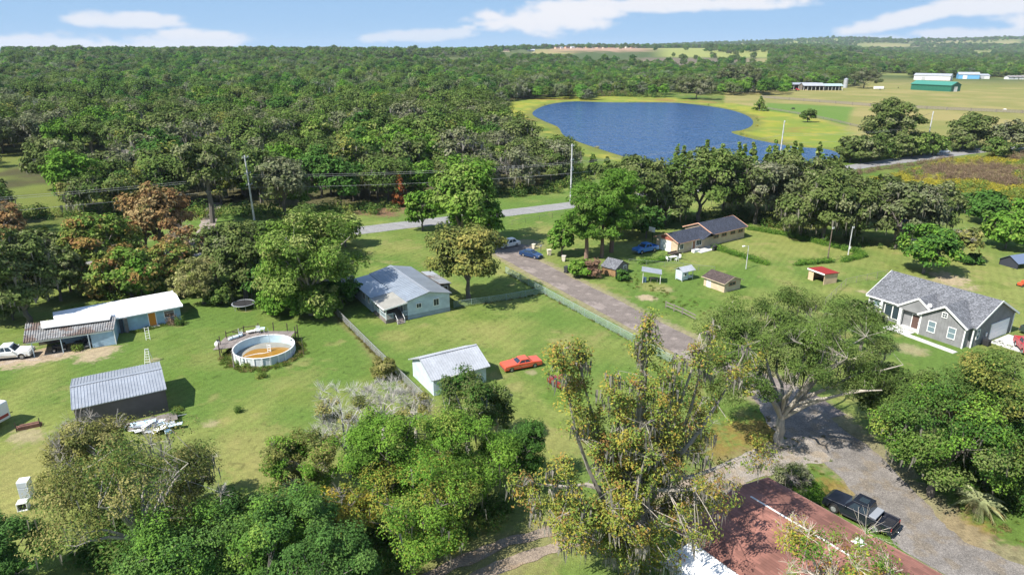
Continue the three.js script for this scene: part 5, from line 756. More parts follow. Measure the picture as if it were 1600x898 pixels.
/* o: seed, h height, R crown radius, base (crown base as a share of h), form, n clumps, cr clump radius, m leaves a clump, leaf size, pal, bark, tr trunk radius, limbs, moss (strips a clump), bare (share of clumps without leaves), sides */
function growTree(o) {
  const R = rng(o.seed), wood = new Buf(4000), crown = new Buf(o.n * o.m * 2 + 64), moss = new Buf(o.moss ? o.n * o.moss * 2 + 64 : 4);
  const h = o.h, hb = h * (o.base ?? .3), rad = o.R, tr = o.tr ?? h * .022, bark = o.bark ?? [.16, .14, .12], lean = [(R() - .5) * .12 * h, 0, (R() - .5) * .12 * h], form = o.form ?? 'oak';
  const ell = (R() - .5) * .3;
  // clump centres
  const cl = [];
  const lob = [...Array(9)].map(() => [vnorm([R() - .5, (R() - .2) * .8, R() - .5]), .74 + .28 * R()]);
  for (let i = 0; i < o.n; i++) {
    let c, s = 1; const a = R() * 2 * Math.PI;
    if (form === 'cone') { const t = Math.pow(R(), .8), rr = rad * (1 - t) * (.55 + .5 * R()) * (.9 + .2 * Math.sin(a * 3 + t * 9)); c = [Math.cos(a) * rr, hb + (h - hb) * t * .97, Math.sin(a) * rr]; s = 1.05 - .55 * t; }
    else if (form === 'pine') { const t = R(), rr = rad * Math.sqrt(1 - Math.pow(t * 1.9 - .9, 2) * .95) * Math.sqrt(R()); c = [Math.cos(a) * rr, hb + (h - hb) * t, Math.sin(a) * rr]; s = .7 + .6 * R(); }
    else if (form === 'leader') { const k = Math.floor(R() * o.leaders.length), [lx, lz, lh, lw, lb = .15] = o.leaders[k], t = R(), y = h * lh * (lb + (1 - lb) * t), q = Math.sin(Math.min(1, t * .95 + .05) * Math.PI * .9) * (1.35 - t * .8), rr = lw * rad * (.25 + .75 * R()) * (.35 + q * .75); const bx = lx * rad * Math.min(1, .25 + t * .9), bz = lz * rad * Math.min(1, .25 + t * .9); c = [bx + Math.cos(a) * rr, y, bz + Math.sin(a) * rr]; s = .6 + .6 * R(); }
    else {
      let d = vnorm([R() * 2 - 1, R() * 1.45 - .42, R() * 2 - 1]); for (let g = 0; g < 4 && vnoise(d[0] * 2.3 + o.seed * 3.1, d[2] * 2.3 + d[1] * 1.9 + 7) < (o.gap ?? .34); g++) d = vnorm([R() * 2 - 1, R() * 1.45 - .42, R() * 2 - 1]); let e = .76; for (const [q, w] of lob) { const k = q[0] * d[0] + q[1] * d[1] + q[2] * d[2]; if (k > .45) e = Math.max(e, lerp(.76, w, sst(.45, .85, k))); }
      const q = (R() < .78 ? .72 + .3 * R() : .25 + .5 * R()) * e, my = hb + (h - hb) * .40, vr = d[1] > 0 ? (h - my) : (my - hb) * 1.1;
      c = [d[0] * rad * q * (1 + ell), my + d[1] * vr * q * .96, d[2] * rad * q * (1 - ell)]; s = .7 + .6 * R();
    }
    c[0] += lean[0] * c[1] / h; c[2] += lean[2] * c[1] / h; cl.push([c, s]);
  }
  // trunk and main limbs
  const anchors = [], top = form === 'oak' ? (o.fork ? h * o.fork : hb * 1.15 + h * .1) : h * .93, sd = o.sides ?? 7;
  const trunk = [...Array(6)].map((_, i) => { const t = i / 5; return [lean[0] * t * top / h + (R() - .5) * tr * .8 * (i > 0), t * top, lean[2] * t * top / h + (R() - .5) * tr * .8 * (i > 0)]; });
  limb(wood, [vadd(trunk[0], [0, -.15, 0]), ...trunk.slice(1)], tr * (form === 'oak' ? 1.25 : 1.3), tr * (form === 'oak' ? .72 : .18), sd, bark, R);
  for (let i = 2; i < 6; i++) anchors.push([trunk[i], tr * .5]);
  const nl = o.limbs ?? 6;
  const ends = form === 'leader' ? o.leaders.map(([x, z, lh]) => [x * rad, h * lh * .97, z * rad]) : [...Array(nl)].map((_, i) => { const a = (i + R() * .7) / nl * 2 * Math.PI, e = form === 'oak' ? .62 + .3 * R() : .45 + .3 * R(); return [Math.cos(a) * rad * e, form === 'oak' ? hb + (h - hb) * (.30 + .5 * R()) : hb + (h - hb) * (.15 + .75 * i / nl), Math.sin(a) * rad * e]; });
  for (const e of o.armsTo ?? []) ends.push(e);
  ends.forEach((e, i) => {
    const s = form === 'leader' ? trunk[1 + (i % 2)] : form === 'oak' ? trunk[4 + (i % 2)] : bez(trunk[0], trunk[2], trunk[5], clamp(e[1] / h - .04, .2, .98)), m = form === 'leader' ? [lerp(s[0], e[0], .75), lerp(s[1], e[1], .3), lerp(s[2], e[2], .75)] : [lerp(s[0], e[0], .45), lerp(s[1], e[1], .72) + rad * .08 * R(), lerp(s[2], e[2], .45)];
    const pts = [...Array(7)].map((_, k) => { const p = bez(s, m, e, k / 6); return k && k < 6 ? [p[0] + (R() - .5) * rad * .05, p[1] + (R() - .5) * rad * .05, p[2] + (R() - .5) * rad * .05] : p; });
    limb(wood, pts, tr * (form === 'cone' || form === 'pine' ? .28 : .55), tr * .10, sd - 2, bark, R); for (let k = 2; k < 7; k++) anchors.push([pts[k], tr * .3 * (1 - k / 9)]);
  });
  // twigs to the clumps, then leaves
  for (const [c, s] of cl) {
    let best = anchors[0], bd = 1e9; for (const A of anchors) { const q = A[0], d = (q[0] - c[0]) ** 2 + (q[1] - c[1]) ** 2 * 1.3 + (q[2] - c[2]) ** 2; if (d < bd && q[1] < c[1] + rad * .3) { bd = d; best = A; } }
    if (o.twig !== 0) { const m = [lerp(best[0][0], c[0], .5), lerp(best[0][1], c[1], .35), lerp(best[0][2], c[2], .5)]; limb(wood, [best[0], bez(best[0], m, c, .35), bez(best[0], m, c, .7), c], Math.max(.02, best[1] * .45) * (o.twig ?? 1), .015 * (o.twig ?? 1) + .01, 3, bark, R); }
    const leafless = R() < (o.bare ?? 0);
    if (leafless) { // a spray of fine bare twigs
      const n = Math.round((o.spray ?? 9) * 1.5), sl = Math.min(o.cr, 1.05); for (let i = 0; i < n; i++) { const d = vnorm([R() - .5, R() * .9 - .15, R() - .5]), L = sl * s * (.7 + .8 * R()), e = vadd(c, d, L), k = vadd(vadd(c, d, L * .5), [R() - .5, R() - .5, R() - .5], L * .25); limb(wood, [c, k, e], .016 * (o.twig ?? 1), .006, 3, o.sprayCol ?? bark, R); for (let j = 0; j < 2; j++) limb(wood, [k, vadd(k, vnorm([d[0] + R() - .5, d[1] + R() - .3, d[2] + R() - .5]), L * .5)], .010 * (o.twig ?? 1), .005, 3, o.sprayCol ?? bark, R); }
    } else {
      const base = pick(o.pal, R), cr = o.cr * s, m = Math.round(o.m * s * s * (.8 + .4 * R())), sq = o.flat ?? .68, out = vnorm([c[0], (c[1] - hb - (h - hb) * .3) * 1.2, c[2]]);
      const sub = [...Array(5)].map(() => [(R() - .5) * 1.2, (R() - .3) * .9, (R() - .5) * 1.2]);
      for (let i = 0; i < m; i++) {
        const u = sub[i % 5], d = vnorm([R() * 2 - 1, R() * 2 - 1, R() * 2 - 1]), r = Math.cbrt(.25 + .75 * R()) * .62;
        const p = [c[0] + (u[0] + d[0] * r) * cr, c[1] + (u[1] + d[1] * r) * cr * sq, c[2] + (u[2] + d[2] * r) * cr];
        const n = vnorm([d[0] * .7 + out[0] * .5 + (R() - .5) * .9, d[1] * .5 + out[1] * .4 + .45 + (R() - .5) * .7, d[2] * .7 + out[2] * .5 + (R() - .5) * .9]);
        const q = R() < (o.mixed ?? .15) ? pick(o.pal, R) : base, k = .72 + .56 * R(); leafAt(crown, p, n, o.leaf, [q[0] * k, q[1] * k, q[2] * k], R, o.ratio ?? .6);
      }
    }
    if (o.moss && R() < (o.mossP ?? 1)) for (let i = 0; i < o.moss * (.4 + 1.2 * R()); i++) {
      const a = R() * 6.28, rr = o.cr * s * Math.sqrt(R()) * .9, L = (o.mossL ?? 1.1) * (.4 + R()), w = (o.mossW ?? .16) * (.6 + .8 * R()), x = c[0] + Math.cos(a) * rr, z = c[2] + Math.sin(a) * rr, y = c[1] - o.cr * s * .3 * R(), b = R() * 6.28, dx = Math.cos(b) * w, dz = Math.sin(b) * w, g = .7 + .6 * R(), mc = (o.mossCol ?? [.20, .19, .15]).map((v) => v * g), sw = (R() - .5) * .3 * L;
      moss.tri([x - dx, y, z - dz], [x + dx, y, z + dz], [x + sw * .4 + dx * .8, y - L * .55, z + dz * .8], mc); moss.tri([x - dx, y, z - dz], [x + sw * .4 + dx * .8, y - L * .55, z + dz * .8], [x + sw, y - L, z + sw * .5], mc);
    }
  }
  return { trunk: wood.geo(), crown: crown.k ? crown.geo() : null, moss: moss.k ? moss.geo() : null };
}
const barkMat = mat('#ffffff', .95, { vertexColors: true }), leafMat = mat('#ffffff', .93, { vertexColors: true, transmission: .24, thickness: 0, side: THREE.DoubleSide, specularIntensity: .15 }), leafGloss = mat('#ffffff', .85, { vertexColors: true, transmission: .2, thickness: 0, side: THREE.DoubleSide, specularIntensity: .35 }), mossMat = mat('#ffffff', .95, { vertexColors: true, transmission: .25, thickness: 0, side: THREE.DoubleSide, specularIntensity: .2 });
function treeFrom(g, name, label, cat, pos, yaw = 0, s = 1, group, gloss = false) {
  const t = thing(name, label, cat, pos, yaw, group); t.scale.setScalar(s);
  const add = (n, geo, m) => { if (!geo) return; const q = new THREE.Mesh(geo, m); q.name = n; q.castShadow = q.receiveShadow = true; if (n === 'spanish_moss') q.userData.kind = 'stuff'; t.add(q); };
  add('trunk', g.trunk, barkMat); add('crown', g.crown, gloss ? leafGloss : leafMat); add('spanish_moss', g.moss, mossMat); return t;
}
const PAL = {
  oak: [[.060, .086, .024, 3], [.085, .112, .034, 3], [.112, .130, .050, 2], [.135, .145, .075, .6]],
  oakGreen: [[.055, .090, .022, 3], [.080, .122, .028, 3], [.11, .14, .045, 2]],
  grey: [[.10, .115, .058, 2], [.13, .138, .080, 2], [.075, .095, .034, 2], [.16, .158, .11, .8]],
  bright: [[.065, .135, .018, 3], [.095, .18, .025, 3], [.13, .20, .035, 1]],
  deep: [[.035, .082, .015, 3], [.050, .110, .022, 3], [.075, .135, .03, 1]],
  light: [[.10, .165, .028, 3], [.15, .205, .05, 2], [.20, .225, .075, 1.4], [.075, .125, .024, 2]],
  yellowOak: [[.10, .115, .028, 2], [.15, .155, .038, 2], [.075, .095, .024, 2], [.20, .18, .05, 1]],
  autumn: [[.22, .145, .05, 2], [.20, .18, .055, 2], [.13, .155, .035, 2.4], [.21, .11, .05, .8], [.09, .13, .03, 1.4]],
  brown: [[.215, .135, .06, 3], [.18, .105, .05, 2], [.25, .18, .09, 1.4], [.14, .12, .045, 1.4]],
  willow: [[.20, .20, .085, 3], [.25, .23, .11, 2], [.15, .16, .05, 2]],
  magnolia: [[.22, .19, .034, 2.4], [.225, .145, .036, 1.1], [.165, .185, .034, 3], [.115, .16, .03, 2.8], [.17, .10, .034, .6], [.065, .095, .022, 1.1]],
  pine: [[.075, .15, .022, 3], [.105, .19, .032, 3], [.14, .21, .05, 1]],
  cypress: [[.12, .175, .04, 2], [.09, .14, .032, 2], [.17, .20, .06, 1]],
  rust: [[.22, .075, .03, 3], [.28, .11, .04, 2], [.16, .06, .03, 1]],
  olive: [[.16, .155, .05, 2], [.12, .125, .036, 2], [.21, .19, .075, 1.2], [.085, .10, .03, 1.4]],
  thicket: [[.085, .165, .022, 3], [.12, .205, .03, 2], [.06, .115, .018, 2], [.17, .21, .045, .7]],
  golden: [[.27, .205, .03, 2], [.23, .20, .035, 2], [.14, .17, .03, 2.4], [.24, .14, .035, .7]],
};
for (const k in PAL) PAL[k] = PAL[k].map(([r, g, b, w]) => [r * 1.45, g * 1.48, b * 1.36, w]);
const GREY_BARK = [.36, .34, .30], PALE_BARK = [.46, .43, .37], DARK_BARK = [.13, .115, .10];
let seedNow = 11;
// one placed tree: foot and top in the photo give its height, w the crown's width there
function tree(name, label, [px, py], topY, w, kind, extra = {}, cat = 'tree') {
  const p = G(px, py), d = Math.hypot(p[0], p[2]), zc = -p[2] * CP + (EYE - p[1]) * SP, R = w / 2 * zc / F * .96, dep = PITCH + Math.atan((topY - 449) / F), h = Math.max(1.2, EYE - p[1] - Math.tan(dep) * (-p[2] - R * .25)), k = 60 / Math.max(40, d);
  const leaf = clamp((d < 85 ? .0034 : .0049) * d, .175, 1.1), q = clamp(d / 85, .7, 2.2);
  const cr = clamp(R * .26, .7, 2.4), hh = Math.max(1, h - cr * .45), n = Math.round(clamp(2.1 * R * (R + (h * (1 - (extra.base ?? .28))) * .8) / (cr * cr) * .85, 20, d > 150 ? 95 : 120)), m = Math.round(clamp(cr * cr * 11 / (leaf * leaf * .55), 40, d > 150 ? 260 : d > 85 ? 340 : 460) * (extra.dense ?? 1));
  const g = growTree({ seed: seedNow++, h: hh, R: R * .97, n, cr, m, leaf, pal: PAL[kind] ?? PAL.oak, tr: clamp(h * .024, .1, .55), ...extra });
  const t = treeFrom(g, name, label, cat, p, 0, 1, extra.group, extra.gloss); void k; void q; return t;
}
const OAK = { moss: 3, mossL: 1.2, mossW: .22, bark: DARK_BARK, base: .22 }, MOSSY = { ...OAK, moss: 6, mossL: 1.5, mossW: .17 };

{ // ---- the tall thin-crowned tree in front, with several leaders
  const p = G(985, 897); // its foot is hidden by its own lowest leaves
  const leaders = [[-.92, .1, .93, .16, .40], [-.66, -.1, .90, .16, .35], [-.36, .15, .84, .17, .35], [.0, .05, 1, .15, .35], [.20, .2, .88, .17, .35], [.52, .1, .92, .20, .35], [.80, -.1, .93, .24, .38], [1.05, .15, .86, .24, .42], [-.2, .45, .70, .30, .15], [.25, -.45, .72, .30, .15], [-.95, .25, .58, .24, .3], [.95, -.35, .60, .28, .28], [.05, .3, .55, .46, .05], [-1.2, -.1, .46, .26, .4], [-1.0, .4, .42, .28, .4], [1.3, .25, .50, .24, .5], [-.55, .5, .50, .34, .2], [.5, .55, .48, .36, .1], [.0, -.2, .66, .42, .1]];
  const g = growTree({ seed: 5, h: 23.4, R: 7.3, form: 'leader', leaders, n: 1150, cr: .72, m: 72, leaf: .205, ratio: .52, pal: PAL.magnolia, mixed: .4, bark: [.30, .27, .23], tr: .46, moss: 18, mossP: .2, mossL: 1.0, mossW: .07, mossCol: [.26, .24, .205], twig: .8, flat: .9, base: .1, bare: .06, spray: 5 }), mo = g;
  treeFrom({ trunk: g.trunk, crown: g.crown, moss: mo.moss }, 'magnolia_tree', 'tall tree with yellow and rust-brown leaves and grey moss in the front centre', 'tree', p, .3, 1, undefined, true);
}
{ // ---- the spreading oak at the street corner
  const p = G(1217, 690);
  const g = growTree({ seed: 21, h: 17.2, R: 10.0, base: .27, fork: .2, gap: .46, n: 165, cr: 1.4, m: 560, leaf: .19, ratio: .5, pal: PAL.oakGreen, mixed: .3, bark: [.40, .36, .30], tr: .46, limbs: 11, moss: 9, mossP: .22, mossL: 1.3, mossW: .07, mossCol: [.26, .24, .19], sides: 10, bare: .05, spray: 8, sprayCol: [.34, .31, .27], armsTo: [[9.6, 10.8, 3.4], [7.0, 9.4, -1], [-7, 9, 4], [6.4, 8.8, 5]] });
  treeFrom(g, 'live_oak', 'huge spreading oak with pale forked trunk and long bare limb at the street corner', 'tree', p, 0);
}
const near = (name, label, b, top, w, kind, ex = {}) => tree(name, label, b, top, w, kind, { dense: 1, mixed: .25, gap: b[1] > 600 ? .42 : .34, ...ex });
// ---- right edge: dense trees beyond the gravel road
near('oak_tree', 'dense green tree with low branches overhanging the gravel road at right', [1455, 775], 600, 215, 'oakGreen', { base: .12, pal: PAL.oakGreen.concat(PAL.deep, PAL.thicket), moss: 2, mossW: .08 });
near('oak_tree', 'tall olive-green tree behind the palm at the right edge', [1545, 765], 545, 210, 'oakGreen', { base: .15, pal: PAL.yellowOak.concat(PAL.oakGreen) });
near('oak_tree', 'dense tree cut by the right edge above the palm', [1645, 790], 560, 200, 'oakGreen', { pal: PAL.oakGreen.concat(PAL.deep), base: .1 });
near('oak_tree', 'dark green bushy tree in the lower right corner', [1655, 885], 720, 130, 'deep', { base: .05 });
near('oak_tree', 'loose light green tree between the big oak and the front walk of the grey house', [1390, 690], 560, 130, 'oakGreen', { base: .25, moss: 3, mossW: .08 });
{ // palm
  const p = G(1527, 800), o = thing('palm', 'pale feathery palm among the trees at the lower right', 'palm', p); const w = new Buf(400), c = new Buf(9000), R = rng(31);
  limb(w, [[0, -.1, 0], [.05, .6, 0], [.02, 1.3, 0]], .38, .30, 9, [.16, .12, .09], R);
  for (let i = 0; i < 34; i++) { const a = i * 2.4 + R(), up = .15 + 1.1 * R(), L = 2.2 + R() * .7, f = (t) => [Math.cos(a) * L * t * (.55 + .3 * (1 - up * .4)), 1.25 + up * L * .55 * t - L * .95 * t * t * (1.1 - up * .4), Math.sin(a) * L * t * (.55 + .3 * (1 - up * .4))]; const side = [-Math.sin(a), 0, Math.cos(a)], k = .8 + .4 * R(), col = R() < .12 ? [.30 * k, .24 * k, .11 * k] : [.34 * k, .38 * k, .19 * k]; limb(w, [f(0), f(.35), f(.7), f(1)], .035, .012, 3, [.22, .22, .10], R);
    for (let j = 2; j < 26; j++) { const t = j / 26, b = f(t), l = .62 * Math.sin(Math.min(1, t + .12) * 2.9) + .1; for (const s of [-1, 1]) { const e = vadd(vadd(b, side, s * l * .8), [Math.cos(a) * .3, -l * .45, Math.sin(a) * .3]); c.tri(b, vadd(b, [Math.cos(a) * .07, .02, Math.sin(a) * .07]), e, col); } } }
  const add = (n, b, m) => { const q = new THREE.Mesh(b.geo(), m); q.name = n; q.castShadow = q.receiveShadow = true; o.add(q); }; add('trunk', w, barkMat); add('frond', c, leafMat);
}
// ---- lower left thicket
near('oak_tree', 'sprawling olive-brown oak with grey bare limbs at the lower left', [238, 905], 664, 250, 'olive', { base: .14, bare: .12, spray: 14, pal: PAL.olive.concat(PAL.oakGreen, PAL.olive), sprayCol: [.36, .33, .29], bark: [.34, .31, .27], limbs: 10, dense: .8, moss: 3, mossW: .07, armsTo: [[2.5, 7.0, 1.5], [-2.5, 6.5, 2.5], [.5, 7.6, 2]] });
near('oak_tree', 'olive oak with pale twigs reaching up to the grey steel shed', [160, 790], 655, 150, 'olive', { base: .2, bare: .15, spray: 12, sprayCol: [.38, .35, .31], bark: [.34, .31, .27], dense: .8 });
near('bare_tree', 'grey leafless twiggy tree left of the olive oak on the lawn edge', [128, 745], 652, 70, 'olive', { base: .1, bare: .9, spray: 16, sprayCol: [.44, .41, .37], bark: GREY_BARK, n: 46, limbs: 9 });
near('oak_tree', 'thin brownish tree with a long branch pointing over the lawn right of the olive oak', [300, 800], 705, 105, 'olive', { base: .2, bare: .25, spray: 10, sprayCol: [.40, .37, .33] });
near('broadleaf_tree', 'dark glossy green tree in the lower left corner', [20, 930], 812, 150, 'deep', { base: .05, gloss: true });
near('broadleaf_tree', 'dense dark green tree at the lower edge right of the olive oak', [330, 950], 800, 200, 'deep', { base: .05, gloss: true, pal: PAL.deep.concat(PAL.bright) });
near('broadleaf_tree', 'dark green rounded tree at the lower edge left of the golden-leaved tree', [455, 935], 762, 170, 'deep', { base: .05, gloss: true, pal: PAL.deep.concat(PAL.bright) });
near('broadleaf_tree', 'dark green bushy tree in the shade at the bottom below the golden-leaved tree', [520, 975], 825, 170, 'deep', { base: .05, gloss: true });
near('golden_tree', 'tree with golden yellow leaf sprays in the lower thicket', [540, 885], 762, 105, 'golden', { base: .35, dense: .5, bare: .12, sprayCol: [.4, .36, .3] });
near('broadleaf_tree', 'yellow-green leafy tree beside the two-track drive', [645, 878], 715, 205, 'thicket', { base: .08, pal: PAL.thicket.concat([[.26, .25, .045, 2.4]]), moss: 3, mossW: .08 });
near('broadleaf_tree', 'bright green leafy tree in the middle of the lower thicket', [620, 815], 632, 150, 'thicket', { base: .1 });
near('broadleaf_tree', 'tall bright green tree at the right of the lower thicket', [735, 800], 640, 165, 'thicket', { base: .1, moss: 3, mossW: .08 });
near('broadleaf_tree', 'dark green tree at the lawn edge right of the lower thicket', [815, 760], 650, 90, 'deep', { base: .08, dense: .8 });
near('broadleaf_tree', 'olive green tree at the left tip of the lower thicket', [480, 785], 672, 130, 'olive', { base: .12, pal: PAL.olive.concat(PAL.thicket), bare: .1, sprayCol: GREY_BARK });
near('bare_tree', 'pale lichen-grey bare tree leaning left in front of the diagonal fence', [545, 745], 600, 105, 'olive', { base: .2, bare: .93, spray: 13, sprayCol: [.44, .43, .39], bark: [.48, .46, .42], n: 46, limbs: 8 });
near('bare_tree', 'pale lichen-grey bare tree standing between the fence end and the metal-roofed garage', [600, 690], 587, 90, 'olive', { base: .25, bare: .96, spray: 13, sprayCol: [.44, .42, .38], bark: [.50, .47, .42], n: 44, limbs: 8 });
near('bare_tree', 'grey bare tree low in front of the metal-roofed garage wall', [650, 695], 600, 75, 'olive', { base: .25, bare: .8, spray: 10, sprayCol: [.38, .36, .32], bark: [.42, .39, .35], n: 36 });
near('slender_tree', 'slender dark green tree in front of the metal-roofed garage', [732, 712], 572, 105, 'deep', { base: .18, dense: .6, bark: PALE_BARK, pal: PAL.deep.concat(PAL.oak) });
near('slender_tree', 'narrow green tree right of the metal-roofed garage front', [775, 690], 590, 66, 'oakGreen', { base: .1, dense: .65, bark: PALE_BARK });
near('bush', 'feathery brown-green bush at the diagonal fence', [598, 592], 556, 36, 'olive', { base: 0, n: 26 });
// ---- in front of the red roof
near('slender_tree', 'thin-leaved tree with bare pale branches in front of the red roof', [1285, 1030], 826, 200, 'magnolia', { base: .35, bare: .5, spray: 6, sprayCol: [.52, .46, .38], bark: [.44, .38, .31], dense: .5, pal: PAL.thicket.concat(PAL.thicket, PAL.magnolia), n: 64, armsTo: [[1.3, 7.2, 0], [-1.8, 7.6, .5], [-.8, 7.9, -1], [.6, 7.4, 1]] });
near('bush', 'grey twiggy bush at the corner of the red roof', [1235, 770], 728, 62, 'grey', { base: 0, bare: .5, spray: 14, sprayCol: [.32, .28, .25], n: 30 });
near('bush', 'green strappy bush between the red roof and the black pickup', [1262, 780], 758, 32, 'bright', { base: 0, n: 22, ratio: .25 });
// ---- around the white-roofed house and left
near('oak_tree', 'big dark oak in front of the left end of the white-roofed house', [48, 512], 348, 125, 'oak', { ...OAK, base: .12 });
near('oak_tree', 'dark oak cut by the left edge beside the carport', [-40, 505], 345, 130, 'oak', { ...OAK, base: .12 });
near('oak_tree', 'dark grey-green tree behind the middle of the white roof', [95, 470], 385, 80, 'oak', { base: .1 });
near('autumn_tree', 'rusty-orange thin tree near the left edge above the dark oak', [27, 400], 302, 44, 'brown', { base: .15, bare: .3, dense: .6, sprayCol: [.4, .3, .2] });
near('autumn_tree', 'large orange-brown round-crowned tree left of the tall left pole', [255, 402], 282, 112, 'brown', { base: .28, bare: .15, sprayCol: [.36, .31, .26] });
near('autumn_tree', 'yellow-green and orange tree left of the orange-brown tree', [160, 440], 328, 112, 'autumn', { base: .15, bare: .12, pal: PAL.autumn.concat(PAL.light) });
near('autumn_tree', 'low mixed green and gold tree behind the white roof', [205, 465], 385, 120, 'light', { base: .1, pal: PAL.light.concat(PAL.autumn) });
near('autumn_tree', 'brownish thin tree beside the side lane', [300, 425], 345, 66, 'brown', { base: .2, bare: .35, dense: .6, sprayCol: [.36, .3, .25] });
near('broadleaf_tree', 'olive and orange small tree at the left under the power lines', [110, 455], 388, 70, 'autumn', { base: .1 });
near('broadleaf_tree', 'bright green leafy tree right behind the white roof', [222, 468], 402, 52, 'bright', { base: .05 });
near('willow_tree', 'pale yellowish weeping tree behind the right end of the white-roofed house', [318, 474], 392, 70, 'willow', { base: .05, ratio: .3 });
near('oak_tree', 'dark grey-green round tree behind the trampoline', [383, 466], 335, 92, 'oak', { base: .08 });
near('leafy_tree', 'big light-green feathery tree between the trampoline and the pale blue home', [487, 492], 326, 172, 'light', { base: .12, bark: [.34, .30, .25], limbs: 9, ratio: .42 });
near('bush', 'dark green bush at the foot of the light-green tree by the fence', [455, 490], 445, 80, 'bright', { base: 0 });
near('broadleaf_tree', 'tall bright green tree beyond the pale blue home across its lawn', [720, 386], 238, 142, 'light', { base: .12, pal: PAL.bright.concat(PAL.light) });
near('oak_tree', 'yellow-green round oak beside the pale blue home', [732, 468], 340, 140, 'yellowOak', { base: .16, gloss: true });
near('pine_tree', 'tall bright pine at the left of the group by the street', [916, 404], 290, 84, 'pine', { form: 'pine', base: .34, dense: 2, limbs: 9, ratio: .28, bark: [.20, .13, .10] });
near('pine_tree', 'tall bright pine in the middle of the group by the street', [940, 402], 294, 90, 'pine', { form: 'pine', base: .32, dense: 2, limbs: 9, ratio: .28, bark: [.20, .13, .10] });
near('pine_tree', 'tall bright pine standing highest at the back of the group by the street', [955, 394], 268, 92, 'pine', { form: 'pine', base: .40, dense: 2, limbs: 9, ratio: .28, bark: [.20, .13, .10] });
near('bush', 'bright green bush at the foot of the pines', [905, 432], 402, 38, 'bright', { base: 0 });
near('bush', 'reddish-brown dead bush beside the plywood shed', [927, 434], 404, 32, 'rust', { base: 0, bare: .5, spray: 12, sprayCol: [.26, .15, .1], pal: [[.22, .14, .09]] });
near('bush', 'dark green bush against the plywood shed gable', [972, 438], 420, 24, 'deep', { base: 0, n: 14 });
// ---- dark oaks behind the ranch house and to the right
[[990, 356, 224, 108, 'oak', 'tall dark oak in front of the pond left of the ranch house'], [1040, 352, 268, 92, 'oak', 'dark oak directly behind the ranch garage'], [1090, 348, 218, 124, 'oakGreen', 'dark green oak behind the middle of the ranch house'], [1180, 350, 238, 116, 'grey', 'grey mossy oak behind the right end of the ranch house'], [1232, 338, 222, 116, 'oak', 'broad oak in front of the right tip of the pond'], [1285, 378, 258, 118, 'oak', 'large mossy oak behind the two service poles'], [1340, 380, 288, 104, 'oak', 'mossy oak left of the bright green yard tree'], [1400, 388, 276, 122, 'grey', 'grey mossy oak behind the bright green yard tree'], [1452, 372, 285, 92, 'oak', 'mossy oak left of the brick cottage'], [1250, 372, 290, 96, 'oak', 'low mossy oak at the back of the ranch lawn'], [1375, 335, 268, 70, 'oak', 'oak standing at the edge of the yellow marsh'], [1540, 348, 292, 76, 'deep', 'dark green round tree behind the brick cottage'], [1572, 388, 326, 84, 'bright', 'bright green tree right of the brick cottage'], [1612, 372, 300, 70, 'bright', 'bright green tree cut by the right edge above the lawn'], [1500, 330, 298, 46, 'oak', 'small grey-green tree at the marsh edge above the brick cottage'], [1150, 318, 262, 60, 'oak', 'small dark oak between the ranch roof and the pond'], [1275, 332, 240, 112, 'oak', 'broad green oak hiding the main road right of the pond tip'], [1205, 330, 240, 92, 'oakGreen', 'green oak in front of the pond right part'], [1312, 352, 266, 92, 'oak', 'oak where the main road comes into view'], [1130, 330, 232, 84, 'oakGreen', 'green oak in front of the pond middle']]
  .forEach(([x, y, t, w, k, l]) => near(k === 'bright' || k === 'deep' ? 'broadleaf_tree' : 'oak_tree', l, [x, y], t, w, k, k === 'bright' || k === 'deep' ? { base: .08 } : { ...MOSSY, base: .14 }));
near('broadleaf_tree', 'bright green dense tree standing alone on the lawn behind the grey house', [1443, 427], 346, 96, 'bright', { base: .08, pal: PAL.bright.concat(PAL.deep) });
near('slender_tree', 'small pale open-crowned tree in front of the brick cottage', [1500, 408], 350, 58, 'olive', { base: .3, dense: .6, bare: .2, sprayCol: PALE_BARK, bark: PALE_BARK });
near('bush', 'dark bush at the foot of the pale open-crowned tree', [1515, 412], 396, 36, 'deep', { base: 0, n: 14 });
near('slender_tree', 'thin grey-green tree in front of the grey house left wing', [1345, 548], 468, 74, 'grey', { base: .25, pal: PAL.oakGreen.concat(PAL.grey), dense: .55, bare: .3, sprayCol: [.36, .33, .29] });
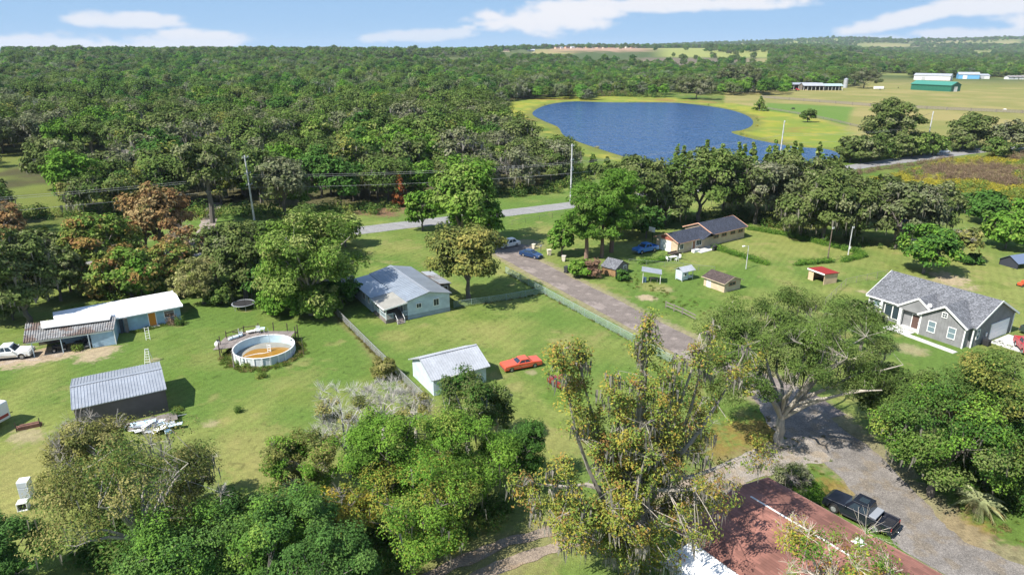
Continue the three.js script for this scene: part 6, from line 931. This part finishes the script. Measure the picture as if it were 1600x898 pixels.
// ---- beyond the main road at right and round the pond
[[1345, 253, 206, 74, 'oak', 'dark tree at the roadside right of the pond tip'], [1392, 240, 145, 106, 'oak', 'large dark oak on the far roadside below the green barn'], [1425, 246, 205, 50, 'cypress', 'yellow-green tree at the roadside under the large dark oak'], [1328, 254, 210, 44, 'oak', 'small dark oak nearest the visible end of the pond'], [1368, 250, 208, 50, 'oakGreen', 'green tree under the left side of the large dark oak'], [1408, 247, 206, 44, 'oak', 'dark tree filling the roadside below the large dark oak'], [1442, 243, 203, 50, 'oakGreen', 'green tree between the yellow-green roadside trees'], [1500, 237, 205, 44, 'oak', 'small dark tree at the foot of the dark oak right of the pole'], [1458, 243, 208, 46, 'cypress', 'yellow-green tree left of the right utility pole'], [1522, 234, 170, 84, 'oak', 'dark oak right of the right utility pole'], [1576, 238, 186, 62, 'grey', 'grey oak at the right edge beyond the main road'], [1560, 246, 214, 46, 'oakGreen', 'low green tree at the right end of the main road'], [1610, 236, 178, 60, 'oak', 'oak cut by the right edge beyond the main road'], [1262, 191, 168, 25, 'oakGreen', 'small round dark tree alone in the yellow grass right of the pond'], [1187, 173, 149, 26, 'cypress', 'dense conical shrub-tree at the pond shore'], [1088, 155, 113, 68, 'grey', 'wide grey oak on the far shore of the pond'], [1010, 149, 115, 24, 'cypress', 'conical light green tree behind the far shore'], [1170, 144, 97, 56, 'grey', 'grey spreading oak right of the far shore'], [1136, 142, 98, 46, 'grey', 'oak with pale trunk left of the grey spreading oak'], [1350, 138, 104, 52, 'grey', 'round grey oak beside the farm sheds'], [1212, 139, 112, 30, 'oak', 'small dark tree at the left end of the farm sheds']]
  .forEach(([x, y, t, w, k, l]) => near(k === 'cypress' ? 'cypress_tree' : 'oak_tree', l, [x, y], t, w, k, /conical/.test(l) ? { form: 'cone', base: .02 } : { base: .1, bark: DARK_BARK }));
[[1058, 222], [1074, 228], [1098, 220], [1114, 226], [1129, 222], [1146, 218], [1160, 225], [1175, 222], [1192, 229], [1208, 220], [1222, 226], [1238, 214], [1252, 224], [1272, 219], [1066, 226], [948, 238], [925, 240]].forEach(([x, t], i) => tree('cypress_tree', 'slim yellow-green conical cypress in the row along the near shore of the pond', [x + (h2(i, 6) - .5) * 9, 270 - i * .4 + h2(i, 4) * 7], t + (h2(i, 9) - .4) * 12, 22 + 12 * h2(i, 12), 'cypress', { form: 'cone', base: .04, n: 40, pal: PAL.light.concat(PAL.cypress), group: 'cypresses along the near pond shore' }));
[[578, 282, 196, 64, 'bright', 'bright green tree in the forest above the rust-red cypress'], [622, 272, 190, 60, 'bright', 'tall bright green tree behind the rust-red cypress'], [662, 285, 205, 62, 'bright', 'bright green tree in the forest left of the tall bright green tree'], [545, 300, 226, 56, 'bright', 'fresh green tree at the forest edge left of the rust-red cypress'], [690, 268, 214, 50, 'light', 'yellowish green tree in the forest above the tall bright green tree'], [652, 310, 240, 60, 'thicket', 'fresh green tree right behind the rust-red cypress'], [405, 232, 182, 36, 'golden', 'yellow tree alone among the forest crowns']].forEach(([x, y, t, w, k, l]) => near(k === 'golden' ? 'golden_tree' : 'broadleaf_tree', l, [x, y], t, w, k, { base: .08 }));
near('cypress_tree', 'rust-red dead conical cypress at the forest edge', [625, 322], 271, 36, 'rust', { form: 'cone', base: .04 });
[[66, 412, 352, 74, 'oak', 'grey-green tree under the power lines at the far left'], [25, 455, 372, 90, 'oak', 'dark tree left of the olive and orange small tree'], [142, 402, 338, 80, 'light', 'yellow-green tree under the power lines left of the orange-brown tree'], [190, 415, 345, 80, 'light', 'light green tree just left of the orange-brown tree'], [262, 452, 372, 84, 'autumn', 'mottled green and orange tree below the orange-brown tree'], [75, 470, 400, 70, 'olive', 'olive tree behind the rusty carport'], [338, 440, 345, 70, 'oak', 'dark oak in front of the side lane'], [412, 412, 340, 70, 'oakGreen', 'green oak between the tall left pole and the light-green tree'], [470, 405, 318, 120, 'oakGreen', 'wide green oak behind the light-green tree hiding the main road'], [540, 385, 332, 66, 'light', 'light green tree at the right shoulder of the light-green tree'], [430, 478, 398, 90, 'deep', 'dark green tree between the trampoline and the light-green tree'], [535, 478, 430, 60, 'deep', 'dark green tree over the weathered shed'], [228, 395, 305, 60, 'brown', 'thin orange-brown tree left behind the orange-brown tree'], [660, 360, 292, 60, 'bright', 'bright green tree left behind the tall bright green tree'], [760, 380, 300, 60, 'bright', 'bright green tree at the right side of the tall bright green tree'], [878, 400, 340, 44, 'pine', 'small bright green tree left of the pines'], [968, 372, 300, 66, 'oakGreen', 'green oak right behind the pines'], [1010, 372, 318, 60, 'deep', 'dark green tree behind the blue pickup']].forEach(([x, y, t, w, k, l]) => near(k === 'oak' || k === 'oakGreen' ? 'oak_tree' : k === 'autumn' || k === 'brown' ? 'autumn_tree' : 'broadleaf_tree', l, [x, y], t, w, k, { base: .1, ...(k === 'oak' ? { moss: 2, mossL: 1 } : {}), ...(k === 'autumn' || k === 'brown' ? { bare: .15, sprayCol: [.36, .3, .25] } : {}) }));
[[432, 490, 448, 60, 'bright', 'bright green bush at the left foot of the light-green tree'], [500, 493, 440, 84, 'light', 'light green bush mass at the right foot of the light-green tree'], [540, 470, 442, 44, 'deep', 'dark bush between the light-green tree and the pale blue home'], [345, 474, 436, 56, 'oakGreen', 'grey-green bush left of the trampoline'], [385, 458, 425, 50, 'oak', 'dark bush behind the trampoline'], [292, 462, 425, 50, 'willow', 'pale bush left of the weeping tree'], [250, 458, 428, 60, 'light', 'light green bush right behind the white roof end'], [160, 462, 425, 70, 'autumn', 'brown-green bush behind the white roof'], [20, 500, 450, 60, 'oak', 'dark bush under the big dark oak by the carport']].forEach(([x, y, t, w, k, l]) => near('bush', l, [x, y], t, w, k, { base: 0, gap: .2 }));
// ---- single trees on the left meadow
near('oak_tree', 'round grey-green oak standing alone on the left meadow', [108, 294], 200, 108, 'oak', { ...OAK, base: .22 });
near('broadleaf_tree', 'slanting thin tree with bare pole-like trunk on the left meadow', [112, 335], 284, 36, 'olive', { base: .55 });
near('oak_tree', 'dark oak at the left edge of the meadow under the wires', [-12, 350], 255, 66, 'oak', { ...OAK, base: .15 });
near('oak_tree', 'grey-green tree beside the small yard at the left of the meadow', [200, 325], 268, 66, 'oak', { base: .1 });
near('oak_tree', 'dark oak with tall bare trunks left of the tall left pole', [332, 348], 210, 96, 'oak', { ...OAK, base: .4 });
near('oak_tree', 'mossy oak right of the tall left pole', [446, 338], 232, 88, 'grey', { ...MOSSY, base: .2 });
// ---------------------------------------------------------------- the forest beyond the main road
{
  const mk = (seed, kind, h, Rr, ex = {}) => growTree({ seed, h, R: Rr, n: 46, cr: Rr * .32, m: 82, leaf: .72, gap: .40, pal: PAL[kind], base: .16, bark: DARK_BARK, tr: .3, limbs: 5, sides: 5, twig: 0, mixed: .25, ratio: .7, ...ex });
  const GB = { moss: 5, mossP: .6, mossL: 1.5, mossW: .26, mossCol: [.24, .23, .18] };
  const kinds = {
    live_oak: { label: 'grey-green mossy oak in the dense forest beyond the main road', geos: [mk(101, 'oak', 13, 6.6, GB), mk(102, 'oakGreen', 14.5, 7.2, GB), mk(103, 'grey', 12.5, 6.4, GB), mk(104, 'grey', 11.5, 6, { ...GB, pal: PAL.grey.concat(PAL.oak, PAL.oakGreen) }), mk(105, 'oakGreen', 13, 6.2, { ...GB, pal: PAL.oakGreen.concat(PAL.yellowOak, PAL.oak) })], group: 'mossy oaks of the forest' },
    grey_oak: { label: 'pale grey half-bare mossy oak in the dense forest beyond the main road', geos: [mk(111, 'grey', 13, 6, { ...GB, moss: 9, mossCol: [.27, .255, .22], bare: .3, twig: 1.4, bark: [.30, .28, .25], spray: 5, sprayCol: [.33, .31, .28] }), mk(112, 'grey', 12, 5.6, { ...GB, moss: 8, mossCol: [.25, .235, .20], bare: .25, twig: 1.4, bark: [.30, .28, .25], spray: 5, sprayCol: [.36, .33, .30] })], group: 'pale mossy oaks of the forest' },
    green_tree: { label: 'fresh green tree in the dense forest beyond the main road', geos: [mk(121, 'oakGreen', 13.5, 5.6), mk(122, 'bright', 12.5, 5.4), mk(123, 'deep', 14, 5.8), mk(124, 'thicket', 12.5, 5.4), mk(125, 'light', 12.5, 5.2), mk(126, 'deep', 13, 5.6)], group: 'green trees of the forest' },
  };
  const R = rng(900), list = [], far = [];
  const wood = (x, z, d) => {
    if (!inside(FOREST, x, z)) return false;
    const px = 800 + F * x / (-z * CP + EYE * SP);
    if (x < -112 && z > -330 && d < 345) { const p = inside([[-400, -310], [-150, -262], [-118, -215], [-116, -165], [-150, -120], [-400, -160]], x, z); if (p && fbm(x * .03 + 3, z * .03, 3) > .27) return false; }
    return px > -160 && px < 960;
  };
  const step = 10;
  for (let z = -150; z > -640; z -= step) for (let x = z * .98; x < 40; x += step) {
    const X = x + (R() - .5) * step * .95, Z = z + (R() - .5) * step * .95, d = Math.hypot(X, Z), q = R(), yaw = R() * 6.28, s = .72 + .68 * R();
    if (!wood(X, Z, d)) continue;
    const n = fbm(X / 55 + 4, Z / 55, 3), zone = fbm(X / 30 + 60, Z / 30 + 5, 2);
    const k = (n > .56 && q < .75) || q < .10 ? 'green_tree' : (zone > .58 && q < .8) || q > .9 ? 'grey_oak' : 'live_oak';
    list.push({ x: X, z: Z, d, k, i: Math.floor(R() * 60), yaw, s: s * (edgeDist(FOREST, X, Z) < 12 ? .8 : 1) });
  }
  list.sort((a, b) => a.d - b.d);
  const first = {}, held = {}, most = { live_oak: 250, grey_oak: 130, green_tree: 150 };
  for (const t of list) {
    const K = kinds[t.k], g = t.i % K.geos.length, key = t.k + g; held[t.k] = (held[t.k] ?? 0) + 1;
    if (held[t.k] > most[t.k]) { far.push([t.k, g, t]); continue; }
    if (!first[key]) { first[key] = treeFrom(K.geos[g], t.k, K.label, 'tree', [t.x, terrain(t.x, t.z), t.z], t.yaw, t.s, K.group); continue; }
    const c = first[key].clone(); c.name = numbered(t.k); c.position.set(t.x, terrain(t.x, t.z), t.z); c.rotation.y = t.yaw; c.scale.setScalar(t.s); scene.add(c);
  }
  // the far woods: one mass
  const pts = far.map(([k, g, t]) => [k + g, t.x, t.z, t.s, t.yaw]);
  const pxOf = (x, z) => 800 + F * x / (-z * CP + EYE * SP);
  const add = (x, z, k, s) => pts.push([k + Math.floor(R() * kinds[k].geos.length), x, z, s, R() * 6.28]);
  const anyKind = (x, z, dark = 0) => { const n = fbm(x / 60 + 4, z / 60, 2), q = R(); return n > .57 || q < .22 + dark ? 'green_tree' : q > .82 ? 'grey_oak' : 'live_oak'; };
  for (let z = -640; z > -2300; z -= 11 + (-z - 640) * .006) for (let x = z * .95; x < -z * .16; x += 11 + (-z - 640) * .006) {
    const X = x + (R() - .5) * 11, Z = z + (R() - .5) * 11, px = pxOf(X, Z), d = -Z; if (px < -60) continue;
    const lim = d < 1000 ? 830 + (d - 640) * .25 + 30 * fbm(Z / 60, 2, 2) : 800 - (d - 1000) * .02;
    if (px > lim) continue;
    if (d > 1250 && px > 570 && px < 745 && d < 1800 && fbm(X / 90, Z / 200, 2) > .40) continue; // the pale field seen over the trees
    if (d > 900 && px < 12) continue;
    add(X, Z, anyKind(X, Z), .8 + .5 * R());
  }
  // wood behind the pond, up to the foot of the bare hill, and the bands to the right
  for (let z = -575; z > -1700; z -= 11) for (let x = -10; x < 560; x += 11) {
    const X = x + (R() - .5) * 10, Z = z + (R() - .5) * 10, px = pxOf(X, Z), d = -Z;
    const shore = px < 930 ? 575 : px < 1060 ? 600 : px < 1240 ? 640 : 760;
    if (px < 800 || px > 1345 || d < shore + 30 * vnoise(px / 25, 3)) continue;
    if (px > 1205 && d < 850 && d > 640 && px > 1230) { if (d < 800) continue; }
    if (d > (px < 900 ? 1700 : px < 1050 ? 1420 : px < 1200 ? 1300 : 1250)) continue; if (fbm(X / 40 + 9, Z / 40, 2) > .66) continue;
    add(X, Z, anyKind(X, Z, .05), .75 + .45 * R());
  }
  for (let b = 0; b < 15; b++) { // bands of dark trees on the far flats and hills
    const d0 = [1080, 1250, 1450, 1650, 1850, 2100, 2400, 2750, 3150, 3600, 4100, 4700, 5300, 5900, 6500][b], lo = b < 1 ? 1330 : b < 2 ? 1200 : b < 5 ? 1040 : b < 8 ? 1100 : 700, hi = 1680, n = Math.round((hi - lo) * (b < 9 ? 1.25 : 1.0));
    for (let i = 0; i < n * (b > 8 ? 1.6 : 1); i++) {
      const px = lo + R() * (hi - lo), d = d0 * (1 + (R() - .5) * .10 + .06 * (fbm(px / 130, b * 3.1, 2) - .5) * 2);
      if (fbm(px / (b < 9 ? 70 : 200) + b * 7.7, b * 2.3, 2) < (b < 3 ? .36 : b < 5 ? .35 : .33) && b < 12) continue; if (px < 1200 && d < 2300 && d > 1300 && px > 1020) { if (R() < .93) continue; }
      const a = (px - 800) / F, Z = -d, X = a * (d * CP + EYE * SP); add(X, Z, R() < .5 ? 'green_tree' : 'live_oak', (b < 9 ? .8 : 1.1) + .6 * R());
    }
  }
  for (let i = 0; i < 2600; i++) { const px = -60 + R() * 1200, d = 2300 + R() * 1500, a = (px - 800) / F, X = a * (d * CP + EYE * SP); if (px > 830 && px < 1130) { if (R() < .97 || d > 3000) continue; } if (fbm(px / 60, d / 500, 2) < .42) continue; add(X, -d, R() < .5 ? 'green_tree' : 'live_oak', .8 + .5 * R()); }
  [[945, 1500], [960, 1490], [988, 1460], [918, 1480], [1046, 1380], [1105, 1400], [1132, 1410], [1140, 1400]].forEach(([px, d]) => { for (let k = 0; k < 5; k++) { const a = (px + (R() - .5) * 9 - 800) / F; add(a * (d * CP + EYE * SP), -d - R() * 20, 'green_tree', 1 + .5 * R()); } });
  const by = {}; for (const p of pts) (by[p[0]] ??= []).push(p);
  const root = new THREE.Group(); root.name = 'distant_wood'; root.userData = { label: 'distant woods running over the low hills to the horizon', category: 'wood', kind: 'stuff' }; scene.add(root);
  const M = new THREE.Matrix4(), Q = new THREE.Quaternion(), Y = new THREE.Vector3(0, 1, 0);
  for (const [key, ps] of Object.entries(by)) {
    const K = kinds[key.replace(/\d$/, '')].geos[+key.slice(-1)], trim = (g) => { const o = g.clone(); if (!o.attributes.uv) o.setAttribute('uv', new THREE.BufferAttribute(new Float32Array(o.attributes.position.count * 2), 2)); return o; };
    const im = new THREE.InstancedMesh(mergeGeometries([K.crown, K.moss].filter(Boolean).map(trim)), leafMat, ps.length); im.name = 'woodland_canopy'; im.userData.kind = 'stuff'; im.castShadow = im.receiveShadow = true;
    ps.forEach((p, i) => { M.compose(new THREE.Vector3(p[1], terrain(p[1], p[2]) - .6, p[2]), Q.setFromAxisAngle(Y, p[4]), new THREE.Vector3(p[3], p[3] * (.75 + .5 * h2(i, 3)), p[3])); im.setMatrixAt(i, M); const t = .75 + .6 * h2(i, 7), y = .84 + .16 * h2(i, 8); im.setColorAt(i, new THREE.Color().setRGB(t * y, t, t * (.8 + .4 * h2(i, 9)))); });
    root.add(im);
  }
  console.log('forest things', Math.min(list.length, 530), 'mass', pts.length);
}
// ---------------------------------------------------------------- low growth nobody could count
{
  const R = rng(4242);
  const tuft = (seed, n, r, h, pal, leaf, ratio = .5) => { const b = new Buf(n * 2), q = rng(seed); for (let i = 0; i < n; i++) { const a = q() * 6.28, rr = r * Math.sqrt(q()), c = pick(pal, q), k = .7 + .6 * q(); leafAt(b, [Math.cos(a) * rr, h * Math.pow(q(), 1.3), Math.sin(a) * rr], vnorm([q() - .5 + Math.cos(a) * .5, .5 + q() * .4, q() - .5 + Math.sin(a) * .5]), leaf, [c[0] * k, c[1] * k, c[2] * k], q, ratio); } return b.geo(); };
  const scatter = (name, label, category, geos, places) => {
    const root = new THREE.Group(); root.name = name; root.userData = { label, category, kind: 'stuff' }; scene.add(root); const M = new THREE.Matrix4(), Q = new THREE.Quaternion(), Y = new THREE.Vector3(0, 1, 0);
    geos.forEach((g, k) => { const ps = places.filter((p) => p[4] === k); if (!ps.length) return; const im = new THREE.InstancedMesh(g, leafMat, ps.length); im.name = 'leaf_mass'; im.userData.kind = 'stuff'; im.castShadow = im.receiveShadow = true; ps.forEach((p, i) => { M.compose(new THREE.Vector3(p[0], p[1], p[2]), Q.setFromAxisAngle(Y, R() * 6.28), new THREE.Vector3(p[3], p[3] * (.7 + .6 * R()), p[3])); im.setMatrixAt(i, M); }); root.add(im); });
  };
  const along = (line, step, w, f) => { for (let i = 0; i + 1 < line.length; i++) { const L = Math.hypot(line[i + 1][0] - line[i][0], line[i + 1][1] - line[i][1]); for (let s = 0; s < L; s += step) f(lerp(line[i][0], line[i + 1][0], s / L) + (R() - .5) * w, lerp(line[i][1], line[i + 1][1], s / L) + (R() - .5) * w); } };
  let pl = [];
  const grass = [tuft(1, 40, .35, .28, [[.12, .19, .03], [.18, .21, .05], [.09, .15, .025]], .26, .22), tuft(2, 40, .35, .34, [[.23, .20, .07], [.15, .18, .04], [.28, .22, .10]], .3, .2)];
  along([[-30.6, -105.5], [-18.2, -85.2], [-10.5, -72.8]], .3, .5, (x, z) => pl.push([x, 0, z, .5 + .6 * R(), R() < .6 ? 1 : 0]));
  along([[-1.2, -123], [8.5, -106], [17.5, -90.5], [21.5, -83.5]], .35, .5, (x, z) => pl.push([x, 0, z, .4 + .5 * R(), R() < .35 ? 1 : 0]));
  along([[-9.5, -104.5], [-1, -108], [5.6, -111.5]], .35, .5, (x, z) => pl.push([x, 0, z, .4 + .5 * R(), R() < .4 ? 1 : 0]));
  along([[-57, -94.5], [-51.8, -99.0]], .2, .9, (x, z) => pl.push([x + .3, 0, z + .5, .6 + .8 * R(), 0]));
  along([[20, -123], [25, -114], [28, -108], [33, -100]], .35, 5, (x, z) => pl.push([x, 0, z, .4 + .7 * R(), R() < .2 ? 1 : 0]));
  for (let i = 0; i < 240; i++) { const a = R() * 6.28, r = 4.5 + R() * 1.2; pl.push([-34.4 + Math.cos(a) * r, 0, -86.6 + Math.sin(a) * r, .5 + .8 * R(), R() < .3 ? 1 : 0]); }
  along(DRIVE.slice(0, 30), .25, 5.6, (x, z) => pl.push([x, 0, z, .3 + .35 * R(), R() < .5 ? 1 : 0]));
  pl = pl.filter(([x, , z]) => edgeDist(DRIVE, x, z, false) > 1.9 || Math.abs(edgeDist(DRIVE, x, z, false)) < .35);
  for (let i = 0; i < 700; i++) { const p = G(1180 + R() * 420, 640 + R() * 258); const s = edgeDist(STREET, p[0], p[2], false); if (s > 4.6 && s < 9) pl.push([p[0], 0, p[2], .35 + .5 * R(), R() < .5 ? 1 : 0]); }
  for (let i = 0; i < 500; i++) { const x = -100 + R() * 200, z = -50 - R() * 130; if (fbm(x * .2, z * .2, 2) > .62) pl.push([x, 0, z, .2 + .3 * R(), R() < .4 ? 1 : 0]); }
  scatter('grass_tufts', 'longer grass and weeds along the fences, drive and pool', 'grass', grass, pl);
  // hedges of the ranch yard, clipped rows of many small leaves
  const hedgeG = [tuft(11, 120, .75, .95, PAL.bright, .24), tuft(12, 120, .75, .95, PAL.deep.concat(PAL.bright), .24)];
  const hedge = (label, line) => { const ps = []; along(line, .24, .6, (x, z) => ps.push([x, 0, z, .75 + .4 * R(), R() < .5 ? 0 : 1])); scatter('hedge', label, 'hedge', hedgeG, ps); };
  hedge('dark clipped hedge between the two lawns of the ranch house', [G2(1115, 388), G2(1160, 402), G2(1200, 414)]);
  hedge('dark hedge at the back of the ranch lawn running behind the service poles', [G2(1170, 358), G2(1230, 368), G2(1300, 385), G2(1350, 398)]);
  hedge('short hedge at the foot of the service poles', [G2(1318, 409), G2(1352, 400)]);
  hedge('low scruffy hedge left of the red-roofed shelter', [G2(1245, 414), G2(1300, 409)]);
  hedge('dark hedge along the drive side of the ranch yard', [G2(1000, 412), G2(1050, 405)]);
  const shrubG = [tuft(21, 150, 1.1, 1.9, PAL.deep.concat(PAL.oakGreen), .38), tuft(22, 150, 1.1, 1.7, PAL.light.concat(PAL.yellowOak), .38), tuft(23, 150, 1.0, 1.7, [[.22, .155, .105], [.27, .19, .13], [.17, .13, .08]], .36, .3), tuft(24, 150, 1.1, .9, [[.40, .34, .035], [.34, .31, .05], [.25, .26, .05]], .34)];
  const us = [];
  along([G2(-60, 340), G2(330, 336), G2(420, 336), G2(560, 331), G2(640, 321), G2(760, 308), G2(880, 298), G2(905, 285), G2(885, 250)], .9, 9, (x, z) => us.push([x, 0, z, .7 + R(), R() < .65 ? 0 : 1]));
  along([G2(930, 352), G2(1010, 352), G2(1100, 340), G2(1170, 340)], .9, 7, (x, z) => us.push([x, 0, z, .6 + .8 * R(), R() < .7 ? 0 : 1]));
  along([G2(1160, 330), G2(1250, 372), G2(1420, 392), G2(1490, 372)], 1.3, 8, (x, z) => us.push([x, 0, z, .5 + .7 * R(), R() < .7 ? 0 : 1]));
  along([G2(1300, 257), G2(1420, 243), G2(1530, 230)], 1.6, 7, (x, z) => us.push([x, 0, z, .8 + .9 * R(), R() < .5 ? 0 : 1]));
  along([G2(880, 272), G2(960, 275), G2(1060, 278), G2(1180, 274), G2(1300, 258)], 1.0, 12, (x, z) => us.push([x, 0, z, .7 + R(), R() < .6 ? 0 : 1]));
  along([G2(860, 150), G2(960, 150), G2(1030, 152)], 1.2, 12, (x, z) => us.push([x, 0, z, 1.2 + 1.5 * R(), R() < .4 ? 0 : 1]));
  along([G2(918, 151), G2(975, 148)], .8, 10, (x, z) => us.push([x, 0, z, 1.4 + R(), 2]));
  along([[-60, -83], [-57, -96], [-66, -99]], .8, 2, (x, z) => us.push([x - 8, 0, z - 12, .5 + .6 * R(), R() < .5 ? 0 : 1]));
  for (const [px, py, s, k] of [[268, 506, 1.2, 2], [280, 508, .9, 0], [262, 502, .8, 1], [120, 547, .8, 1], [128, 545, .7, 0], [272, 650, .8, 0], [280, 640, .7, 1], [373, 643, .6, 0], [410, 590, .7, 1], [372, 567, .7, 0], [382, 574, .7, 1], [1240, 745, .8, 0], [1258, 752, .8, 1]]) for (let i = 0; i < 4; i++) { const p = G(px + (R() - .5) * 9, py + (R() - .5) * 4); us.push([p[0], 0, p[2], s * (.4 + .4 * R()), k]); }
  for (let i = 0; i < 1500; i++) { const p = G(1330 + R() * 300, 235 + R() * 90); if (!inside(MARSH, p[0], p[2])) continue; const m = fbm(p[0] / 34 + 20, p[2] / 14 + 4, 4), y = fbm(p[0] / 26 + 2, p[2] / 12, 4); us.push([p[0], 0, p[2], .6 + .8 * R(), m + .12 * sst(165, 215, p[0]) - .05 > .60 ? 2 : y < .56 ? 3 : R() < .6 ? 1 : 3]); }
  along([G2(1335, 272), G2(1420, 259), G2(1490, 247)], 1.0, 3, (x, z) => us.push([x, 0, z, .6 + .4 * R(), 2]));
  for (let i = 0; i < 500; i++) { const x = -10 + R() * 260, z = -250 - R() * 320; if (inside(SHORE, x, z) && !inside(POND, x, z) && edgeDist(POND, x, z) < 4) us.push([x, 0, z, .5 + .5 * R(), R() < .5 ? 3 : 1]); }
  for (let i = 0; i < 900; i++) { const x = -100 + R() * 170, z = -20 - R() * 60, p = [x, z]; void p; const q = G(430 + R() * 440, 790 + R() * 108); if (edgeDist(DRIVE, q[0], q[2], false) > 3.4 && q[0] < 0 && i < 300) us.push([q[0], 0, q[2], .5 + .5 * R(), R() < .7 ? 0 : 1]); }
  for (let i = 0; i < 260; i++) { const q = G(20 + R() * 400, 800 + R() * 98); if (q[0] > -36) us.push([q[0], 0, q[2], .5 + .6 * R(), 0]); }
  for (let i = 0; i < 200; i++) { const q = G(1470 + R() * 130, 690 + R() * 180); if (edgeDist(STREET, q[0], q[2], false) > 9) us.push([q[0], 0, q[2], .5 + .6 * R(), R() < .8 ? 0 : 1]); }
  scatter('undergrowth', 'mixed shrubs and undergrowth along the wood edges, shore and marsh', 'shrubs', shrubG, us);
}
renderer.render(scene, camera);
